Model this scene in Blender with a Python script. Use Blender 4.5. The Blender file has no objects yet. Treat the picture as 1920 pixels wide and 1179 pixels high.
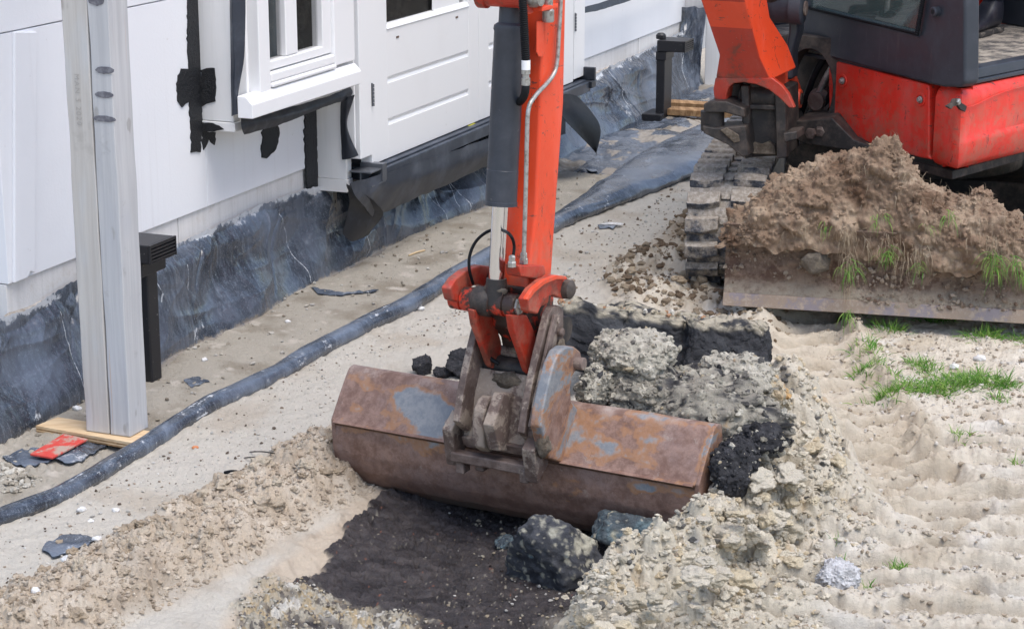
import bpy, math, random
import numpy as np
from mathutils import Vector, Matrix, Quaternion
R = math.radians
random.seed(7)
RNG = np.random.default_rng(11)
SC = bpy.context.scene
COL = SC.collection

# ------------------------------------------------------------------ camera
H = 2.0
PITCH = R(15.3)
F = 3834.0          # focal length in pixels of the 1920 px wide photograph
SP, CP = math.sin(PITCH), math.cos(PITCH)
cam_d = bpy.data.cameras.new('camera')
cam = bpy.data.objects.new('camera', cam_d)
COL.objects.link(cam)
cam.location = (0, 0, H)
cam.rotation_euler = (R(90) - PITCH, 0, 0)
cam_d.sensor_width = 36.0
cam_d.lens = F / 1920 * 36.0
cam_d.clip_start = 0.1
cam_d.clip_end = 2000
SC.camera = cam

# ------------------------------------------------------------------ light
SUN_ELEV, SUN_AZ = R(66), R(138)      # azimuth clockwise from +Y (the view direction)
world = bpy.data.worlds.new('World')
SC.world = world
world.use_nodes = True
wn = world.node_tree
bg = wn.nodes['Background']
sky = wn.nodes.new('ShaderNodeTexSky')
sky.sky_type = 'NISHITA'
sky.sun_disc = False
sky.sun_elevation = SUN_ELEV
sky.sun_rotation = SUN_AZ
sky.air_density = 1.0
sky.dust_density = 2.0
sky.ozone_density = 0.6
wn.links.new(sky.outputs[0], bg.inputs[0])
bg.inputs[1].default_value = 0.15
sun_d = bpy.data.lights.new('sun', 'SUN')
sun_d.energy = 1.5
sun_d.angle = R(38)
sun_d.color = (1.0, 0.965, 0.92)
sun = bpy.data.objects.new('sun', sun_d)
COL.objects.link(sun)
sdir = Vector((math.sin(SUN_AZ) * math.cos(SUN_ELEV), math.cos(SUN_AZ) * math.cos(SUN_ELEV), math.sin(SUN_ELEV)))
sun.rotation_euler = (-sdir).to_track_quat('-Z', 'Y').to_euler()
sun.location = sdir * 30
SC.view_settings.view_transform = 'Standard'
SC.view_settings.look = 'None'
SC.view_settings.gamma = 1.0
SC.view_settings.exposure = 0.70

# ------------------------------------------------------------------ where a point of the photograph stands in the world
def ray(u, v):
    a = (u - 960) / F
    b = (589.5 - v) / F
    return np.array([a, CP + b * SP, -SP + b * CP])
def G(u, v, z=0.0):
    d = ray(u, v); t = (z - H) / d[2]
    return np.array([0, 0, H]) + d * t
def PY(u, v, Y):
    d = ray(u, v); t = Y / d[1]
    return np.array([0, 0, H]) + d * t
def onplane(u, v, p0, n):
    d = ray(u, v); c = np.array([0, 0, H])
    t = np.dot(np.array(p0) - c, n) / np.dot(d, n)
    return c + d * t

# ------------------------------------------------------------------ numpy noise
def _h(ix, iy, iz, seed):
    n = (ix.astype(np.int64) * 374761393 + iy.astype(np.int64) * 668265263 + iz.astype(np.int64) * 2147483647 + seed * 1274126177) & 0xFFFFFFFF
    n = ((n ^ (n >> 13)) * 1274126177) & 0xFFFFFFFF
    n = ((n ^ (n >> 16)) * 2246822519) & 0xFFFFFFFF
    return n ^ (n >> 15)
def _u(n):
    return (n & 0xFFFF).astype(np.float32) / 65535.0
def vn2(x, y, seed=0):
    """gradient noise, about -1..1"""
    ix = np.floor(x); iy = np.floor(y); fx = x - ix; fy = y - iy
    ux = fx * fx * fx * (fx * (fx * 6 - 15) + 10); uy = fy * fy * fy * (fy * (fy * 6 - 15) + 10)
    z = np.zeros_like(ix)
    def g(dx, dy):
        a = _u(_h(ix + dx, iy + dy, z, seed)) * (2 * np.pi)
        return np.cos(a) * (fx - dx) + np.sin(a) * (fy - dy)
    n = (g(0, 0) * (1 - ux) + g(1, 0) * ux) * (1 - uy) + (g(0, 1) * (1 - ux) + g(1, 1) * ux) * uy
    return n * 1.5
def fb2(x, y, seed=0, oct=4, gain=0.5, lac=2.03):
    s = 0; a = 1; t = 0
    for i in range(oct):
        s = s + a * vn2(x, y, seed + i * 17); t += a; a *= gain; x = x * lac + 3.1; y = y * lac + 1.7
    return s / t
def vn3(x, y, z, seed=0):
    ix = np.floor(x); iy = np.floor(y); iz = np.floor(z)
    fx, fy, fz = x - ix, y - iy, z - iz
    s = lambda f: f * f * (3 - 2 * f)
    ux, uy, uz = s(fx), s(fy), s(fz)
    r = 0
    for dx in (0, 1):
        for dy in (0, 1):
            for dz in (0, 1):
                w = (ux if dx else 1 - ux) * (uy if dy else 1 - uy) * (uz if dz else 1 - uz)
                hh = _h(ix + dx, iy + dy, iz + dz, seed)
                gx = _u(hh) * 2 - 1; gy = _u(hh >> 8) * 2 - 1; gz = _u(hh >> 16) * 2 - 1
                r = r + w * (gx * (fx - dx) + gy * (fy - dy) + gz * (fz - dz))
    return r * 1.4
def fb3(p, sc, seed=0, oct=4, gain=0.5):
    x, y, z = p[:, 0] * sc, p[:, 1] * sc, p[:, 2] * sc
    s = 0; a = 1; t = 0
    for i in range(oct):
        s = s + a * vn3(x, y, z, seed + i * 13); t += a; a *= gain; x = x * 2.03 + 1.3; y = y * 2.03 + 2.1; z = z * 2.03 + .7
    return s / t
def wo2(x, y, seed=0):
    """Worley: F1, F2 and the id of the nearest cell"""
    ix = np.floor(x); iy = np.floor(y)
    f1 = np.full(x.shape, 9.0); f2 = np.full(x.shape, 9.0); idn = np.zeros(x.shape)
    z = np.zeros_like(ix)
    for dx in (-1, 0, 1):
        for dy in (-1, 0, 1):
            hh = _h(ix + dx, iy + dy, z, seed)
            px = ix + dx + _u(hh); py = iy + dy + _u(hh >> 12)
            d = np.sqrt((px - x) ** 2 + (py - y) ** 2)
            m = d < f1
            f2 = np.where(m, f1, np.minimum(f2, d)); idn = np.where(m, _u(hh >> 7), idn); f1 = np.where(m, d, f1)
    return f1, f2, idn
def wo3(p, sc, seed=0):
    x, y, z = p[:, 0] * sc, p[:, 1] * sc, p[:, 2] * sc
    ix = np.floor(x); iy = np.floor(y); iz = np.floor(z)
    f1 = np.full(x.shape, 9.0); f2 = f1.copy(); idn = np.zeros(x.shape)
    for dx in (-1, 0, 1):
        for dy in (-1, 0, 1):
            for dz in (-1, 0, 1):
                hh = _h(ix + dx, iy + dy, iz + dz, seed)
                d = np.sqrt((ix + dx + _u(hh) - x) ** 2 + (iy + dy + _u(hh >> 8) - y) ** 2 + (iz + dz + _u(hh >> 16) - z) ** 2)
                m = d < f1
                f2 = np.where(m, f1, np.minimum(f2, d)); idn = np.where(m, _u(hh >> 5), idn); f1 = np.where(m, d, f1)
    return f1, f2, idn
def sst(a, b, x):
    t = np.clip((x - a) / (b - a), 0, 1)
    return t * t * (3 - 2 * t)
def mixc(a, b, t):
    t = np.asarray(t)[..., None]
    return a * (1 - t) + np.array(b) * t
def pdist(X, Y, pts):
    """distance to a polyline"""
    d = np.full(X.shape, 1e9)
    for (ax, ay), (bx, by) in zip(pts[:-1], pts[1:]):
        ex, ey = bx - ax, by - ay
        t = np.clip(((X - ax) * ex + (Y - ay) * ey) / (ex * ex + ey * ey + 1e-12), 0, 1)
        d = np.minimum(d, np.hypot(X - ax - t * ex, Y - ay - t * ey))
    return d
def inpoly(X, Y, pts):
    """signed distance, positive inside"""
    ins = np.zeros(X.shape, bool)
    P = list(pts) + [pts[0]]
    for (ax, ay), (bx, by) in zip(P[:-1], P[1:]):
        c = ((ay > Y) != (by > Y)) & (X < (bx - ax) * (Y - ay) / (by - ay + 1e-12) + ax)
        ins ^= c
    return np.where(ins, 1, -1) * pdist(X, Y, P)
def gp(lst, z=0.0):
    return [tuple(G(u, v, z)[:2]) for u, v in lst]

# ------------------------------------------------------------------ materials
class NT:
    def __init__(s, name):
        s.m = bpy.data.materials.new(name); s.m.use_nodes = True
        s.t = s.m.node_tree; s.n = s.t.nodes; s.b = s.n['Principled BSDF']
        s.co = s.n.new('ShaderNodeTexCoord')
    def lk(s, a, b): s.t.links.new(a, b)
    def put(s, sock, val):
        if hasattr(val, 'is_linked') or hasattr(val, 'links'): s.lk(val, sock)
        elif isinstance(val, (tuple, list)): sock.default_value = tuple(val) + ((1,) if len(val) == 3 else ())
        else: sock.default_value = val
    def vec(s, scale=(1, 1, 1), rot=(0, 0, 0), src='Object'):
        mp = s.n.new('ShaderNodeMapping'); s.lk(s.co.outputs[src], mp.inputs[0])
        mp.inputs['Scale'].default_value = scale; mp.inputs['Rotation'].default_value = rot
        return mp.outputs[0]
    def noise(s, sc, det=4, rough=0.55, dist=0, vec=None):
        n = s.n.new('ShaderNodeTexNoise'); n.inputs['Scale'].default_value = sc
        n.inputs['Detail'].default_value = det; n.inputs['Roughness'].default_value = rough; n.inputs['Distortion'].default_value = dist
        s.lk(vec if vec is not None else s.co.outputs['Object'], n.inputs['Vector'])
        return n.outputs['Fac']
    def voro(s, sc, feat='F1', vec=None, out='Distance', rnd=1.0):
        n = s.n.new('ShaderNodeTexVoronoi'); n.feature = feat; n.inputs['Scale'].default_value = sc
        n.inputs['Randomness'].default_value = rnd
        s.lk(vec if vec is not None else s.co.outputs['Object'], n.inputs['Vector'])
        return n.outputs[out]
    def wave(s, sc, vec=None, dist=2, dsc=1):
        n = s.n.new('ShaderNodeTexWave'); n.inputs['Scale'].default_value = sc; n.inputs['Distortion'].default_value = dist
        n.inputs['Detail'].default_value = 3; n.inputs['Detail Scale'].default_value = dsc
        s.lk(vec if vec is not None else s.co.outputs['Object'], n.inputs['Vector'])
        return n.outputs['Fac']
    def rng(s, f, lo, hi, a=0.0, b=1.0):
        n = s.n.new('ShaderNodeMapRange'); n.interpolation_type = 'SMOOTHSTEP'
        s.put(n.inputs[0], f)
        for i, v in zip((1, 2, 3, 4), (lo, hi, a, b)): n.inputs[i].default_value = v
        return n.outputs[0]
    def mix(s, f, a, b, mode='MIX'):
        n = s.n.new('ShaderNodeMix'); n.data_type = 'RGBA'; n.blend_type = mode
        s.put(n.inputs[0], f); s.put(n.inputs[6], a); s.put(n.inputs[7], b)
        return n.outputs[2]
    def math(s, op, a, b=0.0):
        n = s.n.new('ShaderNodeMath'); n.operation = op
        s.put(n.inputs[0], a); s.put(n.inputs[1], b)
        return n.outputs[0]
    def attr(s, name, out='Color'):
        n = s.n.new('ShaderNodeAttribute'); n.attribute_name = name
        return n.outputs[out]
    def sep(s, src='Object'):
        n = s.n.new('ShaderNodeSeparateXYZ'); s.lk(s.co.outputs[src], n.inputs[0]); return n.outputs
    def bump(s, h, dist=0.01, strength=1.0, prev=None):
        n = s.n.new('ShaderNodeBump'); n.inputs['Distance'].default_value = dist; n.inputs['Strength'].default_value = strength
        s.lk(h, n.inputs['Height'])
        if prev is not None: s.lk(prev, n.inputs['Normal'])
        return n.outputs[0]
    def fin(s, col=None, rough=None, metal=None, normal=None, **kw):
        if col is not None: s.put(s.b.inputs['Base Color'], col)
        if rough is not None: s.put(s.b.inputs['Roughness'], rough)
        if metal is not None: s.put(s.b.inputs['Metallic'], metal)
        if normal is not None: s.lk(normal, s.b.inputs['Normal'])
        for k, v in kw.items(): s.put(s.b.inputs[k.replace('_', ' ')], v)
        return s.m

M = {}
def mk_materials():
    # ---- ground: real soil colours come per vertex, grain from noise
    t = NT('soil'); c = t.attr('albedo')
    g1 = t.noise(420, 3, 0.7); g2 = t.noise(60, 4, 0.65); g3 = t.noise(9, 3, 0.6)
    c = t.mix(t.rng(g1, .3, .7, 0, .30), c, t.mix(1.0, c, (.62, .60, .58), 'MULTIPLY'))
    c = t.mix(t.rng(g2, .52, .75, 0, .35), c, t.mix(1.0, c, (1.25, 1.24, 1.2), 'MULTIPLY'))
    c = t.mix(t.rng(g3, .5, .75, 0, .3), c, t.mix(1.0, c, (.86, .83, .8), 'MULTIPLY'))
    w = t.attr('wet', 'Fac')
    b = t.bump(t.noise(260, 5, .8), .005, 1.0)
    b = t.bump(t.noise(45, 5, .7), .012, .55, b)
    M['soil'] = t.fin(c, t.rng(w, 0, 1, .93, .42), 0, b, Specular_IOR_Level=t.rng(w, 0, 1, .25, .5))
    # ---- lumps whose colour is per vertex
    t = NT('lump_soil'); c = t.attr('albedo')
    g1 = t.noise(330, 3, .7); g2 = t.noise(70, 5, .7)
    c = t.mix(t.rng(g1, .35, .65, 0, .45), c, t.mix(1.0, c, (.55, .54, .52), 'MULTIPLY'))
    c = t.mix(t.rng(g2, .5, .7, 0, .4), c, t.mix(1.0, c, (1.35, 1.32, 1.25), 'MULTIPLY'))
    b = t.bump(t.noise(190, 5, .8), .006, .9)
    b = t.bump(t.noise(50, 4, .7), .014, .6, b)
    M['lump'] = t.fin(c, .9, 0, b, Specular_IOR_Level=.25)
    # ---- white insulated wall
    t = NT('white_wall_board')
    n = t.noise(2.2, 5, .6); n2 = t.noise(90, 4, .7)
    st = t.noise(1.0, 4, .6, 0, t.vec((26, 26, .8)))
    c = t.mix(t.rng(n, .4, .75, 0, .5), (.80, .815, .845), (.75, .765, .795))
    c = t.mix(t.rng(st, .55, .8, 0, .35), c, (.66, .66, .68))
    c = t.mix(t.rng(t.noise(34, 2, .5), .74, .8, 0, .4), c, (.5, .47, .44))
    M['wall'] = t.fin(c, .75, 0, t.bump(n2, .0015, .5))
    t = NT('plinth_block')
    st = t.noise(1.0, 4, .65, 0, t.vec((40, 40, 1.2)))
    c = t.mix(t.rng(st, .4, .72, 0, .6), (.73, .72, .71), (.60, .59, .57))
    c = t.mix(t.rng(t.noise(14, 5, .7), .55, .75, 0, .5), c, (.55, .5, .44))
    M['plinth'] = t.fin(c, .85, 0, t.bump(t.noise(120, 4, .7), .002, .7))
    t = NT('mortar_ledge')
    c = t.mix(t.rng(t.noise(25, 5, .7), .4, .65), (.55, .52, .48), (.33, .28, .23))
    M['mortar'] = t.fin(c, .95, 0, t.bump(t.noise(60, 5, .8), .006, 1))
    # ---- painted joinery
    t = NT('white_paint')
    c = t.mix(t.rng(t.noise(3, 4, .6), .5, .75, 0, .5), (.88, .885, .89), (.83, .83, .83))
    c = t.mix(t.rng(t.noise(25, 4, .7), .68, .78, 0, .3), c, (.55, .53, .5))
    M['paint'] = t.fin(c, .38, 0, t.bump(t.noise(160, 2, .5), .0006, .3))
    t = NT('white_timber_board')
    g = t.noise(1, 3, .6, 0, t.vec((60, 60, 2.5)))
    c = t.mix(t.rng(g, .45, .75, 0, .5), (.80, .80, .79), (.70, .70, .68))
    M['board'] = t.fin(c, .6, 0, t.bump(g, .001, .4))
    # ---- tar and foil
    t = NT('black_tar_coating')
    M['tar'] = t.fin(t.mix(t.rng(t.noise(30, 4, .7), .6, .8), (.008, .01, .014), (.04, .045, .055)), .42, 0,
                     t.bump(t.noise(75, 5, .8), .012, 1), Specular_IOR_Level=.4)
    t = NT('black_rubber_foil')
    n = t.noise(18, 5, .65)
    c = t.mix(t.rng(n, .5, .8), (.018, .022, .031), (.055, .064, .084))
    M['foil'] = t.fin(c, .46, 0, t.bump(t.noise(9, 3, .5), .01, .4))
    t = NT('dark_satin_foil')
    c = t.mix(t.rng(t.noise(8, 5, .65), .45, .75), (.032, .04, .056), (.075, .088, .115))
    M['foil_grey'] = t.fin(c, .42, 0, t.bump(t.noise(5, 3, .5), .012, .4))
    # ---- membrane: chalky dust and painted pale sheen by attribute
    t = NT('blue_black_membrane')
    ch = t.attr('chalk_sheen', 'Fac'); mo = t.attr('muddy', 'Fac')
    n = t.noise(3.0, 4, .6); st = t.noise(1, 7, .78, .3, t.vec((12, 12, 1.5)))
    c = t.mix(t.rng(n, .35, .62), (.030, .036, .047), (.085, .102, .134))
    c = t.mix(t.rng(st, .50, .70, 0, .6), c, (.19, .23, .29))
    c = t.mix(t.rng(t.noise(120, 3, .6), .62, .74, 0, .5), c, (.33, .36, .41))
    c = t.mix(t.rng(t.noise(1, 5, .8, 0, t.vec((60, 60, 7))), .66, .76, 0, .7), c, (.50, .53, .56))
    c = t.mix(t.rng(t.noise(1, 4, .8, .2, t.vec((95, 95, 5))), .50, .66, 0, .45), c, (.17, .20, .245))
    c = t.mix(t.rng(t.noise(260, 2, .6), .55, .7, 0, .35), c, (.25, .28, .33))
    big = t.noise(16, 8, .82)
    crk = t.rng(t.math('ADD', big, t.math('MULTIPLY', ch, .45)), .80, .90)
    c = t.mix(crk, c, (.60, .615, .63))
    painted_sheen = t.rng(t.math('ADD', n, t.math('MULTIPLY', ch, .5)), .60, .95, 0, .24)
    c = t.mix(painted_sheen, c, (.25, .31, .40))  # broad bluish sheen painted into the colour, stronger where chalky
    c = t.mix(t.rng(t.math('ADD', t.noise(22, 6, .75), t.math('MULTIPLY', mo, .7)), .78, 1.0, 0, .9), c, (.30, .26, .21))
    M['membrane'] = t.fin(c, t.rng(n, .3, .7, .16, .36), 0, t.bump(t.noise(24, 3, .5, 1.2), .004, .5, t.bump(t.noise(7, 3, .5), .008, .4)), Specular_IOR_Level=.7)
    # ---- timbers
    t = NT('grey_weathered_timber')
    g = t.noise(1, 6, .65, .3, t.vec((55, 55, 2.0))); k = t.noise(1, 3, .5, 0, t.vec((14, 14, 3)))
    c = t.mix(t.rng(g, .35, .7), (.50, .475, .44), (.575, .555, .52))
    c = t.mix(t.rng(k, .45, .7, 0, .6), c, (.55, .575, .60))
    c = t.mix(t.rng(t.noise(1, 2, .5, 0, t.vec((18, 18, 9))), .66, .74, 0, .5), c, (.25, .22, .19))
    c = t.mix(t.rng(t.noise(1, 3, .5, 0, t.vec((70, 70, 1.3))), .70, .76, 0, .5), c, (.50, .37, .27))
    c = t.mix(t.rng(t.noise(4, 5, .7), .56, .68, 0, .45), c, (.34, .32, .29))
    M['grey_wood'] = t.fin(c, .8, 0, t.bump(g, .003, .6))
    t = NT('grey_blue_weathered_timber')
    g = t.noise(1, 6, .65, .3, t.vec((55, 55, 2.0)))
    c = t.mix(t.rng(g, .35, .7), (.46, .465, .475), (.545, .55, .555))
    c = t.mix(t.rng(t.noise(1, 3, .5, 0, t.vec((13, 13, 4))), .5, .75, 0, .6), c, (.47, .485, .52))
    c = t.mix(t.rng(t.noise(1, 3, .5, 0, t.vec((70, 70, 1.3))), .69, .75, 0, .7), c, (.53, .38, .28))
    c = t.mix(t.rng(t.noise(1, 2, .5, 0, t.vec((22, 22, 9))), .68, .74, 0, .45), c, (.23, .21, .19))
    c = t.mix(t.rng(t.noise(5, 5, .7), .56, .66, 0, .5), c, (.30, .29, .29))
    M['grey_wood2'] = t.fin(c, .8, 0, t.bump(g, .003, .6))
    t = NT('bruised_timber_mark')
    M['bruise'] = t.fin(t.mix(t.rng(t.noise(60, 4, .6), .4, .7), (.12, .12, .14), (.22, .22, .24)), .85)
    t = NT('timber_ink')
    M['ink'] = t.fin((.40, .38, .355), .9)
    t = NT('plywood')
    z = t.sep()[2]
    lay = t.wave(1, t.vec((0, 0, 42)), .6, 4)
    g = t.noise(1, 4, .6, .4, t.vec((6, 40, 30)))
    c = t.mix(t.rng(g, .35, .7), (.60, .42, .24), (.74, .57, .36))
    M['ply'] = t.fin(c, .7, 0, t.bump(g, .002, .4))
    t = NT('plywood_edge')
    lay = t.wave(1, t.vec((0, 0, 60)), .5, 4)
    M['ply_edge'] = t.fin(t.mix(t.rng(lay, .4, .6), (.50, .33, .18), (.72, .55, .35)), .8)
    t = NT('brown_plank')
    g = t.noise(1, 4, .6, .4, t.vec((50, 5, 30)))
    M['plank'] = t.fin(t.mix(t.rng(g, .35, .7), (.22, .12, .05), (.42, .26, .13)), .8)
    t = NT('red_painted_board')
    M['red_board'] = t.fin(t.mix(t.rng(t.noise(14, 6, .75), .46, .58), (.58, .06, .045), (.42, .32, .26)), .55, 0, t.bump(t.noise(60, 4, .6), .002, .5))
    # ---- machine paint
    def orange(name, base, dirt, lo=.56, hi=.74, dk=.0):
        t = NT(name)
        n = t.noise(7, 7, .72, .2); s = t.noise(1, 5, .7, .3, t.vec((18, 18, 60)))
        c = t.mix(t.rng(t.noise(3, 4, .6), .35, .7, 0, .5), base, tuple(x * .78 for x in base))
        c = t.mix(t.rng(n, lo, hi, 0, .75), c, dirt)
        c = t.mix(t.rng(s, .63, .67, 0, .85), c, (.10, .05, .04))
        c = t.mix(t.rng(t.noise(130, 3, .6), .66, .74, 0, .5), c, (.35, .22, .17))
        zz = t.sep()[2]; gr = t.math('MULTIPLY', t.rng(zz, .95, .60), t.rng(t.noise(16, 6, .75), .42, .62))
        c = t.mix(t.math('MULTIPLY', gr, .65), c, (.40, .14, .09))
        c = t.mix(t.math('MULTIPLY', t.rng(t.noise(1, 6, .8, .6, t.vec((26, 26, 9))), .615, .635), .9), c, (.09, .04, .03))
        c = t.mix(t.rng(t.noise(1, 5, .7, 0, t.vec((9, 9, 2))), .5, .7, 0, .35), c, tuple(min(1, x * 1.0 + .06) for x in base))
        return t.fin(c, t.rng(n, .4, .7, .38, .7), 0, t.bump(n, .002, .25))
    M['orange'] = orange('orange_machine_paint', (.80, .072, .020), (.42, .085, .05), .56, .74)
    M['orange_worn_shaded'] = orange('worn_shaded_orange_paint', (.46, .034, .014), (.13, .06, .04), .50, .60)  # scratched orange, darkened so the boom front carries painted shade
    M['red_dusty'] = orange('dusty_red_paint', (.76, .034, .018), (.40, .12, .09), .52, .72)
    t = NT('oily_orange_paint')
    n = t.noise(14, 6, .7, .2)
    c = t.mix(t.rng(n, .42, .50), (.56, .045, .02), (.045, .028, .023)); c = t.mix(t.rng(t.noise(20, 5, .8), .60, .68, 0, .8), c, (.22, .17, .13))
    M['orange_oily'] = t.fin(c, t.rng(n, .4, .6, .4, .55), 0, t.bump(n, .006, .6))
    t = NT('dark_grey_machine_paint')
    n = t.noise(9, 6, .7)
    c = t.mix(t.rng(n, .4, .7), (.028, .034, .046), (.050, .056, .070))
    c = t.mix(t.rng(t.noise(60, 4, .7), .64, .78, 0, .5), c, (.20, .18, .17))
    c = t.mix(t.rng(t.noise(1, 4, .6, 0, t.vec((30, 30, 3))), .62, .8, 0, .4), c, (.13, .12, .12))
    M['dark_paint'] = t.fin(c, t.rng(n, .3, .7, .36, .6), 0, t.bump(t.noise(60, 4, .6), .001, .3))
    t = NT('greasy_black_steel')
    n = t.noise(12, 6, .7)
    c = t.mix(t.rng(n, .42, .68), (.026, .023, .022), (.095, .075, .062))
    c = t.mix(t.rng(t.noise(30, 5, .7), .66, .76, 0, .7), c, (.24, .20, .16))
    M['black_steel'] = t.fin(c, .6, .0, t.bump(n, .006, .6))
    t = NT('brown_worn_steel')
    n = t.noise(13, 7, .7, .3)
    c = t.mix(t.rng(n, .38, .68), (.105, .072, .060), (.235, .18, .155))
    c = t.mix(t.rng(t.noise(6, 6, .75), .53, .60, 0, .85), c, (.37, .305, .25))
    c = t.mix(t.rng(t.noise(55, 4, .7), .66, .74, 0, .5), c, (.03, .02, .02))
    M['coupler'] = t.fin(c, t.rng(n, .4, .7, .5, .8), .15, t.bump(t.noise(45, 6, .75), .006, .8))
    t = NT('dust_caked_steel')
    n = t.noise(9, 7, .75, .3)
    c = t.mix(t.rng(n, .43, .53), (.15, .105, .088), (.37, .30, .245)); c = t.mix(t.rng(t.noise(50, 5, .8), .56, .7), c, (.46, .40, .33))
    M['coupler_dusty'] = t.fin(c, .85, 0, t.bump(t.noise(35, 7, .8), .010, .9))
    def bucket_mat(name, lo, dustlo):
        t = NT(name)
        n = t.attr('flake', 'Fac') if name.startswith('rusty_blue') else t.noise(3.4, 9, .74, .4); n2 = t.noise(30, 6, .75)
        z = t.sep()[2]
        rust = t.mix(t.rng(n2, .35, .68), (.165, .092, .068), (.30, .19, .148))
        rust = t.mix(t.rng(t.noise(5, 7, .75), .45, .68, 0, .8), rust, (.30, .215, .19)); rust = t.mix(t.rng(t.noise(1, 6, .8, 1.2, t.vec((9, 9, 30))), .60, .68, 0, .6), rust, (.095, .055, .045)); rust = t.mix(t.rng(t.noise(14, 6, .8), .6, .66, 0, .5), rust, (.36, .30, .255))
        nb = t.math('ADD', n, t.math('MULTIPLY', t.rng(z, .12, .24), .05))
        c = t.mix(t.rng(nb, lo, lo + .03), rust, t.mix(t.rng(n2, .4, .62), (.19, .205, .225), (.27, .275, .28)))
        ring = t.math('MULTIPLY', t.rng(nb, lo - .03, lo), t.rng(nb, lo + .05, lo + .01))
        c = t.mix(t.math('MULTIPLY', ring, .6), c, (.38, .19, .085))
        vo = t.n.new('ShaderNodeVectorMath'); vo.operation = 'ADD'
        nz = t.n.new('ShaderNodeTexNoise'); nz.inputs['Scale'].default_value = 7; t.lk(t.co.outputs['Object'], nz.inputs['Vector'])
        t.lk(t.co.outputs['Object'], vo.inputs[0]); t.lk(nz.outputs['Color'], vo.inputs[1])
        cr = t.rng(t.voro(7, 'DISTANCE_TO_EDGE', vo.outputs[0]), 0, .03, .40, 0)
        cr = t.math('MULTIPLY', cr, t.rng(t.noise(5, 3, .6), .5, .6))
        c = t.mix(cr, c, (.14, .075, .058))
        dz = t.math('ADD', t.math('MULTIPLY', t.noise(6, 6, .7), .22), z)
        c = t.mix(t.rng(dz, .22, .06, 0, .8), c, (.135, .078, .06))
        c = t.mix(t.math('MULTIPLY', t.rng(dz, .12, .04, 0, 1), t.rng(n2, .35, .6, .3, 1)), c, (.125, .108, .093))
        c = t.mix(t.math('MULTIPLY', t.rng(dz, dustlo, dustlo + .05), t.rng(n2, .4, .6, .3, .9)), c, (.40, .33, .29))
        c = t.mix(t.rng(t.noise(90, 4, .7), .68, .76, 0, .6), c, (.48, .42, .35))
        return t.fin(c, .55, .1, t.bump(n2, .003, .6))
    M['bucket'] = bucket_mat('rusty_blue_grey_bucket', .575, .392); M['bucket_plain'] = bucket_mat('rusty_bucket_steel', .58, .40)
    M['ear'] = bucket_mat('rusty_grey_hanger', .485, 2.0)
    t = NT('seam_dark_brown')
    M['seam'] = t.fin(t.mix(t.rng(t.noise(30, 4, .6), .4, .7), (.10, .055, .035), (.17, .11, .075)), .8)  # dark brown for the line under the weld and the door notches
    t = NT('chrome_rod')
    M['chrome'] = t.fin((.66, .66, .67), .13, 1.0)
    t = NT('zinc_steel')
    M['zinc'] = t.fin(t.mix(t.rng(t.noise(60, 4, .7), .45, .7), (.42, .42, .40), (.20, .18, .15)), .45, .6)
    t = NT('black_rubber')
    M['rubber'] = t.fin(t.mix(t.rng(t.noise(30, 4, .6), .5, .8), (.008, .009, .011), (.022, .022, .024)), .55, 0, t.bump(t.noise(60, 4, .6), .002, .4), Specular_IOR_Level=.2)
    t = NT('black_plastic')
    M['plastic'] = t.fin(t.mix(t.rng(t.noise(110, 3, .6), .68, .74, 0, .8), (.013, .013, .016), (.25, .24, .23)), .45)
    t = NT('muddy_track_rubber')
    n = t.noise(11, 6, .72); n2 = t.noise(60, 5, .7)
    nz = t.n.new('ShaderNodeNewGeometry'); sp = t.n.new('ShaderNodeSeparateXYZ'); t.lk(nz.outputs['Normal'], sp.inputs[0])
    up = t.math('MULTIPLY', t.rng(sp.outputs[2], .0, .9), .22)
    c = t.mix(t.rng(n2, .35, .7), (.030, .033, .042), (.105, .115, .135))
    c = t.mix(t.rng(t.math('ADD', n, up), .44, .60, 0, .95), c, t.mix(t.rng(n2, .4, .65), (.30, .26, .21), (.48, .43, .37)))
    M['track'] = t.fin(c, .75, 0, t.bump(n2, .006, .7))
    t = NT('mud_crust')
    c = t.mix(t.rng(t.noise(22, 6, .75), .35, .7), (.11, .085, .062), (.31, .26, .20))
    M['mud'] = t.fin(c, .95, 0, t.bump(t.noise(60, 6, .8), .015, 1))
    # blade: rusty steel caked in brown earth
    t = NT('earth_caked_blade')
    n = t.noise(3.5, 7, .7, .3); n2 = t.noise(40, 6, .75); z = t.sep()[2]
    c = t.mix(t.rng(n2, .35, .68), (.15, .095, .068), (.31, .22, .165))
    c = t.mix(t.rng(n, .40, .60, 0, .85), c, (.315, .225, .165))
    c = t.mix(t.rng(t.noise(9, 6, .7), .55, .62, 0, .8), c, (.115, .062, .043))
    zb = t.math('ADD', z, t.math('MULTIPLY', n, -.12))
    c = t.mix(t.math('MULTIPLY', t.rng(zb, .115, .06), t.rng(n2, .35, .55, .4, 1)), c, (.42, .355, .275))
    M['blade'] = t.fin(c, .85, 0, t.bump(t.noise(28, 7, .78), .02, .9))
    t = NT('bare_cutting_edge')
    c = t.mix(t.rng(t.noise(5, 7, .75), .44, .52), (.27, .23, .235), (.33, .25, .185)); c = t.mix(t.rng(t.noise(40, 6, .8), .5, .6), c, (.40, .32, .25))
    M['edge'] = t.fin(c, .5, .2, t.bump(t.noise(40, 5, .7), .004, .6))
    # glass and interior
    t = NT('cab_glass')
    M['glass'] = t.fin((.75, .86, .83), .04, 0, None, Transmission_Weight=.0, Alpha=.46, Specular_IOR_Level=.9)
    t.fin((.10, .155, .145))
    t = NT('window_glass')
    M['pane'] = t.fin((.02, .022, .022), .05, 0, None, Alpha=.22, Specular_IOR_Level=.3)
    t = NT('dark_interior')
    v = t.vec((1, 1, 1))
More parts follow.
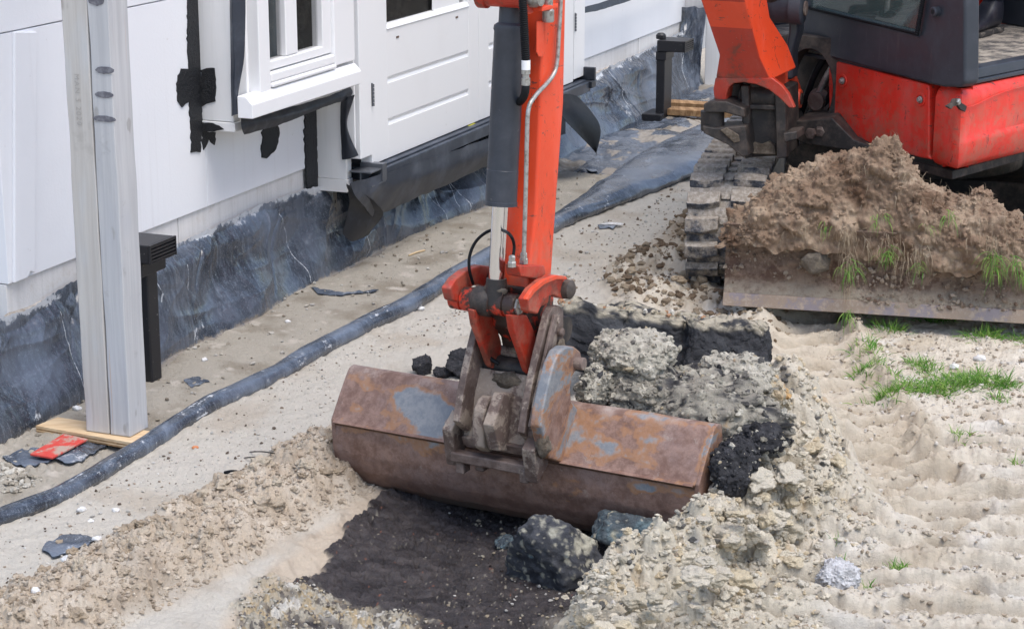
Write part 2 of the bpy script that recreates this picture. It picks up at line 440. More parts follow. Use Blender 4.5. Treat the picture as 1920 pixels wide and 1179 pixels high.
    c = t.mix(t.rng(t.noise(6, 6, .7), .45, .65), (.03, .028, .028), (.15, .135, .125))
    M['interior'] = t.fin(c, .9)
    t = NT('blue_grey_pipe')
    z = t.sep()[2]
    c = t.mix(t.rng(z, .86, .90), (.07, .20, .34), (.20, .25, .27))
    c = t.mix(t.rng(t.noise(14, 6, .7), .5, .7, 0, .7), c, (.40, .42, .42))
    M['pipe'] = t.fin(c, .6)
    t = NT('dusty_floor_mat')
    n = t.noise(12, 6, .7)
    M['cabfloor'] = t.fin(t.mix(t.rng(n, .38, .6), (.10, .092, .085), (.40, .35, .29)), .9, 0, t.bump(n, .004, .5))
    t = NT('boot_leather')
    M['boot'] = t.fin(t.mix(t.rng(t.noise(18, 5, .7), .5, .75), (.012, .014, .022), (.05, .05, .058)), .45, 0, t.bump(t.noise(70, 4, .6), .002, .4))
    t = NT('boot_sole'); M['sole'] = t.fin(t.mix(t.rng(t.noise(30, 5, .7), .45, .65), (.03, .028, .027), (.17, .145, .12)), .85)
    t = NT('blue_denim'); M['denim'] = t.fin(t.mix(t.rng(t.noise(120, 3, .7), .4, .6), (.03, .055, .13), (.07, .11, .21)), .9)
    t = NT('yellow_vest'); M['vest'] = t.fin((.55, .52, .06), .7)
    t = NT('skin'); M['skin'] = t.fin((.55, .33, .24), .5)
    t = NT('dark_hair'); M['hair'] = t.fin((.03, .02, .015), .6)
    # small stuff
    t = NT('grass_blade')
    c = t.mix(t.rng(t.attr('tint', 'Fac'), 0, 1), (.085, .27, .025), (.30, .46, .09))
    M['grass'] = t.fin(c, .5, 0, None, Subsurface_Weight=.0)
    t = NT('dry_root')
    M['root'] = t.fin(t.mix(t.rng(t.attr('tint', 'Fac'), 0, 1), (.21, .14, .085), (.50, .41, .29)), .85)
    t = NT('white_mortar_chip'); M['chip'] = t.fin(t.mix(t.rng(t.noise(80, 4, .7), .4, .65), (.76, .76, .75), (.55, .53, .50)), .9, 0, t.bump(t.noise(120, 4, .7), .004, .7))
    t = NT('brick_crumb'); M['brick'] = t.fin((.60, .24, .11), .9, 0, t.bump(t.noise(120, 4, .7), .004, .7))
    t = NT('pale_wood_chip'); M['woodchip'] = t.fin((.62, .47, .28), .8)
    t = NT('white_foam'); n = t.noise(55, 6, .8)
    M['foam'] = t.fin(t.mix(t.rng(n, .35, .6), (.36, .35, .35), (.66, .66, .67)), .85, 0, t.bump(n, .01, .8))
    t = NT('grey_stone'); M['stone'] = t.fin(t.mix(t.rng(t.noise(30, 5, .7), .4, .6), (.30, .25, .19), (.50, .44, .36)), .9, 0, t.bump(t.noise(60, 4, .7), .006, .6))
    t = NT('hinge_steel'); M['hinge'] = t.fin((.16, .17, .19), .4, .6)
mk_materials()

# ------------------------------------------------------------------ mesh building
class MB:
    def __init__(s): s.v = []; s.f = []; s.mi = []
    def add(s, vs, fs, mi=0):
        o = len(s.v); s.v += [tuple(map(float, p)) for p in vs]; s.f += [tuple(i + o for i in f) for f in fs]; s.mi += [mi] * len(fs)
        return s
    def hexa(s, a, b, mi=0):
        """a: four corners of one end, b: four of the other end"""
        return s.add(list(a) + list(b), [(3, 2, 1, 0), (4, 5, 6, 7), (0, 1, 5, 4), (1, 2, 6, 5), (2, 3, 7, 6), (3, 0, 4, 7)], mi)
    def box(s, o, x, y, z, mi=0):
        """centre o and three half-axis vectors"""
        o, x, y, z = map(np.array, (o, x, y, z))
        return s.hexa([o - x - y - z, o + x - y - z, o + x + y - z, o - x + y - z], [o - x - y + z, o + x - y + z, o + x + y + z, o - x + y + z], mi)
    def prism(s, poly, ext, mi=0):
        n = len(poly); e = np.array(ext); p = [np.array(q) for q in poly]
        return s.add(p + [q + e for q in p], [tuple(range(n))[::-1], tuple(range(n, 2 * n))] + [(i, (i + 1) % n, n + (i + 1) % n, n + i) for i in range(n)], mi)
    def tube(s, pts, r, seg=10, mi=0, cap=True, squash=None):
        pts = [np.array(p, float) for p in pts]; n = len(pts)
        rr = [r] * n if np.isscalar(r) else list(r)
        T = [pts[min(i + 1, n - 1)] - pts[max(i - 1, 0)] for i in range(n)]
        T = [t / (np.linalg.norm(t) + 1e-12) for t in T]
        up = np.array([0, 0, 1.0]) if abs(T[0][2]) < .9 else np.array([1.0, 0, 0])
        x = np.cross(T[0], up); x /= np.linalg.norm(x); vs = []
        for i in range(n):
            x = x - T[i] * np.dot(x, T[i]); x /= np.linalg.norm(x); y = np.cross(x, T[i])
            for k in range(seg):
                a = 2 * math.pi * k / seg
                vs.append(pts[i] + x * math.cos(a) * rr[i] + y * math.sin(a) * rr[i] * (1 if squash is None else squash[i]))
        fs = [(i * seg + k, i * seg + (k + 1) % seg, (i + 1) * seg + (k + 1) % seg, (i + 1) * seg + k) for i in range(n - 1) for k in range(seg)]
        if cap: fs += [tuple(range(seg))[::-1], tuple((n - 1) * seg + k for k in range(seg))]
        return s.add(vs, fs, mi)
    def cyl(s, a, b, r0, r1=None, seg=24, mi=0):
        return s.tube([a, b], [r0, r0 if r1 is None else r1], seg, mi)
    def lathe(s, a, ax, prof, seg=28, mi=0):
        """prof: (distance along ax, radius)"""
        a = np.array(a, float); ax = np.array(ax, float); ax /= np.linalg.norm(ax)
        return s.tube([a + ax * t for t, _ in prof], [max(r, 1e-4) for _, r in prof], seg, mi) if False else s._lathe(a, ax, prof, seg, mi)
    def _lathe(s, a, ax, prof, seg, mi):
        up = np.array([0, 0, 1.0]) if abs(ax[2]) < .9 else np.array([1.0, 0, 0])
        x = np.cross(ax, up); x /= np.linalg.norm(x); y = np.cross(ax, x); vs = []
        for t, r in prof:
            for k in range(seg):
                an = 2 * math.pi * k / seg
                vs.append(a + ax * t + (x * math.cos(an) + y * math.sin(an)) * max(r, 1e-4))
        n = len(prof)
        fs = [(i * seg + k, (i + 1) * seg + k, (i + 1) * seg + (k + 1) % seg, i * seg + (k + 1) % seg) for i in range(n - 1) for k in range(seg)]
        fs += [tuple(range(seg)), tuple((n - 1) * seg + k for k in range(seg))[::-1]]
        return s.add(vs, fs, mi)
    def ring(s, c, ax, r_out, r_in, th, seg=40, mi=0):
        c = np.array(c, float); ax = np.array(ax, float); ax /= np.linalg.norm(ax)
        up = np.array([0, 0, 1.0]) if abs(ax[2]) < .9 else np.array([1.0, 0, 0])
        x = np.cross(ax, up); x /= np.linalg.norm(x); y = np.cross(ax, x); vs = []
        for (r, t) in ((r_out, -th), (r_out, th), (r_in, th), (r_in, -th)):
            for k in range(seg):
                an = 2 * math.pi * k / seg; vs.append(c + ax * t + (x * math.cos(an) + y * math.sin(an)) * r)
        fs = [(j * seg + k, ((j + 1) % 4) * seg + k, ((j + 1) % 4) * seg + (k + 1) % seg, j * seg + (k + 1) % seg) for j in range(4) for k in range(seg)]
        return s.add(vs, fs, mi)
    def build(s, name, mat, parent=None, bevel=0, smooth=False, seg=2, sub=0):
        v = np.array(s.v, np.float64)
        if parent is None:
            o0 = np.array([(v[:, 0].min() + v[:, 0].max()) / 2, (v[:, 1].min() + v[:, 1].max()) / 2, v[:, 2].min()])
        else:
            o0 = np.array(parent_origin(parent))
        me = bpy.data.meshes.new(name)
        me.from_pydata([tuple(p) for p in (v - o0)], [], s.f)
        mats = mat if isinstance(mat, (list, tuple)) else [mat]
        for m in mats: me.materials.append(M[m] if isinstance(m, str) else m)
        if len(mats) > 1:
            me.polygons.foreach_set('material_index', s.mi)
        me.validate(); me.update()
        o = bpy.data.objects.new(name, me); COL.objects.link(o)
        place(o, o0, parent)
        fix_normals(me)
        if smooth or bevel:
            for p in me.polygons: p.use_smooth = True
        if bevel:
            b = o.modifiers.new('bevel', 'BEVEL'); b.width = bevel; b.segments = seg; b.limit_method = 'ANGLE'; b.angle_limit = R(32)
            b.harden_normals = True
        elif smooth and sub == 0:
            e = o.modifiers.new('split', 'EDGE_SPLIT'); e.split_angle = R(38)
        if sub:
            q = o.modifiers.new('sub', 'SUBSURF'); q.levels = q.render_levels = sub
        return o
def fix_normals(me):
    import bmesh
    bm = bmesh.new(); bm.from_mesh(me); bmesh.ops.recalc_face_normals(bm, faces=bm.faces); bm.to_mesh(me); bm.free()
ORG = {}
def parent_origin(p): return ORG[p.name]
def place(o, o0, parent):
    """vertices are relative to o0, which is where the object's origin stands"""
    ORG[o.name] = tuple(map(float, o0))
    if parent is None: o.location = o0
    else: o.parent = parent; o.location = (0, 0, 0)
def thing(name, label, cat, loc, group=None):
    o = bpy.data.objects.new(name, None); COL.objects.link(o)
    o.location = loc; o.empty_display_size = .1; ORG[o.name] = tuple(map(float, loc))
    o['label'] = label; o['category'] = cat
    if group: o['group'] = group
    return o
def tag(o, label=None, cat=None, group=None, kind=None):
    if label: o['label'] = label
    if cat: o['category'] = cat
    if group: o['group'] = group
    if kind: o['kind'] = kind
    return o
def npmesh(name, V, Fq, mat, attrs=None, parent=None, smooth=True, o0=None):
    """fast mesh from numpy; V (n,3), Fq (m,4) or (m,3)"""
    if parent is not None: o0 = np.array(parent_origin(parent))
    elif o0 is None: o0 = np.array([V[:, 0].mean(), V[:, 1].mean(), V[:, 2].min()])
    me = bpy.data.meshes.new(name)
    k = Fq.shape[1]
    me.vertices.add(len(V)); me.vertices.foreach_set('co', (V - o0).astype(np.float32).ravel())
    me.loops.add(len(Fq) * k); me.loops.foreach_set('vertex_index', Fq.astype(np.int32).ravel())
    me.polygons.add(len(Fq)); me.polygons.foreach_set('loop_start', np.arange(0, len(Fq) * k, k, dtype=np.int32))
    me.polygons.foreach_set('use_smooth', np.full(len(Fq), smooth))
    me.update(calc_edges=True)
    for a, (kind, arr) in (attrs or {}).items():
        at = me.attributes.new(a, 'FLOAT_COLOR' if kind == 'c' else 'FLOAT', 'POINT')
        if kind == 'c':
            c4 = np.ones((len(V), 4), np.float32); c4[:, :3] = arr; at.data.foreach_set('color', c4.ravel())
        else: at.data.foreach_set('value', arr.astype(np.float32).ravel())
    me.materials.append(M[mat])
    o = bpy.data.objects.new(name, me); COL.objects.link(o); place(o, o0, parent)
    return o
def gridfaces(nr, nc, wrap=False):
    i = np.arange(nr - 1)[:, None]; j = np.arange(nc if wrap else nc - 1)[None, :]
    j2 = (j + 1) % nc
    return np.stack([i * nc + j, i * nc + j2, (i + 1) * nc + j2, (i + 1) * nc + j], -1).reshape(-1, 4)
# ------------------------------------------------------------------ ground
KS = 0.96
def al(r, g, b, k=None):
    f = lambda c: ((c / 255 + .055) / 1.055) ** 2.4 if c > 10 else c / 255 / 12.92
    c = np.array([f(r), f(g), f(b)]); c = c * .88 + c.mean() * .12
    return c * (KS if k is None else k)
TR = -0.085                                     # depth of the scraped trench
TRENCH = gp([(330, 1300), (400, 1179), (500, 1070), (640, 955), (730, 900), (900, 880), (1330, 900), (1290, 985), (1240, 1050), (1150, 1110), (1090, 1179), (1050, 1300)], TR / 2)
DARK = gp([(400, 1240), (450, 1179), (525, 1108), (600, 1070), (622, 1032), (656, 982), (738, 922), (800, 885)], -.030) + gp([(1300, 920), (1260, 1010), (1160, 1090), (1110, 1140), (1060, 1179), (1020, 1260)], TR)
GRAVEL = gp([(455, 1160), (500, 1128), (545, 1122), (640, 1146), (770, 1158), (840, 1200), (780, 1300), (470, 1300), (430, 1200)], TR)
RIDGE = gp([(-60, 1240), (70, 1165), (205, 1100), (315, 1045), (412, 985), (508, 932), (595, 885), (655, 850)])
ROLL_PX = [(-120, 1015), (-40, 978), (0, 962), (110, 918), (250, 834), (310, 801), (400, 749), (470, 715), (520, 690), (580, 655), (640, 625), (700, 595), (760, 567), (815, 535), (870, 503), (915, 478), (980, 446), (1045, 412)]
ROLL = gp(ROLL_PX, .03)
WD = np.array([math.sin(R(21.9)), math.cos(R(21.9)), 0.0])      # along the wall, away from the camera
WN = np.array([math.cos(R(21.9)), -math.sin(R(21.9)), 0.0])     # out of the wall
WO = G(270, 668)
BANK = gp([(1240, 1075), (1290, 985), (1330, 905), (1365, 860), (1470, 800), (1520, 770), (1570, 830), (1590, 900), (1560, 960), (1470, 1010), (1400, 1080), (1330, 1140), (1250, 1179), (1140, 1300), (980, 1300), (1090, 1150), (1180, 1105)])
BANKC = gp([(1100, 1230), (1200, 1120), (1290, 1020), (1370, 940), (1440, 880), (1480, 800)])
PILE = gp([(1060, 700), (1100, 660), (1300, 640), (1440, 690), (1530, 780), (1560, 850), (1500, 900), (1350, 880), (1080, 800)])
TRACK1 = gp([(1500, 560), (1530, 640), (1600, 720), (1650, 800), (1700, 880), (1760, 950)])
BERM1 = gp([(1590, 600), (1615, 660), (1660, 720), (1710, 800), (1745, 860), (1735, 900)])
TRACKR = gp([(2100, 700), (1960, 800), (1850, 950), (1760, 1100), (1650, 1300)])
CHURN = gp([(1130, 520), (1230, 460), (1290, 400), (1320, 470), (1330, 560), (1500, 590), (1450, 640), (1300, 600), (1150, 570)])
APRON = gp([(1000, 1330), (1180, 1110), (1300, 1050), (1470, 985), (1580, 930), (1660, 960), (1640, 1040), (1560, 1100), (1540, 1179), (1500, 1330)])
def mixc2(a, b, t): return a * (1 - t[..., None]) + b * t[..., None]
def ground(X, Y, fine=True):
    X = np.asarray(X, float); Y = np.asarray(Y, float)
    wx = X + .05 * fb2(X * 6, Y * 6, 3, 3); wy = Y + .05 * fb2(X * 6 + 9, Y * 6, 4, 3)
    fx = X + .016 * fb2(X * 26, Y * 26, 5, 3); fy = Y + .022 * fb2(X * 26, Y * 26 + 5, 6, 3)
    wallo = (X - WO[0]) * WN[0] + (Y - WO[1]) * WN[1]
    z = .018 * fb2(X * 1.7, Y * 1.7, 1, 3) + .004 * fb2(X * 9, Y * 9, 2, 3)
    # between membrane and rolled edge
    droll = pdist(X, Y, ROLL)
    col = np.zeros(X.shape + (3,)); col[:] = al(213, 206, 192)
    wet = np.zeros(X.shape)
    # side of the roll: the wall side is the trough
    side = np.full(X.shape, -1.0)
    rr = np.array(ROLL + gp([(1100, 372), (1190, 322), (1270, 290)]))
    o = (rr[:, 0] - WO[0]) * WN[0] + (rr[:, 1] - WO[1]) * WN[1]
    s_ = (rr[:, 0] - WO[0]) * WD[0] + (rr[:, 1] - WO[1]) * WD[1]
    sw = (X - WO[0]) * WD[0] + (Y - WO[1]) * WD[1]
    k = np.argsort(s_)
    ro = np.interp(sw, s_[k], o[k])
    trough = sst(.02, -.02, wallo - ro)
    tcol = mixc(np.broadcast_to(al(186, 178, 163), col.shape), al(158, 148, 131), sst(-.1, .45, fb2(X * 5, Y * 5, 21, 4)))
    tcol = mixc(tcol, al(205, 196, 182), sst(.22, .5, fb2(X * 11, Y * 11, 23, 4)))
    gravelly = sst(6.15, 5.7, Y) * sst(.0, .3, fb2(X * 7, Y * 7, 29, 2) + .15)
    col = col * (1 - trough[..., None]) + tcol * trough[..., None]
    wet = wet + trough * .25 * sst(.0, .5, fb2(X * 4, Y * 4, 27, 3))
    z = z + trough * (.012 - .02 * sst(.25, .0, ro - wallo)) 
    w1 = wo2(X * 28, Y * 22, 31)
    z = z + trough * gravelly * .012 * sst(.5, .1, w1[0])
    # sand outside the roll : broad tonal variation and footprints
    out = 1 - trough
    n = fb2(X * 3.1, Y * 3.1, 41, 4)
    col = mixc(col, al(198, 185, 166), out * sst(.05, .45, n) * .75)
    col = mixc(col, al(218, 210, 196), out * sst(.05, .45, -n) * .6)
    z = z + out * (.010 * fb2(X * 14, Y * 14, 44, 4) + .006 * sst(.1, .4, fb2(X * 5, Y * 5, 45, 3)))
    # ridge of loose sand
    dr = pdist(wx, wy, RIDGE)
    rg = sst(.22, .04, dr)
    # trench
    tr = inpoly(wx, wy, TRENCH)
    trl = sst(.05, -.25, X - (Y - 5.2) * .25)
    trm = sst(-.07, .055, tr) * (1 - trl) + sst(-.12, .38, tr) * trl
    z = z + .062 * rg * (1 - trm * .85) + .03 * rg * fb2(X * 6, Y * 6, 51, 3)
    rz = rg * (1 - trm)
    c1 = wo2(fx * 11, fy * 9, 52); c2 = wo2(fx * 26, fy * 22, 53); c3 = wo2(fx * 60, fy * 48, 54)
    clod = .030 * sst(.62, .05, c1[0]) * (c1[2] > .35) + .016 * sst(.6, .1, c2[0]) * (c2[2] > .3) + .007 * sst(.6, .1, c3[0])
    rough = sst(.22, .13, dr + .05 * fb2(X * 9, Y * 9, 59, 3)) * sst(-.02, .02, -tr + .03)
    z = z + (clod * .8 + .010 * fb2(X * 22, Y * 20, 55, 4) + .0045 * fb2(X * 70, Y * 60, 56, 3)) * rough
    rid = sst(.24, .14, dr + .04 * fb2(X * 9, Y * 9, 59, 3)) * (1 - sst(-.01, .05, tr))
    rc = mixc(np.broadcast_to(al(208, 190, 166), col.shape), al(224, 210, 190), sst(-.2, .4, fb2(X * 8, Y * 8, 57, 4)))
    rc = mixc(rc, al(163, 143, 120), sst(.1, .5, fb2(X * 5, Y * 5, 58, 3)) * .6)
    col = col * (1 - rid[..., None]) + rc * rid[..., None]
    # trench floor: scraped pale strip, then dark peat
    z = z + TR * trm - .0 * trm
    sc = sst(.0, .05, tr)
    scr = mixc(np.broadcast_to(al(214, 197, 174), col.shape), al(190, 173, 152), sst(.0, .5, fb2(X * 22 + Y * 10, Y * 5 - X * 3, 61, 3)))
    col = col * (1 - sc[..., None]) + scr * sc[..., None]
    dk = inpoly(X + .035 * fb2(X * 12, Y * 12, 63, 4), Y + .05 * fb2(X * 12 + 4, Y * 12, 64, 4), DARK)
    dkm = sst(-.004, .008, dk)
    pe = mixc(np.broadcast_to(al(68, 61, 62, .8), col.shape), al(92, 84, 83, .8), sst(-.2, .4, fb2(X * 18, Y * 30, 65, 4)))
    pe = mixc(pe, al(50, 43, 44, .8), sst(.1, .4, fb2(X * 9, Y * 14, 66, 3)))
    fl = wo2(fx * 75, fy * 60, 67)
    spr = sst(-.55, .35, fb2(X * 4, Y * 4, 68, 2) + (X + .05) * 1.3)
    pe = mixc(pe, al(178, 168, 148), (fl[0] < .16) * (fl[2] > .88 - .2 * spr) * spr)
    pe = mixc(pe, al(150, 92, 66), (fl[0] < .17) * (fl[2] > .975) * 1.0)
    col = col * (1 - dkm[..., None]) + pe * dkm[..., None]
    wet = wet * (1 - dkm) + dkm * .95
    ct = wo2(fx * 13 + fy * 5, fy * 34 - fx * 6, 69)
    ck1 = np.abs(vn2(X * 9 + Y * 4 + .5 * fx * 3, fy * 34 - X * 5, 171)); ck2 = np.abs(vn2(X * 22 - Y * 3, fy * 60, 172))
    z = z - dkm * (.020 * sst(.15, .0, ck1) * sst(-.1, .3, fb2(X * 6, Y * 9, 173, 2)) + .008 * sst(.14, .0, ck2))
    z = z + dkm * (.013 + .005 * fb2(X * 10 + Y * 5, Y * 20, 70, 4) + .004 * fb2(X * 60, Y * 90, 79, 3) + .004 * ct[2] * sst(.02, .07, ct[1] - ct[0]))
    # gravelly lime patch at the foot of the picture
    gv = inpoly(X + .07 * fb2(X * 9, Y * 9, 71, 4), Y + .07 * fb2(X * 9, Y * 9 + 7, 72, 4), GRAVEL)
    gm = sst(-.01, .03, gv) * sst(-.45, .15, fb2(X * 8, Y * 11, 73, 3) + .1)
    g1 = wo2(fx * 75, fy * 60, 74); g2 = wo2(fx * 34, fy * 28, 75)
    gc = mixc(np.broadcast_to(al(196, 187, 168), col.shape), al(204, 180, 138), sst(.65, .85, g1[2]) * .8)
    gc = mixc(gc, al(98, 92, 90), (g1[2] < .20) * .8)
    gc = mixc(gc, al(228, 222, 210), sst(.85, .9, g2[2]))
    col = col * (1 - gm[..., None]) + gc * gm[..., None]; wet = wet * (1 - gm)
    z = z + gm * (.003 + .009 * sst(.5, .1, g1[0]) + .010 * sst(.5, .1, g2[0]) * (g2[2] > .6))
    # bank of broken soil on the right of the trench
    bk = inpoly(wx, wy, BANK)
    bm = sst(-.05, .10, bk)
    db = pdist(wx, wy, BANKC)
    up = sst(.45, 0, db)
    z = z + bm * (.06 + .075 * up) + sst(-.02, .2, inpoly(wx, wy, PILE)) * .10
    b1 = wo2(fx * 7.5 + fy * 2, fy * 8, 81); b2 = wo2(fx * 17, fy * 16, 82); b3 = wo2(fx * 42, fy * 36, 83)
    br = sst(-.16, .03, bk)
    z = z + br * (.050 * sst(.55, .25, b1[0]) * (.3 + b1[2]) + .020 * sst(.55, .2, b2[0]) * (b2[2] > .3) + .008 * sst(.5, .1, b3[0]) + .02 * fb2(X * 12, Y * 12, 84, 4))
    bc = mixc(np.broadcast_to(al(218, 208, 188), col.shape), al(230, 218, 194), sst(-.1, .4, fb2(X * 9, Y * 9, 85, 3)))
    bc = mixc(bc, al(184, 171, 148), sst(.05, .35, fb2(X * 7, Y * 7, 87, 4)) * .8)
    bc = mixc(bc, al(212, 176, 126), sst(.30, .55, fb2(X * 12, Y * 12, 88, 3)) * .6)
    bc = mixc(bc, al(62, 64, 68), ((b2[2] > .96) & (b2[0] < .35)) * .7)
    col = col * (1 - br[..., None]) + bc * br[..., None]
    # crumbly apron of the bank, flaking in small steps
    b2p = sst(-.06, .10, inpoly(wx, wy, APRON)) * (1 - trm)
    def terr(h, n): q = h * n; k_ = np.floor(q); return (k_ + sst(.75, 1.0, q - k_)) / n
    tz = terr(fb2(X * 8, Y * 8, 181, 3), 5)
    z = z + b2p * (.022 + .022 * tz + .016 * sst(.55, .15, wo2(fx * 20, fy * 18, 182)[0]) * (fb2(X * 6, Y * 6, 183, 2) > -.1) + .008 * fb2(X * 50, Y * 44, 184, 3))
    ac = mixc(np.broadcast_to(al(220, 210, 188), col.shape), al(232, 220, 196), sst(-.1, .4, fb2(X * 10, Y * 12, 185, 4))); ac = mixc(ac, al(186, 172, 148), sst(.1, .45, fb2(X * 8, Y * 10, 186, 4)) * .7)
    ac = mixc(ac, al(216, 180, 126), sst(.35, .6, fb2(X * 9, Y * 9, 187, 3)) * .7)
    col = mixc2(col, ac, b2p * .9)
    z = z + br * .010 * terr(fb2(X * 9, Y * 9, 188, 3), 4)
    # churned ground around the machine and behind the pile
    ch = sst(-.08, .08, inpoly(wx, wy, CHURN))
    z = z + ch * (.03 + .05 * fb2(X * 8, Y * 5, 91, 4) + .02 * sst(.5, .1, wo2(fx * 14, fy * 10, 92)[0]))
    col = mixc(col, al(164, 146, 122), ch * .75)
    # right hand field: driven over, ribbed by tracks
    field = sst(.55, .75, X - (5.6 - Y) * .12) * (1 - br) * sst(8.6, 8.0, Y) * (1 - trm)
    fc = mixc(np.broadcast_to(al(228, 217, 197), col.shape), al(208, 194, 170), sst(.0, .45, fb2(X * 4, Y * 6, 101, 4)))
    fc = mixc(fc, al(186, 169, 146), sst(.15, .5, fb2(X * 7, Y * 9, 103, 5)) * .7)
    fc = mixc(fc, al(238, 232, 220), sst(.12, .45, fb2(X * 3, Y * 5, 102, 4)) * .8)
    col = col * (1 - field[..., None]) + fc * field[..., None]
    def ribs(m, per, amp, ph, tilt, sd):
        t = (Y + tilt * X + .06 * fb2(X * 5, Y * 5, sd, 3) + .007 * fb2(X * 14, Y * 14, sd + 5, 3)) / per + ph
        f = t - np.floor(t)
        prof = sst(0, .14, f) * (1 - sst(.25, 1.0, f) * .98)
        prof = np.clip(prof + .18 * fb2(X * 24, Y * 24, sd + 3, 3), 0, 1.2); k = .7 + .8 * fb2(X * 7, Y * 7, sd + 1, 3)
        f2 = np.minimum(f, 1 - f); z_c = -.024 * m * np.exp(-(f2 / .055) ** 2) * sst(-.25, .15, fb2(X * 8, Y * 8, sd + 7, 3))
        return z_c + m * amp * (prof - .5) * np.clip(k, .35, 1.2)
    d1 = pdist(X, Y, TRACK1); m1 = sst(.17, .12, d1)
    z = z - m1 * .030 + ribs(m1, .135, .060, 0, -.25, 110)
    col = mixc(col, al(216, 201, 176), m1 * .5)
    be = sst(.075, .0, pdist(wx, wy, BERM1))
    z = z + be * (.032 + .02 * fb2(X * 15, Y * 15, 112, 3) + .014 * sst(.5, .1, c2[0]))
    col = mixc(col, al(206, 190, 166), be * .8)
    d2 = pdist(X, Y, TRACKR); m2 = sst(.55, .40, d2) * (1 - br) * sst(6.3, 5.9, Y)
    z = z + ribs(m2, .140, .044, .3, .10, 115) + m2 * .006 * fb2(X * 30, Y * 30, 117, 3)
    d3 = field * sst(5.75, 5.3, Y) * (1 - m2)
    z = z + ribs(d3, .145, .038, .6, .05, 118)
    fdm = 1 - .75 * sst(.20, .12, pdist(X, Y, TRACK1)); z = z + field * fdm * .008 * terr(fb2(X * 6, Y * 8, 189, 3), 4)
    z = z + field * fdm * (.010 * fb2(X * 11, Y * 16, 120, 5) + .005 * fb2(X * 45, Y * 45, 121, 3) + .004 * sst(.5, .1, c3[0]) * (c3[2] > .5))
    # pebbles and small grain everywhere
    p1 = wo2(X * 45, Y * 38, 131)
    z = z + .004 * sst(.3, .05, p1[0]) * (p1[2] > .86) * (1 - dkm)
    z = z + .0018 * fb2(X * 80, Y * 70, 133, 2) + .003 * out * np.maximum(0, fb2(X * 30, Y * 26, 134, 3))
    return z, col, wet
def gz(x, y):
    return float(ground(np.array([x]), np.array([y]))[0][0])

def build_ground():
    # rows follow distance, columns are dense where one looks and coarse out to the horizon
    ys = [4.35]
    while ys[-1] < 12.5: ys.append(ys[-1] + .0044 * (ys[-1] / 4.6) ** 1.7)
    ys = np.array([-600, -200, -60, -20, -8, -2, 1, 2.5, 3.5, 4.0, 4.2] + ys + [13, 14, 16, 20, 30, 60, 150, 600.])
    us = np.concatenate([[-60, -20, -8, -3, -1.5, -.9, -.6, -.45, -.38], np.linspace(-.335, .335, 1180), [.38, .45, .6, .9, 1.5, 3, 8, 20, 60]])
    Yg, U = np.meshgrid(ys, us, indexing='ij')
    yy = np.where(Yg < 4.35, 4.35, np.where(Yg > 12.5, 12.5 + (Yg - 12.5) * .2, Yg))
    Xg = U * yy
    far = (Yg < 4.3) | (Yg > 12.6) | (np.abs(U) > .36)
    z, col, wet = ground(Xg, Yg)
    z = np.where(far, 0.0 * z, z); 
    col = np.where(far[..., None] & ~((Yg > 4.2) & (Yg < 13) & (np.abs(U) < .5))[..., None], al(205, 192, 172), col); wet = np.where(far, 0, wet)
    V = np.stack([Xg, Yg, z], -1).reshape(-1, 3)
    Fq = gridfaces(*Xg.shape)
    o = npmesh('ground', V, Fq, 'soil', {'albedo': ('c', col.reshape(-1, 3)), 'wet': ('f', wet.reshape(-1))}, o0=np.zeros(3))
    o['kind'] = 'structure'
    o['label'] = 'pale sandy building site ground with a scraped dark trench'
build_ground()

# ------------------------------------------------------------------ scatter of small uneven lumps, many in one mesh (nobody could count them)
import bmesh
def ico(sub):
    bm = bmesh.new(); bmesh.ops.create_icosphere(bm, subdivisions=sub, radius=1)
    v = np.array([q.co[:] for q in bm.verts]); f = np.array([[q.index for q in p.verts] for p in bm.faces]); bm.free()
    return v, f
ICO = {k: ico(k) for k in (1, 2, 3, 5, 6)}
def lumps(name, P, Rd, colr, mat, sub=2, flat=.7, seed=0, rough=.38, label=None, kind='stuff', parent=None):
    """P (n,3) centres, Rd (n,) radii, colr (n,3)"""
    rg = np.random.default_rng(seed); V0, F0 = ICO[sub]; n = len(P)
    a = rg.uniform(0, 6.28, n); sc = rg.uniform(.65, 1.3, (n, 3)) * np.array([1, 1, flat])
    V = V0[None] * np.ones((n, 1, 1))
    off = rg.uniform(-50, 50, (n, 1, 3))
    q = (V * 1.1 + off).reshape(-1, 3)
    q2 = q * 2.3; q3 = q * 5.1
    d = 1 + rough * vn3(q[:, 0], q[:, 1], q[:, 2], 5) * 1.6 + rough * .8 * vn3(q2[:, 0], q2[:, 1], q2[:, 2], 6) + (rough * .35 * vn3(q3[:, 0], q3[:, 1], q3[:, 2], 8) if sub > 2 else 0)
    fr = np.full((n, len(V0)), 1.05)
    for _ in range(8):
        nn_ = rg.normal(size=(n, 3)); nn_ /= np.linalg.norm(nn_, axis=1)[:, None]; dt = nn_ @ V0.T; fr = np.minimum(fr, np.where(dt > .05, rg.uniform(.55, .95, (n, 1)) / np.maximum(dt, .05), 9))
    V = V * fr[:, :, None]
    V = V * d.reshape(n, -1, 1) * sc[:, None, :] * Rd[:, None, None]
    ca, sa = np.cos(a)[:, None], np.sin(a)[:, None]
    X = V[..., 0] * ca - V[..., 1] * sa; Y = V[..., 0] * sa + V[..., 1] * ca
    V = np.stack([X, Y, V[..., 2]], -1) + P[:, None, :]
    Fq = (F0[None] + (np.arange(n) * len(V0))[:, None, None]).reshape(-1, 3)
    at = {'albedo': ('c', np.repeat(colr, len(V0), 0))} if colr is not None else None
    o = npmesh(name, V.reshape(-1, 3), Fq, mat, at, parent=parent, smooth=sub > 3)
    if kind: o['kind'] = kind
    if label: o['label'] = label
    return o
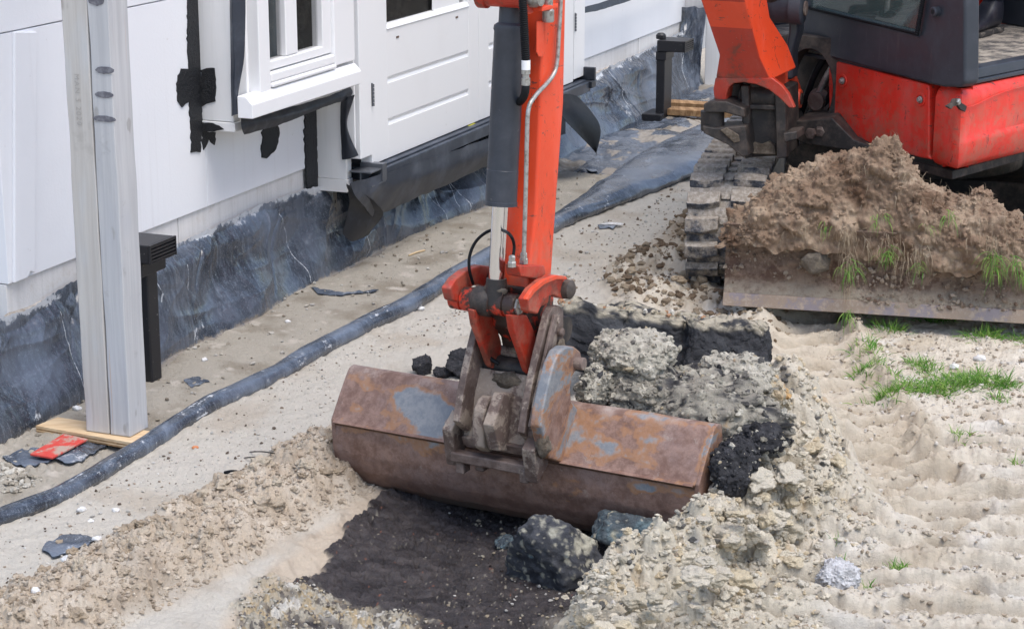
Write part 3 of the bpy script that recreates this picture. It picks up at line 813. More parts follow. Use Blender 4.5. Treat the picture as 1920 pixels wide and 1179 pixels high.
def scatter_on_ground(name, poly, n, r0, r1, cols, mat, seed, label, sub=1, sink=.3, keep=None, flat=.7, pw=3.0):
    rg = np.random.default_rng(seed); P = np.array(poly)
    X = rg.uniform(P[:, 0].min(), P[:, 0].max(), n * 4); Y = rg.uniform(P[:, 1].min(), P[:, 1].max(), n * 4)
    m = inpoly(X, Y, poly) > 0
    if keep is not None: m &= keep(X, Y, rg)
    X, Y = X[m][:n], Y[m][:n]
    r = r0 + (r1 - r0) * rg.uniform(0, 1, len(X)) ** pw
    z = ground(X, Y)[0] + r * (flat - sink)
    cc = None
    if cols is not None:
        cols = np.array(cols); cc = cols[rg.integers(0, len(cols), len(X))] * rg.uniform(.8, 1.15, (len(X), 1))
    return lumps(name, np.stack([X, Y, z], -1), r, cc, mat, sub, flat, seed + 1, label=label)
def bandpoly(line, w):
    L = np.array(line); d = np.gradient(L, axis=0); d /= np.linalg.norm(d, axis=1)[:, None]
    nrm = np.stack([-d[:, 1], d[:, 0]], -1)
    return [tuple(p) for p in (L + nrm * w)] + [tuple(p) for p in (L - nrm * w)[::-1]]
def small_scatter():
    S = [al(206, 188, 164), al(218, 203, 182), al(190, 172, 150)]
    scatter_on_ground('sand_crumbs', bandpoly(RIDGE, .2), 9000, .0012, .009, S, 'lump', 201, 'loose crumbs and clods on the sand ridge beside the trench', 2, .45,
                      lambda X, Y, rg: inpoly(X, Y, DARK) < -.03, pw=4.5)
    Bc = [al(218, 208, 188), al(228, 217, 194), al(204, 193, 170), al(222, 203, 168), al(214, 206, 188)]
    scatter_on_ground('broken_soil_crumbs', BANK, 6500, .0012, .012, Bc + Bc + [al(110, 108, 104)], 'lump', 203, 'broken pale soil crumbs on the bank right of the bucket', 2, .4, pw=4.5)
    scatter_on_ground('field_crumbs', gp([(1500, 600), (1950, 640), (2100, 1300), (1100, 1300), (1300, 1100), (1600, 950), (1600, 800)]), 6500, .0014, .010,
                      [al(210, 196, 174), al(190, 172, 148), al(226, 218, 206)], 'lump', 205, 'small dry crumbs on the driven sand', 1, .3, pw=4)
    scatter_on_ground('peat_crumbs', DARK, 900, .002, .008, [al(190, 180, 158), al(176, 160, 134), al(60, 50, 48), al(210, 205, 196)], 'lump', 207,
                      'pale sand crumbs spilled over the dark scraped trench floor', 1, .3, lambda X, Y, rg: rg.uniform(0, 1, X.shape) < sst(-.35, .35, X), pw=3)
    scatter_on_ground('gravel', GRAVEL, 1500, .0015, .0065, [al(208, 202, 186), al(204, 186, 152), al(130, 124, 118), al(218, 212, 200), al(190, 178, 156)], 'lump', 209,
                      'ochre and grey gravel at the near end of the trench', 1, .3, pw=2.5)
    trough = gp([(0, 790), (270, 690), (560, 545), (900, 400), (1200, 235), (1340, 200), (1260, 290), (1045, 395), (870, 490), (640, 605), (400, 735), (250, 830), (0, 940)])
    scatter_on_ground('mortar_crumbs', trough, 1700, .0018, .011, [al(226, 222, 214, .85), al(205, 198, 186), al(180, 170, 152), al(150, 138, 120)], 'lump', 211,
                      'pale mortar crumbs in the sand between membrane and rolled edge', 1, .2, pw=4)
    scatter_on_ground('rubble', gp([(0, 868), (40, 892), (80, 905), (40, 925), (0, 935)]), 90, .004, .014, [al(214, 208, 194), al(190, 180, 162)], 'lump', 213,
                      'pale rubble bits beside the rolled edge at the left', 2, .2, pw=2)
    scatter_on_ground('apron_crumbs', APRON, 4200, .0012, .012, Bc, 'lump', 221, 'pale crumbs on the flaking soil at the foot of the bank', 2, .4, pw=4.5)
    mid = gp([(0, 985), (300, 850), (640, 650), (900, 560), (860, 640), (640, 680), (620, 830), (450, 920), (250, 985), (60, 1100), (0, 1130)])
    scatter_on_ground('sand_specks', mid, 1500, .0014, .007, [al(235, 232, 226, .85), al(220, 214, 204), al(120, 106, 92), al(170, 152, 132)], 'lump', 215,
                      'white and brown specks on the flat pale sand', 1, .3, pw=5)
    far = gp([(1045, 440), (1180, 400), (1290, 340), (1290, 420), (1100, 560), (1045, 560)])
    scatter_on_ground('far_sand_specks', far, 320, .003, .012, [al(235, 232, 226, .8), al(140, 122, 104), al(190, 172, 150)], 'lump', 217,
                      'specks and crumbs on the sand between arm and track', 1, .3, pw=4)
    scatter_on_ground('churned_clods', CHURN, 900, .003, .022, [al(160, 142, 118), al(182, 164, 138), al(128, 108, 86)], 'lump', 219,
                      'brown churned clods beside the left track', 2, .4, pw=4)
small_scatter()
# ------------------------------------------------------------------ the house wall
def W(s, o, z): return WO * np.array([1, 1, 0]) + WD * s + WN * o + np.array([0, 0, z])
def wp(u, v, o=0.0):
    """photo point -> (s, z) on the plane standing o metres out of the wall"""
    p = onplane(u, v, W(0, o, 0), WN)
    return float(np.dot(p - W(0, o, 0), WD)), float(p[2])
def ws(u, v, o=0.0): return wp(u, v, o)[0]
def wz(u, v, o=0.0): return wp(u, v, o)[1]
def wbox(mb, s0, s1, o0, o1, z0, z1, mi=0):
    return mb.hexa([W(s0, o0, z0), W(s1, o0, z0), W(s1, o1, z0), W(s0, o1, z0)], [W(s0, o0, z1), W(s1, o0, z1), W(s1, o1, z1), W(s0, o1, z1)], mi)
def wpoly(mb, pts, o0, th, mi=0):
    """polygon of photo points lying on the plane o0, th thick"""
    P = [wp(u, v, o0) for u, v in pts]
    return mb.prism([W(s, o0, z) for s, z in P], WN * th, mi)

house = thing('house', 'white insulated house wall with a window and double door, black tar marks and foil', 'house', W(1.5, -.3, 0) * np.array([1, 1, 0]))
ZP = .432; ZJ = wz(110, 41)                         # top of the plinth, height of the board joint
S0 = ws(14, 500); SC_ = ws(1283, 60); SB = ws(439, 248, .13); SR = ws(1096, 140, .19)
OF, OS, OB = .19, .225, .13
ZT = 3.2
mb = MB()
wbox(mb, S0, SB + .02, -.4, 0, ZP, ZJ - .002); mb.build('wall_board', 'wall', house, bevel=.003); mb = MB(); wbox(mb, S0, SB + .02, -.4, .002, ZJ + .001, ZT)
ZB = wz(439, 248, .13)
sB2 = ws(649, 345, .13)
mb.build('wall_board', 'wall', house, bevel=.003); mb = MB()
wbox(mb, SB + .021, sB2 + .05, -.4, 0, ZP, ZB + .10)
mb.build('wall_board', 'wall', house, bevel=.003); mb = MB()
wbox(mb, SR - .02, SC_ + .4, -.4, 0, ZP, ZT); mb.build('wall_board', 'wall', house, bevel=.003); mb = MB()
# thicker board at the left end, ragged foot
wpoly(mb, [(22, 60), (22, 530), (46, 520), (52, 508), (60, 510), (64, 60)], 0.0, .012)
mb.build('wall_board', 'wall', house, bevel=.003)
mb = MB()
s = S0 - .0; i = 0
while s < SC_ + .3:
    L = .42 if i % 2 == 0 else .6
    wbox(mb, s, s + L - .003, -.38, -.010 - .002 * (i % 2), .20, ZP - .003); s += L; i += 1
mb.build('plinth', 'plinth', house, bevel=.002)
mb = MB()
n = 260; ss = np.linspace(S0 - .02, SC_, n)
hh = .325 + .006 * vn2(ss * 9, ss * 0, 5) + .004 * vn2(ss * 40, ss * 0, 6)
oo = .012 + .008 * vn2(ss * 12, ss * 0, 7)
prof = [(-.02, .30), (-.009, 0), (0, 0.0), (1, -.004), (1, -.03)]
vs = []
for a, h_, o_ in zip(ss, hh, oo):
    vs += [W(a, -.012, h_ + .012), W(a, o_ * .5, h_ + .008), W(a, o_, h_ - .004), W(a, o_ + .004, h_ - .05)]
mb.add(vs, [tuple(q) for q in gridfaces(n, 4)])
mb.build('mortar_ledge', 'mortar', house, smooth=True)
# end wall beyond the corner, and the white corner post in front of it
sc2 = SC_
P1 = onplane(1326, 120, W(sc2, 0, 0), WD); oe = float(np.dot(P1 - W(sc2, 0, 0), WN))
mb = MB(); wbox(mb, sc2, sc2 + .3, .001, oe + .5, ZP + .05, ZT); mb.build('end_wall_board', 'plinth', house, bevel=.002)
mb = MB(); wbox(mb, sc2 - .05, sc2 + .3, oe, oe + .42, .0, ZT); mb.build('corner_post', 'board', house, bevel=.004)

# ---- window bay
mb = MB()
wbox(mb, SB, SB + .05, .001, OB, ZB + .035, ZT)
wbox(mb, SB - .004, SB + .055, .001, OB + .006, ZB, ZB + .033)
mb.build('side_board', 'board', house, bevel=.003)
SW0 = ws(474, 224, OS); ZS = wz(474, 224, OS)       # lower corner of the sill
SW1 = ws(678, 155, OS)
win = MB()
zr = wz(500, 117, OF)                               # bottom of the panes
sa, sb, sc, sd = ws(497, 100, OF), ws(539, 100, OF), ws(561, 95, OF), ws(607, 80, OF)
SF0 = ws(493, 200, OF)
fr = MB()
wbox(fr, SF0 - .035, SF0 + .045, OB - .01, OF + .012, ZS + .035, ZT)     # left stile
wbox(fr, SF0 - .055, SF0 - .036, OB - .02, OB + .03, ZS + .03, ZT)
wbox(fr, SF0 + .046, sa, OF - .05, OF - .002, ZS + .14, ZT)
wbox(fr, sb, sc, OF - .045, OF - .004, zr, ZT)
wbox(fr, sd, sd + .07, OF - .05, OF - .003, ZS + .14, ZT)
wbox(fr, sd + .071, SW1, OB - .01, OF + .010, ZS + .09, ZT)
wbox(fr, sa + .001, sd - .001, OF - .05, OF - .002, ZS + .14, zr - .001)
w = fr.build('window', 'paint', house, bevel=.005)
mo = MB()
zmid = wz(560, 172, OF + .02)
wbox(mo, SF0 + .047, sd + .069, OF - .04, OF + .012, ZS + .100, ZS + .135)
wbox(mo, SF0 + .047, sd + .069, OF - .04, OF + .020, ZS + .082, ZS + .099)
mo.build('moulding', 'paint', w, bevel=.008, seg=3)
si = MB()
top = ZS + .078
si.prism([W(SW0, OB + .035, ZS), W(SW0, OS, ZS), W(SW0, OS, ZS + .050), W(SW0, OF + .01, top), W(SW0, OB + .035, top)], WD * (SW1 - SW0))
si.build('sill', 'paint', w, bevel=.004)
pa = MB()
wbox(pa, sa - .01, sb + .01, OF - .03, OF - .024, zr - .01, ZT)
wbox(pa, sc - .01, sd + .01, OF - .03, OF - .024, zr - .01, ZT)
pa.build('pane', 'pane', w)
# room behind the panes
ro = MB()
wbox(ro, SB, SR + .1, -2.6, -2.5, .2, ZT); wbox(ro, SB, SR + .1, -2.5, -.41, .15, .30); wbox(ro, SB - .02, SB + .0, -2.5, -.4, .3, ZT)
wbox(ro, SB, SR + .1, -2.5, -.06, 2.9, 3.0); wbox(ro, SR + .08, SR + .1, -2.5, -.4, .3, ZT)
ro.build('room', 'interior', house)
pp = MB(); a = W(ws(506, 60, .04), .04, 0); pp.cyl(a + [0, 0, ZS + .03], a + [0, 0, ZT], .034, seg=24)
pp.build('inside_pipe', 'pipe', house, smooth=True)

# ---- door frame and leaves
sB = sB2; zb2 = wz(647, 362, OB)
mb = MB()
wbox(mb, sB, sB + .05, .001, OB, zb2 + .052, ZS - .004)
wbox(mb, sB - .003, sB + .052, .001, OB + .004, zb2, zb2 + .050)
for v in (195, 226, 258):
    a, z = wp(642, v, OB)
    wbox(mb, sB - .0015, sB, OB - .035, OB - .012, z, z + .002)
mb.build('cover_board', 'board', house, bevel=.003)
SJ0 = ws(676, 250, OF); SD0 = ws(700, 300, OF); SD1 = ws(1076, 150, OF); SM = ws(900, 215, OF)
zd = wz(701, 309, OF); zj = wz(672, 292, OF)
mb = MB()
wbox(mb, SJ0, SD0 - .004, OB - .02, OF, zj - .02, ZT)
wbox(mb, SJ0 - .004, SJ0 + .03, OB - .06, OF - .022, zj - .01, ZT)
mb.build('door_frame', 'paint', house, bevel=.004); mb = MB()
wbox(mb, SD1 + .004, SR, 0.0, OF, zd + .01, ZT)
mb.build('door_frame', 'paint', house, bevel=.004)
zg = wz(727, 54, OF)
gs0, gs1 = ws(727, 50, OF), ws(880, 10, OF)
def leaf(s0, s1, g0, g1, slabel):
    d = MB(); o1, o0 = OF - .004, OF - .055
    wbox(d, s0, g0, o0, o1, zd, ZT); wbox(d, g1, s1, o0, o1, zd, ZT)
    # routed panel: three fields standing between two grooves
    z1, z2 = wz(728, 151, OF), wz(730, 229, OF)
    for a, b in ((zd, z2 - .012), (z2 + .012, z1 - .012), (z1 + .012, zg)):
        wbox(d, g0 - .0005, g1 + .0005, o0, o1 - .0005, a, b)
    for zc in (z1, z2):
        d.prism([W(g0, o1 - .001, zc + .012), W(g0, o1 - .010, zc + .0), W(g0, o1 - .004, zc - .012), W(g0, o0, zc - .012), W(g0, o0, zc + .012)], WD * (g1 - g0))
    ob = d.build('door_leaf', 'paint', house, bevel=.0025)
    if slabel: ob['label'] = slabel
    p = MB(); wbox(p, g0 - .01, g1 + .01, o0 + .02, o0 + .026, zg - .01, ZT); p.build('pane', 'pane', ob)
    b = MB(); b.prism([W(g0 - .004, o1 - .004, zg - .002), W(g0 - .004, o1 + .004, zg - .002), W(g0 - .004, o1 - .010, zg + .016), W(g0 - .004, o0 + .02, zg + .016)], WD * (g1 - g0 + .008)); b.build('glazing_bead', 'paint', ob)
    return ob
L1 = leaf(SD0, SM - .002, gs0, gs1, None)
leaf(SM + .002, SD1, SM + (SM - gs1), SD1 - (gs0 - SD0), None)
# notches routed in the left leaf
for u, v in ((747, 70), (858, 33)):
    k = MB(); a, z = wp(u, v, OF); wbox(k, a - .012, a + .012, OF - .004, OF - .0025, z - .004, z + .004); k.build('routed_notch', 'seam', L1)
# paper sheet taped behind the left pane
sh = MB(); p = [wp(818, -40, OF), wp(818, 20, OF), wp(842, 21, OF), wp(868, 12, OF), wp(868, -40, OF)]
sh.prism([W(a, OF - .02, z) for a, z in p], WN * .002); sh.build('paper_sheet', 'paint', L1)
for su, sv, sl in ((698, 178, 0), (1078, 42, 1)):
    hg = MB(); a, z = wp(su, sv, OF)
    for q in range(6):
        hg.cyl(W(a, OF + .004, z - .045 + q * .015), W(a, OF + .004, z - .045 + q * .015 + .0125), .0055, seg=10)
    wbox(hg, a - .002, a + .002, OF - .004, OF + .003, z - .046, z + .046)
    hg.build('hinge', 'hinge', house, smooth=True)
# threshold
mb = MB()
zt0 = wz(701, 345, .24)
wbox(mb, SD0 - .02, SR - .03, .02, .235, zd - .062, zd - .012)
wbox(mb, SD0 + .02, SR - .04, .02, .215, zd - .012, zd - .004)
mb.build('threshold', 'foil_grey', house, bevel=.004)
mb = MB()
wbox(mb, sB + .01, SD0 + .015, .14, .238, zd - .066, zd - .060); wbox(mb, sB + .01, SD0 + .015, .14, .236, zd - .012, zd - .006)
wbox(mb, SD0 - .02, SD0 + .018, .14, .240, zd - .060, zd - .012 + .022)
wbox(mb, sB + .012, SD0 - .03, .185, .190, zd - .060, zd - .0121)
mb.build('threshold_bracket', 'hinge', house, bevel=.001)
mb = MB(); wbox(mb, SR - .055, SR + .008, .10, .25, zd - .045, zd - .01); wbox(mb, SR - .018, SR + .008, .10, .25, zd - .0099, zd + .055)
mb.build('threshold_cap', 'foil', house, bevel=.004)
yl = MB(); a = ws(880, 236, OF); wbox(yl, a, a + .07, OF - .03, OF + .001, zd - .010, zd - .003); yl.build('packing_shim', 'vest', house)

# ---- tar on the wall: ragged prisms
def ragged(pts, amp, seed, step=6):
    rg = random.Random(seed); out = []
    for (x0, y0), (x1, y1) in zip(pts, pts[1:] + pts[:1]):
        L = math.hypot(x1 - x0, y1 - y0); n = max(1, int(L / step))
        for i in range(n):
            t = i / n; out.append((x0 + (x1 - x0) * t + rg.uniform(-amp, amp), y0 + (y1 - y0) * t + rg.uniform(-amp, amp)))
    return out
def tar(pts, o, amp, seed, th=.005):
    m = MB(); P = [wp(u, v, o) for u, v in ragged(pts, amp, seed)]
    V = [W(s, o, z) for s, z in P]; n = len(V); c = sum(V) / n
    m.prism(V, WN * th)
    return m
t1 = tar([(350, -40), (350, 80), (352, 128), (338, 130), (331, 150), (331, 190), (340, 200), (354, 192), (356, 240), (358, 286), (374, 286), (377, 250), (377, -40)], .0, 1.6, 3)
t1.build('tar_stripe', 'tar', house)
def endpoly(mb, pts, s, th):
    """polygon of photo points on a face that looks along the wall"""
    V = [onplane(u, v, W(s, 0, 0), WD) for u, v in pts]
    return mb.prism(V, -WD * th)
m = MB(); endpoly(m, ragged([(377, 130), (402, 128), (407, 150), (405, 190), (388, 194), (378, 200)], 2.0, 8), SB, .004); m.build('tar_patch', 'tar', house)
m = MB(); endpoly(m, ragged([(376, 229), (392, 230), (412, 236), (420, 243), (408, 246), (378, 246)], 1.2, 9), SB - .0045, .003); m.build('tar_patch', 'tar', house)
tar([(378, 246), (403, 249), (402, 262), (400, 272), (395, 268), (390, 260), (386, 274), (379, 280)], .0, 1.4, 10, .004).build('tar_patch', 'tar', house)
tar([(491, 238), (520, 228), (521, 262), (517, 280), (506, 288), (498, 298), (488, 294), (490, 262)], .0, 1.8, 11, .006).build('tar_patch', 'tar', house)
tar([(570, 208), (592, 200), (593, 300), (597, 350), (590, 357), (574, 354), (572, 300), (569, 250)], .0, 1.6, 12, .007).build('tar_stripe', 'tar', house)

# ---- foils
def sheet(name, rows, mat, parent, th=.002, nu=24, wob=.004, seed=0, label=None):
    """rows: lists of 3-D points from one edge to the other; a thin curved sheet with thickness"""
    rows = [np.array(r, float) for r in rows]
    def res(a, n):
        t = np.linspace(0, len(a) - 1, n); i = np.clip(t.astype(int), 0, len(a) - 2); f = (t - i)[:, None]
        b = np.concatenate([2 * a[:1] - a[1:2], a, 2 * a[-1:] - a[-2:-1]]); p0, p1, p2, p3 = b[i], b[i + 1], b[i + 2], b[i + 3]
        return .5 * ((2 * p1) + (-p0 + p2) * f + (2 * p0 - 5 * p1 + 4 * p2 - p3) * f * f + (-p0 + 3 * p1 - 3 * p2 + p3) * f ** 3)
    A = np.stack([res(r, nu) for r in rows]); A = res(A.reshape(len(rows), -1), max(12, nu // 2)).reshape(-1, nu, 3)
    nr = A.shape[0]; q = A.reshape(-1, 3)
    A = (q + wob * np.stack([fb3(q, 9, seed + k, 3) for k in range(3)], -1)).reshape(nr, nu, 3)
    du = np.gradient(A, axis=1); dv = np.gradient(A, axis=0); nn = np.cross(du, dv); nn /= np.linalg.norm(nn, axis=2)[..., None] + 1e-9
    B = A - nn * th
    V = np.concatenate([A.reshape(-1, 3), B.reshape(-1, 3)]); g = gridfaces(nr, nu); N = nr * nu
    fs = [tuple(x) for x in g] + [tuple(x[::-1] + N) for x in g]
    ring = [i for i in range(nu)] + [(r + 1) * nu - 1 for r in range(1, nr)] + [nr * nu - 1 - i for i in range(1, nu)] + [(nr - 1 - r) * nu for r in range(1, nr - 1)]
    for a, b in zip(ring, ring[1:] + ring[:1]): fs.append((a, a + N, b + N, b))
    m = MB(); m.add(V, fs); o = m.build(name, mat, parent, smooth=True)
    if label: o['label'] = label
    return o
# curled vertical strip left of the window
def we(u, v, s): return onplane(u, v, W(s, 0, 0), WD)
s_ = SB - .012
sheet('foil_strip', [[we(431, -60, s_), we(432, 100, s_), we(434, 218, s_)], [we(437, -60, s_ - .02), we(440, 100, s_ - .02), we(440, 216, s_ - .012)],
                     [we(460, -60, s_ + .004), we(459, 90, s_ + .004), we(446, 190, s_ + .0), we(458, 211, s_ + .004)]], 'foil_grey', house, nu=30, wob=.003)
# strip below the sill
def wv(u, v, o): s, z = wp(u, v, o); return W(s, o, z)
sheet('foil_strip', [[wv(452, 212, .15), wv(520, 205, .155), wv(600, 186, .15), wv(664, 160, .15)], [wv(453, 236, .175), wv(520, 222, .18), wv(590, 202, .165), wv(662, 172, .16)],
                     [wv(458, 252, .16), wv(520, 236, .165), wv(590, 207, .16), wv(655, 184, .15)]], 'foil', house, nu=40, wob=.008, seed=4)
# curled strip on the cover board
sj = sB - .012
sheet('foil_strip', [[we(640, 180, sj), we(638, 240, sj), we(641, 300, sj)], [we(652, 182, sj - .02), we(648, 236, sj - .022), we(656, 298, sj - .01)],
                     [we(666, 178, sj), we(651, 236, sj), we(672, 292, sj)]], 'foil', house, nu=24, wob=.004, seed=9)
# flap hanging under the threshold
sheet('hanging_foil', [[wv(655, 345, .235), wv(800, 298, .235), wv(940, 250, .235), wv(1060, 190, .235)], [wv(668, 372, .225), wv(800, 330, .235), wv(940, 276, .23), wv(1060, 215, .23)],
                       [wv(700, 408, .17), wv(800, 362, .20), wv(940, 300, .20), wv(1060, 250, .20)]], 'foil_grey', house, nu=60, wob=.010, seed=14)
sheet('hanging_foil', [[wv(650, 346, .225), wv(655, 380, .15), wv(640, 440, .10)], [wv(680, 362, .232), wv(690, 392, .18), wv(660, 452, .12)], [wv(704, 378, .235), wv(718, 404, .20), wv(690, 440, .13)]], 'foil', house, nu=20, wob=.010, seed=19)
# far: curved rubber tongue drooping from the threshold end
sheet('rubber_tongue', [[wv(1045, 178, .22), wv(1050, 210, .30), wv(1062, 228, .36)], [wv(1060, 172, .22), wv(1080, 205, .33), wv(1098, 238, .38), wv(1112, 280, .40)],
                        [wv(1078, 176, .22), wv(1108, 208, .33), wv(1126, 242, .40), wv(1118, 292, .42)]], 'rubber', house, nu=26, wob=.002, seed=23)
a = ws(1096, 22, OF)
sheet('foil_strip', [[wv(1094, 14, .10), wv(1150, -2, .10), wv(1290, -50, .10)], [wv(1094, 26, .11), wv(1150, 12, .115), wv(1290, -36, .11)]], 'foil', house, nu=30, wob=.004, seed=25)
# perforated bracket under the cover board
pb = MB(); a, z = wp(632, 365, .06)
wbox(pb, a - .02, a + .012, .05, .053, z - .15, z + .02); wbox(pb, a - .022, a - .020, .02, .053, z - .15, z + .02)
for q in range(4): wbox(pb, a - .008, a + .0, .0532, .0536, z - .035 - q * .032, z - .022 - q * .032, 1)
pb.build('perforated_bracket', ['zinc', 'tar'], house)

# ------------------------------------------------------------------ waterproof sheet: wall flap, rolled edge
def so(u, v, z=.01):
    p = G(u, v, z) - W(0, 0, z); return float(np.dot(p, WD)), float(np.dot(p, WN))
foot = sorted(so(u, v) for u, v in [(-260, 955), (-120, 890), (0, 838), (75, 798), (155, 757), (270, 694), (330, 665), (400, 634), (500, 588), (560, 548), (650, 502), (720, 467), (800, 432), (900, 392), (990, 345), (1045, 315), (1090, 290), (1150, 262), (1200, 238), (1250, 205)])
fs_, fo_ = np.array(foot).T
topl = sorted(wp(u, v, .03) for u, v in [(-200, 690), (0, 608), (60, 588), (135, 540), (200, 510), (290, 478), (345, 462), (390, 440), (440, 418), (490, 392), (530, 378), (575, 362), (650, 345), (760, 300), (900, 245), (1096, 158), (1150, 128), (1220, 96), (1283, 62)])
ts_, tz_ = np.array(topl).T
NS, NTT = 2700, 130
S = np.linspace(fs_[0] + .02, SC_ + .01, NS); T = np.linspace(0, 1.12, NTT)
Sg, Tg = np.meshgrid(S, T, indexing='ij')
o_f = np.interp(Sg, fs_, fo_) + .006 * vn2(Sg * 8, Sg * 0, 31); z_t = np.interp(Sg, ts_, tz_) + .006 * vn2(Sg * 14, Sg * 0, 32) + .004 * vn2(Sg * 45, Sg * 0, 33)
tt = np.clip(Tg, 0, 1)
prof_o = .006 + (o_f - .006) * (.30 * sst(0, .22, tt) + .15 * tt + .55 * sst(.35, 1.0, tt) ** 1.1)
Zg = z_t * (1 - tt) ** 1.0 + .012
ext = np.clip(Tg - 1, 0, 1)
og = prof_o + ext * .55; Zg = Zg - ext * .10
fold = fb2(Sg * 2.2 + Tg * .5, Tg * .6, 34, 2) * .055 + fb2(Sg * 9 + Tg * .8, Tg * .45, 35, 2) * .009 * sst(.6, .1, Tg)
for k_ in range(44):
    r0 = random.Random(k_ + 50); s0_ = r0.uniform(0, 1); w_ = r0.uniform(.006, .022); cc_ = fs_[0] + (SC_ - fs_[0]) * s0_
    pth = Sg - cc_ - (Tg - .3) * r0.uniform(-.35, .35) - .03 * vn2(Tg * 2 + k_, Tg * 0, 46); fold = fold + r0.choice((-1, 1)) * r0.uniform(.006, .020) * np.exp(-np.abs(pth) / w_) * sst(0, .12, Tg) * sst(r0.uniform(.5, 1.1), .3, Tg)
rid = 1 - np.abs(vn2(Sg * 4.2 + Tg * 1.5 + .3 * vn2(Sg * 3, Tg * 3, 38), Tg * 1.3, 36)) * 2.2
hr = 1 - np.abs(vn2(Sg * 1.3, Tg * 3.4, 37)) * 2.4
tri = sst(.1, .9, (Sg - ws(1000, 300)) / .4)
wgt = sst(0, .15, Tg) * sst(1.1, .8, Tg)
diag = (1 - np.abs(vn2(Sg * 1.6 - Tg * 1.8, Sg * .5 + Tg * .9, 39)) * 2) 
og = og + wgt * (fold + .003 * np.clip(rid, 0, 1) ** 3 + .004 * np.clip(hr, 0, 1) ** 2 + tri * .010 * np.clip(diag, 0, 1) ** 1.5)
og = np.maximum(og, .016)
chalk_sheen = .85 * sst(.15, .0, Tg + .10 * fb2(Sg * 6, Tg * 4, 41, 3)) + .15 * sst(.5, 1, np.clip(hr, 0, 1)) + .10 * tri + .45 * sst(-.1, .4, fb2(Sg * 2.2, Tg * 1.2, 48, 3)) * sst(.05, .3, Tg)  # broad last term feeds the painted pale sheen
for k in range(22):
    rg = random.Random(k * 7 + 1); s0 = rg.uniform(S[0], S[-1]); t0 = rg.uniform(0, .2); t1 = rg.uniform(.4, 1)
    path = s0 + .035 * vn2(Tg * 3 + k, Tg * 0, 42) + (Tg - t0) * rg.uniform(-.08, .08)
    chalk_sheen = np.maximum(chalk_sheen, .95 * sst(.0042, .0012, np.abs(Sg - path)) * (Tg > t0) * (Tg < t1))
chalk_sheen = chalk_sheen + .35 * sst(.25, .5, fb2(Sg * 30 + Tg * 8, Tg * 5, 43, 4)) * sst(.0, .5, fb2(Sg * 2, Tg * 2, 44, 3))
muddy = sst(.9, 1.05, Tg) * .6 + .2 * sst(.75, 1, Tg)
P3 = (W(0, 0, 0)[None, None] + Sg[..., None] * WD + og[..., None] * WN); P3[..., 2] += Zg
memb = thing('plastic_sheet', 'blue-black plastic sheet draped along the wall foot with a long rolled outer edge', 'plastic sheet', W(1.5, .2, 0))
npmesh('wall_flap', P3.reshape(-1, 3), gridfaces(NS, NTT)[:, ::-1], 'membrane', {'chalk_sheen': ('f', chalk_sheen.reshape(-1)), 'muddy': ('f', muddy.reshape(-1))}, memb)
# flap on the end wall
NS2, NT2 = 180, 90
og, Tg = np.meshgrid(np.linspace(.0, oe, NS2), np.linspace(0, 1.05, NT2), indexing='ij')
zt = wz(1250, 76, 0) 
zt = .50
d = .03 + .12 * Tg + .05 * fb2(og * 8, Tg * 1.5, 51, 4) + .03 * (1 - np.abs(vn2(og * 9 + Tg, Tg, 52)) * 2)
P3 = W(0, 0, 0)[None, None] + (SC_ - d)[..., None] * WD + og[..., None] * WN; P3[..., 2] += zt * (1 - Tg) + .02 + .01 * vn2(og * 20, og * 0, 53)
ck = .3 * sst(.2, .5, fb2(og * 22, Tg * 4, 54, 4))
npmesh('end_flap', P3.reshape(-1, 3), gridfaces(NS2, NT2), 'membrane', {'chalk_sheen': ('f', ck.reshape(-1)), 'muddy': ('f', (0 * ck).reshape(-1))}, memb)
# the rolled edge: round near the camera, a broad slumped fold past the arm
RP = [G(u, v, .03) for u, v in ROLL_PX] 
RP = np.array(RP); seg = 26
far = [(1100, 376, .045, .075), (1160, 348, .050, .12), (1220, 320, .055, .17), (1280, 292, .058, .22), (1340, 264, .06, .24), (1400, 242, .06, .25)]
C = [(p[0], p[1], .012 + .012 * i / len(RP), .027 + .016 * i / len(RP), .024 + .013 * i / len(RP)) for i, p in enumerate(RP)]
for u, v, hz, hw in far:
    p = G(u, v, .05); C.append((p[0], p[1], hz * .55, hw, hz))
C = np.array(C)
# smooth resample
d = np.concatenate([[0], np.cumsum(np.hypot(*np.diff(C[:, :2], axis=0).T))]); q = np.linspace(0, d[-1], 900)
C = np.stack([np.interp(q, d, C[:, k]) for k in range(5)], -1)
kr = np.hanning(25); kr /= kr.sum()
C = np.stack([np.convolve(np.pad(C[:, k], 12, 'edge'), kr, 'valid') for k in range(5)], -1)
tn = np.gradient(C[:, :2], axis=0); tn /= np.linalg.norm(tn, axis=1)[:, None]; nx = np.stack([tn[:, 1], -tn[:, 0]], -1)
an = np.linspace(0, 2 * np.pi, 48, endpoint=False)
Qg, Ag = np.meshgrid(q, an, indexing='ij')
wob = 1 + .07 * fb2(Qg * 5, np.cos(Ag) * 1.2 + Ag * 0, 61, 3) + .05 * (1 - np.abs(vn2(Qg * 5 + Ag * .8, np.sin(Ag) * 1.5, 62)) * 2)
cx = np.cos(Ag) * C[:, 3][:, None] * wob; cz = np.sin(Ag) * C[:, 4][:, None] * wob
big = sst(d[17], d[17] + .6, Qg)
cz = np.where(np.sin(Ag) > 0, cz * (1 + .3 * big * vn2(Qg * 3, Ag * 0, 63)), cz)
X = C[:, 0][:, None] + nx[:, 0][:, None] * cx; Y = C[:, 1][:, None] + nx[:, 1][:, None] * cx
Z = C[:, 2][:, None] + cz
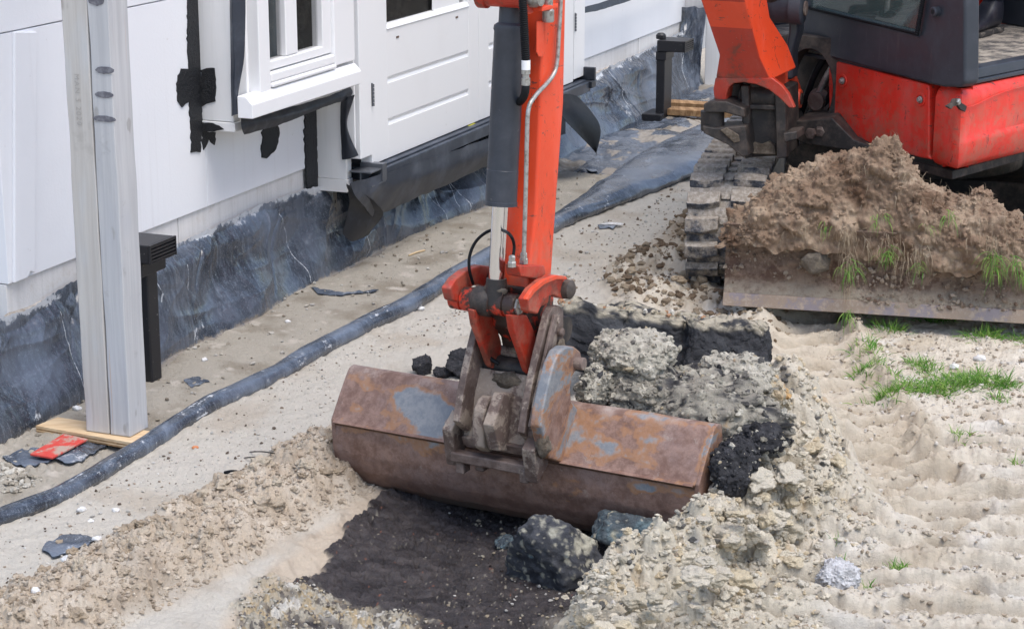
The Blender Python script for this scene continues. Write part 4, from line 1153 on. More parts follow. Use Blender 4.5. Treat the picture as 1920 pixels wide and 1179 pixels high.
zg0 = np.array([gz(x, y) for x, y in C[::30, :2]]); Z = Z + np.interp(np.arange(900), np.arange(0, 900, 30), zg0)[:, None]
ck = .42 * sst(-.5, .8, np.sin(Ag)) * 0 + .46 + .20 * sst(.15, .5, fb2(Qg * 9, Ag * 1.5, 64, 4)) + .35 * sst(.35, .55, fb2(Qg * 3, Ag, 65, 3)) + big * (-.14 + .25 * sst(.1, .4, fb2(Qg * 10, np.cos(Ag) * 4, 66, 4)))
md = .35 * sst(.3, -.4, np.sin(Ag)) + .25 * sst(.2, .45, fb2(Qg * 5, Ag, 67, 3))
npmesh('rolled_edge', np.stack([X, Y, Z], -1).reshape(-1, 3), gridfaces(900, 48, True), 'membrane', {'chalk_sheen': ('f', ck.reshape(-1)), 'muddy': ('f', md.reshape(-1))}, memb)
# sheet lying over the ground between the wall and the broad fold, half buried
s0 = so(1120, 330)[0]; NSs, NOo = 420, 160
Sg, Og = np.meshgrid(np.linspace(s0 - .2, SC_ - .05, NSs), np.linspace(.12, 1.25, NOo), indexing='ij')
P3 = W(0, 0, 0)[None, None] + Sg[..., None] * WD + Og[..., None] * WN
hgt = .030 + .045 * fb2(Sg * 3.5, Og * 3.5, 71, 4) + .03 * sst(.2, .9, Og)
base = ground(P3[..., 0], P3[..., 1])[0]
limit = sst(.9, .7, np.abs(Og - .6) / .5)
P3[..., 2] = base + hgt - .06 * sst(s0 + .25, s0 - .1, Sg)
ck = .3 * sst(.1, .4, fb2(Sg * 9, Og * 9, 72, 4)); md = .85 * sst(-.1, .25, fb2(Sg * 4, Og * 5, 73, 4))
keepm = np.ones(Sg.shape, bool)
oroll = np.interp(Sg, *(lambda a: (a[np.argsort(a[:, 0])][:, 0], a[np.argsort(a[:, 0])][:, 1]))(np.array([(np.dot(np.array([c[0], c[1], 0]) - W(0, 0, 0), WD), np.dot(np.array([c[0], c[1], 0]) - W(0, 0, 0), WN)) for c in C])))
Og2 = np.minimum(Og, oroll + .03)
P3 = W(0, 0, 0)[None, None] + Sg[..., None] * WD + Og2[..., None] * WN; P3[..., 2] = base * 0 + ground(P3[..., 0], P3[..., 1])[0] + hgt - .06 * sst(s0 + .25, s0 - .1, Sg)
npmesh('buried_fold', P3.reshape(-1, 3), gridfaces(NSs, NOo)[:, ::-1], 'membrane', {'chalk_sheen': ('f', ck.reshape(-1)), 'muddy': ('f', md.reshape(-1))}, memb)

# ------------------------------------------------------------------ floor vents
def vent(s, o, z, zfoot, label, foot=True, do=0.0):
    t = thing('air_vent', label, 'air vent', W(s, o + .08, 0), 'black plastic floor vents at the foot of the wall')
    wd, ht = .16, .062
    m = MB(); wbox(m, s - wd / 2, s + wd / 2, o, o + .155, z, z + ht)
    m.build('vent_head', 'plastic', t, bevel=.004)
    m = MB()
    for k in range(5):
        zz = z + .006 + k * .0115
        wbox(m, s - wd / 2 + .006, s + wd / 2 - .006, o + .156, o + .163, zz, zz + .006)
    wbox(m, s - wd / 2, s - wd / 2 + .005, o + .1555, o + .164, z, z + ht); wbox(m, s + wd / 2 - .005, s + wd / 2, o + .1555, o + .164, z, z + ht)
    wbox(m, s - wd / 2 + .0051, s + wd / 2 - .0051, o + .1555, o + .1635, z + ht - .003, z + ht); wbox(m, s - wd / 2 + .0051, s + wd / 2 - .0051, o + .1555, o + .1635, z, z + .004)
    m.build('louvre', 'plastic', t)
    m = MB(); q_ = .01 if not do else .048; wbox(m, s - wd / 2 + q_, s + wd / 2 - q_, o - .005 + do, o + .045 + do, zfoot, z + .01 if not do else z - .0005)
    wbox(m, s - wd / 2 + .004, s + wd / 2 - .004, o - .008 + do, o + .053 + do, z - .05, z - .001)
    m.build('duct', 'plastic', t, bevel=.006)
    m = MB(); c = W(s - .02, o + .004, z + ht)
    m.tube([c, c + [0, 0, .022], c + [0, 0, .034]], [.028, .028, .016], 20); m.build('cap', 'plastic', t, bevel=.004)
    if foot:
        m = MB(); wbox(m, s - wd / 2 - .04, s + wd / 2 - .01, o - .07, o + .045, zfoot, zfoot + .07); m.build('foot', 'plastic', t, bevel=.006)
sv, zv = wp(330, 445, .19 + .06)
vent(sv - .085, .09, zv - .055, -.01, 'black plastic floor vent beside the grey timber post', False, .072)
p = G(1250, 236, .0); sv = float(np.dot(p - W(0, 0, 0), WD)); ov = float(np.dot(p - W(0, 0, 0), WN))
vent(sv + .06, ov - .06, .415, 0.0, 'black plastic floor vent at the far corner of the wall')
# planks at the far corner
t = thing('plank', 'upper brown plank lying at the far wall corner', 'plank', G(1300, 205), 'brown planks at the far corner')
for q, (v, lb) in enumerate(((216, 'lower brown plank lying in front at the far wall corner'), (203, None))):
    tt_ = t if q else thing('plank', lb, 'plank', G(1300, 216), 'brown planks at the far corner')
    a, b = G(1248, v, .05), G(1420, v + 10, .05); dz = np.array([0, 0, .035]); e = np.array([.03, .10, 0])
    m = MB(); m.hexa([a, b, b + e, a + e], [a + dz, b + dz, b + e + dz, a + e + dz]); m.build('board', 'plank', tt_, bevel=.003)

# ------------------------------------------------------------------ timber post on its plywood plate
zp = .034
A_, B_, C_, D_ = (G(u, v, zp) for u, v in ((160, 808), (204.5, 815), (241, 821), (276, 808)))
post = thing('timber_post', 'tall grey weathered double timber post standing on plywood beside the vent', 'post', (A_ + C_) / 2)
xw = np.array([WN[0], WN[1], 0]); ux = WN; uy = WD
w1 = float(np.dot(B_ - A_, ux)); w2 = float(np.dot(C_ - B_, ux)); dp = .102
def timber(o, w, mat, name, lab=None):
    m = MB(); up = np.array([0, 0, 3.3])
    # slight lengthwise unevenness
    nz = 60; vs = []
    for k in range(nz):
        z = 3.3 * k / (nz - 1); e = .0012 * math.sin(z * 7 + w * 90) + .0008 * math.sin(z * 23)
        for (a, b) in ((0, 0), (w, 0), (w, dp), (0, dp)):
            r_ = e if a == 0 else -e
            vs.append(o + ux * (a + r_ + .0006) + uy * (b + abs(e)) + np.array([0, 0, z]))
    fs = [tuple(range(4))[::-1], tuple((nz - 1) * 4 + k for k in range(4))] + [(i * 4 + k, i * 4 + (k + 1) % 4, (i + 1) * 4 + (k + 1) % 4, (i + 1) * 4 + k) for i in range(nz - 1) for k in range(4)]
    m.add(vs, fs); ob = m.build(name, mat, post, bevel=.004)
    if lab: ob['label'] = lab
    return ob
T1 = timber(A_, w1 - .0015, 'grey_wood', 'timber'); T2 = timber(A_ + ux * (w1 + .0015), w2, 'grey_wood2', 'timber')
# bruises on the right hand timber, the stamped writing on the left one
m = MB()
for u0, u1, v, h in ((179, 214, 131, 7), (178, 213, 177, 6), (174, 218, 222, 6), (165, 195, 2, 8)):
    pts = []
    m = MB()
    for k in range(22):
        a = 2 * math.pi * k / 22
        x = (u0 + u1) / 2 + (u1 - u0) / 2 * math.cos(a) * (1 + .06 * random.uniform(-1, 1)); y = v + h * math.sin(a) * (1 + .12 * random.uniform(-1, 1)) + (x - u0) * .06
        pts.append(onplane(x, y, A_ - uy * .0015, uy))
    m.prism(pts, uy * .001); m.build('bruise_mark', 'bruise', T2)
cu = bpy.data.curves.new('stamped_writing', 'FONT'); cu.body = 'MAN 5 2020'; cu.size = .0235; cu.space_character = 1.25; cu.extrude = .0002; cu.offset = -.0002
tx = bpy.data.objects.new('stamped_writing', cu); COL.objects.link(tx)
bpy.context.view_layer.update()
me = bpy.data.meshes.new_from_object(tx); bpy.data.objects.remove(tx)
tw = bpy.data.objects.new('stamped_writing', me); COL.objects.link(tw); me.materials.append(M['ink'])
pt = onplane(139, 138, A_ - uy * .0012, uy)
xa = Vector((0, 0, -1)); ya = Vector(ux); za = xa.cross(ya)
mt = Matrix((xa, ya, za)).transposed().to_4x4(); mt.translation = Vector(pt)
tw.parent = T1; tw.matrix_parent_inverse = Matrix.Translation(Vector(ORG['timber'])).inverted(); tw.matrix_world = mt
tw.matrix_basis = mt

pl = [G(u, v, zp) for u, v in ((67, 797), (246, 829), (287, 808), (108, 781))]
m = MB(); m.prism([p - [0, 0, .001] for p in pl], [0, 0, -.004])
ply = m.build('plywood_plate', 'ply'); ply.data.materials.append(M['ply_edge'])
tag(ply, 'small plywood plate under the foot of the grey timber post', 'plywood plate')
for i in range(4):
    m = MB(); e = .0015 * (i % 2)
    c = sum(pl) / 4; q = [c + (p - c) * (1 - .006 * (i % 2)) for p in pl]
    m.prism([p - [0, 0, .0052 + i * .0045] for p in q], [0, 0, -.0040]); m.build('ply_layer', 'ply' if i % 2 == 0 else 'plank', ply)
rb = [G(u, v, .026) for u, v in ((56, 850), (98, 857), (165, 822), (120, 812))]
m = MB(); m.prism(rb, [0, 0, -.007]); tag(m.build('red_board', 'red_board', bevel=.002), 'short red board sticking out from under the plywood plate', 'board')
# foil scrap the red board lies on
def patch(name, pts, mat, z0, label, cat, seed, amp=3, h=.006, group=None, wavy=.010, n=40):
    """thin crumpled flake lying on the ground"""
    poly = [G(u, v, z0)[:2] for u, v in ragged(pts, amp, seed, 7)]
    P = np.array(poly); x0, x1, y0, y1 = P[:, 0].min(), P[:, 0].max(), P[:, 1].min(), P[:, 1].max()
    bm = bmesh.new(); vs = [bm.verts.new((p[0], p[1], 0)) for p in poly]; f = bm.faces.new(vs)
    bmesh.ops.triangulate(bm, faces=[f]); bmesh.ops.subdivide_edges(bm, edges=bm.edges[:], cuts=3, use_grid_fill=True)
    v = np.array([q.co[:] for q in bm.verts]); fs = [tuple(q.index for q in p.verts) for p in bm.faces]; bm.free()
    z = ground(v[:, 0], v[:, 1])[0]; z = z.mean() * .5 + z * .5
    e = np.maximum(inpoly(v[:, 0], v[:, 1], poly), 0)
    wz_ = wavy * (fb2(v[:, 0] * 14, v[:, 1] * 14, seed, 3) + .2)
    top = v.copy(); top[:, 2] = z + h + wz_
    bot = v.copy(); bot[:, 2] = top[:, 2] - .003
    m = MB(); N = len(v); m.add(list(top) + list(bot), fs + [tuple(i + N for i in f[::-1]) for f in fs])
    o = m.build(name, mat, None, smooth=True)
    at = o.data.attributes.new('chalk_sheen', 'FLOAT', 'POINT'); at.data.foreach_set('value', np.full(len(o.data.vertices), .55, np.float32))
    return tag(o, label, cat, group)
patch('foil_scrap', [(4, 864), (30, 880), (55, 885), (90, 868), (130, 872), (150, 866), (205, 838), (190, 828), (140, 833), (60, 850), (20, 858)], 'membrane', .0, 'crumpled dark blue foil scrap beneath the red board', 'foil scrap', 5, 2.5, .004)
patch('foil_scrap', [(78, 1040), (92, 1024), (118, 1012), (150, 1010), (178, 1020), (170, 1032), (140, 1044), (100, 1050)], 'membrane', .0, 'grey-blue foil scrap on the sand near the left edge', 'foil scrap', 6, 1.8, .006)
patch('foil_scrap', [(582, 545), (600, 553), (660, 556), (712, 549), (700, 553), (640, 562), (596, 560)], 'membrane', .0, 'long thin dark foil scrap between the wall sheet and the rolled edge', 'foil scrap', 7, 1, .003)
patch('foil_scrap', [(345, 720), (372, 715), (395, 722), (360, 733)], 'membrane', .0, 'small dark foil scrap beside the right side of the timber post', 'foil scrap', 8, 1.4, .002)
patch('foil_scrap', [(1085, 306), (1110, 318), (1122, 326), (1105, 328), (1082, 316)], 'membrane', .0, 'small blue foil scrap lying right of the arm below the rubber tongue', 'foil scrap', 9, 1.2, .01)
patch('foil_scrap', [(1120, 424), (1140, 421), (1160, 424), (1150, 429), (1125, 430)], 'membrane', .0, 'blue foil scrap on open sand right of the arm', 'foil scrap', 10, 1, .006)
# ------------------------------------------------------------------ the excavator
B0 = G(623, 790, .18)
BA = np.array([.878, -.478, 0]); BA /= np.linalg.norm(BA)          # along the bucket, towards the camera's right
BR = np.array([-BA[1], BA[0], 0])                                  # away from the camera, in the arm's plane
BL = 1.115
def BP(al_, r, z): return B0 * np.array([1, 1, 0]) + BA * al_ + BR * r + np.array([0, 0, z])
def AP(u, v, al_): return onplane(u, v, BP(al_, 0, 0), BA)
def alat(u, v, r=0.0): return float(np.dot(onplane(u, v, BP(0, r, 0), BR) - BP(0, 0, 0), BA))
ex = thing('excavator', 'orange mini excavator with a wide rusty grading bucket and earth on its blade', 'excavator', (1.64, 8.45, 0))

# bucket
prof = [(.150, .306), (.138, .311), (.128, .314), (.108, .311), (.097, .303), (.055, .250), (.010, .187), (.002, .181), (.012, .174), (.010, .140), (.014, .09), (.030, .035), (.058, -.008), (.100, -.042), (.160, -.064), (.24, -.074), (.34, -.076), (.44, -.070)]
NA = 420
pr = np.array(prof); d = np.concatenate([[0], np.cumsum(np.hypot(*np.diff(pr, axis=0).T))]); q = np.linspace(0, d[-1], 120)
pr = np.stack([np.interp(q, d, pr[:, 0]), np.interp(q, d, pr[:, 1])], -1)
tn = np.gradient(pr, axis=0); tn /= np.linalg.norm(tn, axis=1)[:, None]; nn = np.stack([-tn[:, 1], tn[:, 0]], -1)
inn = pr - nn * .014 if nn[20][0] < 0 else pr + nn * .014
loop = np.concatenate([pr, inn[::-1]])
al_ = np.linspace(0, BL, NA)
Ag, Kg = np.meshgrid(al_, np.arange(len(loop)), indexing='ij')
Rr = loop[Kg, 0]; Zz = loop[Kg, 1]
dent = .004 * fb2(Ag * 5, Zz * 9, 301, 3) + .0012 * fb2(Ag * 26, Zz * 26, 302, 3)
Rr = Rr + dent; Zz = Zz + dent * .5
V = B0[None, None] * np.array([1, 1, 0]) + Ag[..., None] * BA + Rr[..., None] * BR; V[..., 2] += Zz
pz = Kg / len(loop) * 2
fl_ = .5 + .20 * fb2(Ag * 5.5, pz * 9, 311, 6, .62) + .03 * fb2(Ag * 50, pz * 60, 312, 3)
def spot(a0, z0, ra, rz_, k): return k * np.exp(-((Ag - a0) / ra) ** 2 - ((Zz - z0) / rz_) ** 2)
fl_ = fl_ + spot(.27, .235, .075, .05, .13) + spot(.20, .26, .05, .03, .08) + spot(.06, .25, .03, .05, .06) + spot(.33, .21, .06, .04, .10) + spot(.86, .235, .06, .04, .10) + spot(.80, .20, .05, .04, .08) + spot(.97, .26, .04, .03, .07) + spot(.73, .24, .04, .05, .08) + spot(1.12, .26, .015, .05, .10) + spot(.30, .14, .06, .03, .06) + spot(.74, .13, .10, .025, .07) + spot(.95, .15, .08, .015, .06) + spot(1.05, .15, .08, .012, .05) - .02
buck = npmesh('bucket', V.reshape(-1, 3), gridfaces(NA, len(loop), True), 'bucket', {'flake': ('f', fl_.reshape(-1))}, ex)
bm = bmesh.new(); bm.from_mesh(buck.data); bmesh.ops.recalc_face_normals(bm, faces=bm.faces); bm.to_mesh(buck.data); bm.free()
for s in (0, 1):
    sp = [(p[0], p[1]) for p in prof if not .16 < p[0] < .23 or p[1] < 0]
    side = [(.150, .306), (.128, .314), (.108, .311), (.097, .303), (.055, .250), (.006, .182), (.012, .10), (.030, .035), (.058, -.008), (.100, -.042), (.160, -.064), (.24, -.074), (.44, -.070), (.44, -.02), (.34, .06), (.22, .14), (.16, .26)]
    m = MB(); o_ = -.010 if s == 0 else BL - .004
    m.prism([BP(o_, r + (.0015 if s else .0015), z) for r, z in side], BA * .014); m.build('bucket_side', 'bucket_plain', ex, bevel=.003)
m = MB(); m.hexa([BP(.004, -.0065, .1805), BP(.004, .006, .1735), BP(.004, .012, .1745), BP(.004, .006, .184)], [BP(BL - .004, -.0065, .1805), BP(BL - .004, .006, .1735), BP(BL - .004, .012, .1745), BP(BL - .004, .006, .184)])
m.build('weld_seam', 'bucket_plain', ex)
m = MB(); m.hexa([BP(.004, .0055, .1730), BP(.004, .009, .1685), BP(.004, .02, .1685), BP(.004, .02, .1730)], [BP(BL - .004, .0055, .1730), BP(BL - .004, .009, .1685), BP(BL - .004, .02, .1685), BP(BL - .004, .02, .1730)])
m.build('seam_gap', 'seam', ex)
m = MB(); m.hexa([BP(0, .40, -.062), BP(0, .49, -.074), BP(0, .49, -.080), BP(0, .40, -.078)], [BP(BL, .40, -.062), BP(BL, .49, -.074), BP(BL, .49, -.080), BP(BL, .40, -.078)])
m.build('bucket_edge', 'edge', ex)

# hanger ears of the bucket
aR = alat(1052, 868); aL = alat(905, 848)
ear_px = [(1014, 800), (1018, 770), (1030, 715), (1040, 680), (1050, 659), (1062, 650), (1078, 650), (1089, 659), (1092, 674), (1084, 688), (1074, 706), (1070, 728), (1072, 752), (1085, 768), (1085, 800), (1062, 870), (1030, 860)]
TH = .034
def ear(al_, lab):
    P = []
    for u, v in ear_px: P.append(AP(u, v, aR))
    off = BA * (al_ - aR)
    m = MB(); m.prism([p + off - BA * TH for p in P], BA * TH); m.build('bucket_ear', 'ear', ex, bevel=.006)
ear(aR, ''); 
eR = [np.dot(AP(u, v, aR) - BP(0, 0, 0), BR) for u, v in ear_px]
m = MB(); c = AP(1080, 680, aR) ; m.cyl(c - BA * .24, c + BA * .025, .017); m.build('hanger_pin', 'coupler', ex, bevel=.002)

# quick coupler
cR = alat(1006, 800, -.03); cL = alat(872, 800, -.03); aD = (cR + cL) / 2
plate = [(983, 812), (991, 760), (1000, 712), (1012, 660), (1022, 620), (1030, 588), (1037, 575), (1050, 573), (1057, 582), (1057, 640), (1050, 665), (1038, 690), (1022, 735), (1014, 770), (1010, 800), (1012, 818), (1000, 830)]
P = [AP(u, v, cR) for u, v in plate]
for al_, lab in ((cR, 'plate'), (cL + .022, 'plate')):
    m = MB(); m.prism([p + BA * (al_ - cR) - BA * .022 for p in P], BA * .022)
    o = m.build('coupler_plate', 'coupler', ex, bevel=.003)
# ribs and bolts on the right plate
m = MB()
for u, v, r in ((1024, 664, .014), (1048, 622, .012), (1040, 600, .010)):
    c = AP(u, v, cR); m = MB(); m.lathe(c, BA, [(-.002, r), (.010, r), (.014, r * .7)], 14); m.build('bolt_head', 'coupler', ex, smooth=True)
m = MB(); Pr = [AP(u, v, cR + .006) for u, v in ((989, 800), (1000, 740), (1013, 684), (1027, 622), (1035, 590), (1041, 590), (1033, 634), (1020, 690), (1007, 745), (999, 802))]
m.prism(Pr, BA * .010); m.build('plate_rib', 'coupler', ex, bevel=.003)
# web between the plates
def wb(u, v, al_): return AP(u, v, al_)
mid = aD
def rz(u, v, al_): p = AP(u, v, al_); return float(np.dot(p - BP(0, 0, 0), BR)), float(p[2])
w0 = rz(930, 838, aD); w1_ = rz(938, 760, aD); w2_ = rz(950, 700, aD)
m = MB(); A0, A1 = cL + .001, cR - .023
ws_ = [w0, w1_, w2_]; vs = []
nx_, nz_ = 24, 30
vs = []
for i in range(nz_):
    t = i / (nz_ - 1) * 2; k = min(int(t), 1); f = t - k
    r_ = ws_[k][0] * (1 - f) + ws_[k + 1][0] * f + .012; z_ = ws_[k][1] * (1 - f) + ws_[k + 1][1] * f
    for j in range(nx_):
        a = A0 + (A1 - A0) * j / (nx_ - 1)
        e = .006 * fb2(np.array([a * 22.0]), np.array([z_ * 22.0]), 77, 3)[0]
        notch = 0
        vs.append(BP(a, r_ + e, z_))
fr_ = [tuple(x) for x in gridfaces(nz_, nx_)]; N = len(vs)
bk_ = [p + BR * .03 for p in vs]
m.add(vs + bk_, fr_ + [tuple(i + N for i in f[::-1]) for f in fr_])
m.add([], [])
m.build('coupler_web', 'coupler_dusty', ex, smooth=True)
m = MB(); m.hexa([BP(A0, w0[0] + .012, w0[1] - .016), BP(A0, w0[0] + .0, w0[1] + .012), BP(A0, w0[0] + .07, w0[1] + .02), BP(A0, w0[0] + .07, w0[1] - .016)],
                 [BP(A1, w0[0] + .012, w0[1] - .016), BP(A1, w0[0] + .0, w0[1] + .012), BP(A1, w0[0] + .07, w0[1] + .02), BP(A1, w0[0] + .07, w0[1] - .016)]); m.build('coupler_foot', 'coupler', ex, bevel=.003)
# hook lug and the raised box beside it
al1 = aD - .035
lug = [(897, 838), (895, 800), (898, 768), (906, 748), (915, 741), (924, 745), (926, 756), (914, 775), (910, 800), (912, 830), (918, 842), (908, 846)]
m = MB(); m.prism([AP(u, v, al1) - BA * .018 for u, v in lug], BA * .036); m.build('hook_lug', 'coupler_dusty', ex, bevel=.007, seg=3)
m = MB(); al2 = aD + .008; q = [AP(u, v, al2) for u, v in ((925, 842), (914, 795), (934, 735), (958, 735), (950, 800), (942, 842))]
m.prism([p - BA * .012 - BR * .006 for p in q], BA * .034); m.build('latch_box', 'coupler_dusty', ex, bevel=.004)
# cross bar with its end lugs
b0, b1 = AP(868, 858, cL - .02), AP(1000, 884, cR + .01)
b0 = AP(850, 852, cL - .02); b1 = AP(1008, 882, cR + .02)
up = np.array([0, 0, 1.0])
dirb = (b1 - b0) / np.linalg.norm(b1 - b0)
m = MB(); m.box((b0 + b1) / 2, (b1 - b0) / 2, BR * .018, up * .014); m.build('cross_bar', 'coupler', ex, bevel=.005)
for (pt, ht_, wdt) in ((AP(852, 820, cL - .025), .055, .016), (AP(1003, 855, cR + .016), .05, .020)):
    m = MB(); m.box(pt, BA * wdt, BR * .03 + up * .02, up * ht_ - BR * .012); m.build('end_lug', 'coupler', ex, bevel=.005)
for u, v, al_ in ((868, 872, cL + .005), (988, 890, cR - .01), (905, 868, cL + .06)):
    c = AP(u, v, al_); m = MB(); m.box(c, BA * .013, BR * .02, up * .018); m.build('bar_nub', 'coupler', ex, bevel=.004)
m = MB(); c = AP(1004, 812, cR + .012); m.lathe(c - BA * .02, BA, [(0, .02), (.035, .02), (.042, .015)], 18); m.build('pin_end', 'coupler', ex, smooth=True)

# dipper arm
dR = aD + .060
ridge = [(1034, -330), (1022, 0), (1014, 200), (1006, 380), (990, 500), (990, 560)]
fare = [(1084, -330), (1062, 0), (1058, 200), (1044, 400), (1036, 520), (1030, 600)]
sec = []
for (u, v), (u2, v2) in zip(ridge, fare):
    p = AP(u, v, dR); r0 = float(np.dot(p - BP(0, 0, 0), BR)); p2 = AP(u2, v2, dR); r1 = float(np.dot(p2 - BP(0, 0, 0), BR))
    sec.append((r0, r1, (p[2] + p2[2]) / 2))
m = MB(); vs = []
for i, (r0, r1, z) in enumerate(sec): vs += [BP(dR, r0, z), BP(dR, r1, z), BP(aD - .060, r1, z), BP(aD - .060, r0, z)]
n = len(sec)
m.add(vs, [(0, 1, 2, 3), tuple(4 * (n - 1) + k for k in (3, 2, 1, 0))] + [(4 * i + k, 4 * i + (k + 1) % 4, 4 * i + 4 + (k + 1) % 4, 4 * i + 4 + k) for i in range(n - 1) for k in range(4)])
arm = m.build('dipper_arm', 'orange', ex, bevel=.010, seg=3)
# pipes run on the arm
def onarm(u, v, off=.0): return onplane(u, v, BP(0, rface(v) - off, 0), BR)
def rface(v):
    vv = [q[1] for q in ridge]; rr_ = [q[0] for q in sec]; return float(np.interp(v, vv, rr_))
def smooth_path(pts, n=60):
    pts = np.array(pts, float); t = np.linspace(0, len(pts) - 1, n); P = [pts[0]] + list(pts) + [pts[-1]]
    out = []
    for x in t:
        i = min(int(x), len(pts) - 2); f = x - i; p0, p1, p2, p3 = (np.array(P[i + k]) for k in range(4))
        out.append(.5 * ((2 * p1) + (-p0 + p2) * f + (2 * p0 - 5 * p1 + 4 * p2 - p3) * f * f + (-p0 + 3 * p1 - 3 * p2 + p3) * f ** 3))
    return out
pp_ = [AP(u, v, dR + .012) for u, v in ((1054, -330), (1052, -30), (1048, 60), (1044, 118), (1034, 146), (1004, 180), (991, 205), (988, 260), (986, 350), (982, 488))]
m = MB(); m.tube(smooth_path(pp_, 110), .0058, 12); m.build('steel_pipe', 'zinc', arm, smooth=True)
for u, v, r in ((982, 484, .0125), (960, 490, .012)):
    c = AP(u, v, dR + .004); m = MB(); m.lathe(c - up * .014, up, [(0, r), (.012, r), (.014, r * .8), (.026, r * .8), (.030, r * .55)], 6); m.build('pipe_nut', 'zinc', arm)
m = MB(); q = [AP(u, v, dR - .02) for u, v in ((945, 494), (995, 494), (998, 510), (985, 521), (950, 515))]
m.prism(q, BA * .042); m.build('pipe_block', 'orange_worn_shaded', arm, bevel=.004)
m = MB(); c0, c1 = AP(978, -40, dR + .0), AP(986, 112, dR + .0)
npt = 150; m.tube([c0 + (c1 - c0) * i / npt for i in range(npt + 1)], [.0115 if (i // 2) % 2 else .0098 for i in range(npt + 1)], 14); m.build('ribbed_hose', 'rubber', arm, smooth=True)
m = MB(); m.cyl(AP(986, 113, dR), AP(986, 131, dR), .0115); m.build('hose_band', 'paint', arm, smooth=True)
m = MB(); m.lathe(AP(986, 160, dR), up, [(0, .0118), (.018, .0118), (.019, .009), (.028, .009), (.029, .0118), (.040, .0118)], 10); m.build('hose_fitting', 'zinc', arm)
m = MB(); m.tube(smooth_path([AP(986, 158, dR), AP(985, 172, dR), AP(981, 184, dR - .01), AP(974, 192, dR - .03)], 14), .0105, 12); m.build('hose_elbow', 'rubber', arm, smooth=True)
# clamp and fitting at the head of the arm
m = MB(); m.box(AP(1022, 14, dR + .014), BA * .016, BR * .045, up * .006); m.build('pipe_clamp', 'orange', arm, bevel=.003)
m = MB(); m.lathe(AP(1028, 42, dR + .018), up, [(0, .013), (.004, .0155), (.030, .0155), (.034, .012), (.09, .012)], 12); m.build('clamp_nut', 'zinc', arm, smooth=True)
m = MB(); q = [AP(u, v, dR + .0006) for u, v in ((1003, 40), (1016, 38), (1018, 100), (1014, 108), (1006, 106), (1003, 98))]
m.prism(q, BA * .006); m.build('weld_pad', 'orange', arm, bevel=.003)

# cylinder
cy = lambda u, v: AP(u, v, aD - .012)
rod0, rod1 = cy(939, 380), cy(931, 530)
cb0, cb1 = cy(957, 44), cy(939, 386)
m = MB(); ax = cb1 - cb0; L = np.linalg.norm(ax)
m.lathe(cb0, ax, [(-.004, .026), (0, .034), (.006, .042), (.016, .0435), (.022, .041), (L * .80, .041), (L * .80 + .001, .0418), (L - .012, .0418), (L - .011, .0435), (L - .001, .0435), (L, .030)], 48)
cyl_ = m.build('bucket_cylinder', 'dark_paint', ex, smooth=True)
m = MB(); m.tube([cb0 - ax / L * .30, cb0], [.031, .031], 32); m.build('cylinder_head', 'dark_paint', cyl_, smooth=True)
m = MB(); m.cyl(cb1 - ax / L * .05, rod1 + (rod1 - rod0) * .05, .0225, seg=40); m.build('rod', 'chrome', cyl_, smooth=True)
m = MB(); c = cy(948, -8)
m.lathe(c - BA * .075, BA, [(0, .036), (.022, .036), (.024, .030), (.126, .030), (.128, .040), (.150, .040)], 36); hp = m.build('head_pin_boss', 'orange_worn_shaded', ex, smooth=True)
m = MB(); m.lathe(c + BA * .070, BA, [(0, .026), (.020, .026), (.026, .022), (.034, .022), (.036, .016)], 28); m.build('head_pin', 'zinc', ex, smooth=True)
m = MB(); m.lathe(c + BA * .062, BA, [(0, .043), (.010, .043)], 28); m.build('pin_washer', 'orange', ex, smooth=True)

# link: pin P1 through the rod end, two curved arms back to the arm tip, H link down to the coupler
P1 = cy(930, 568)
m = MB()
m.lathe(P1 - BA * .135, BA, [(0, .020), (.004, .031), (.034, .032), (.036, .026), (.038, .026), (.040, .032), (.070, .034), (.072, .037), (.128, .037), (.130, .032), (.164, .032), (.166, .027), (.169, .027), (.170, .031), (.198, .031), (.200, .029)], 40)
m.build('link_pin', 'orange_oily', ex, smooth=True)
m = MB(); m.lathe(P1 - BA * .060, BA, [(0, .0375), (.004, .0395), (.046, .0395), (.050, .0375)], 36)
e_ = m.build('rod_eye', 'black_steel', ex, smooth=True)
m = MB(); m.tube([rod1 - [0, 0, -.012], P1], [.027, .034], 28); m.build('rod_end', 'black_steel', ex, smooth=True)
m = MB(); e = P1 + BA * .066; m.lathe(e, BA, [(0, .024), (.006, .024), (.008, .012), (.018, .011)], 6); m.build('pin_nut', 'zinc', ex)
for al_, nm in ((aD + .105, 1), (aD - .125, 0)):
    arc = [(984, 583), (979, 560), (992, 540), (1012, 524), (1036, 515), (1054, 517), (1063, 530), (1062, 548), (1052, 560), (1040, 557), (1030, 552), (1020, 556), (1008, 570), (1000, 588)]
    P = [AP(u, v, aD + .105) + BA * (al_ - aD - .105) for u, v in arc]
    m = MB(); m.prism([p - BA * .014 for p in P], BA * .028); m.build('link_arm', 'orange_worn_shaded' if nm else 'orange_worn_shaded', ex, bevel=.005)
    if nm:
        # flanged rim of the casting
        rim = [(979, 560), (992, 540), (1012, 524), (1036, 515), (1054, 517), (1056, 523), (1036, 523), (1014, 532), (996, 547), (984, 563)]
        m = MB(); m.prism([AP(u, v, aD + .12) for u, v in rim], BA * .012); m.build('link_rim', 'orange', ex, bevel=.002)
c = AP(1048, 540, aD + .10)
m = MB(); m.lathe(c - BA * .22, BA, [(0, .020), (.236, .020), (.238, .026), (.256, .026), (.262, .018)], 26); m.build('arm_tip_pin', 'black_steel', ex, smooth=True)
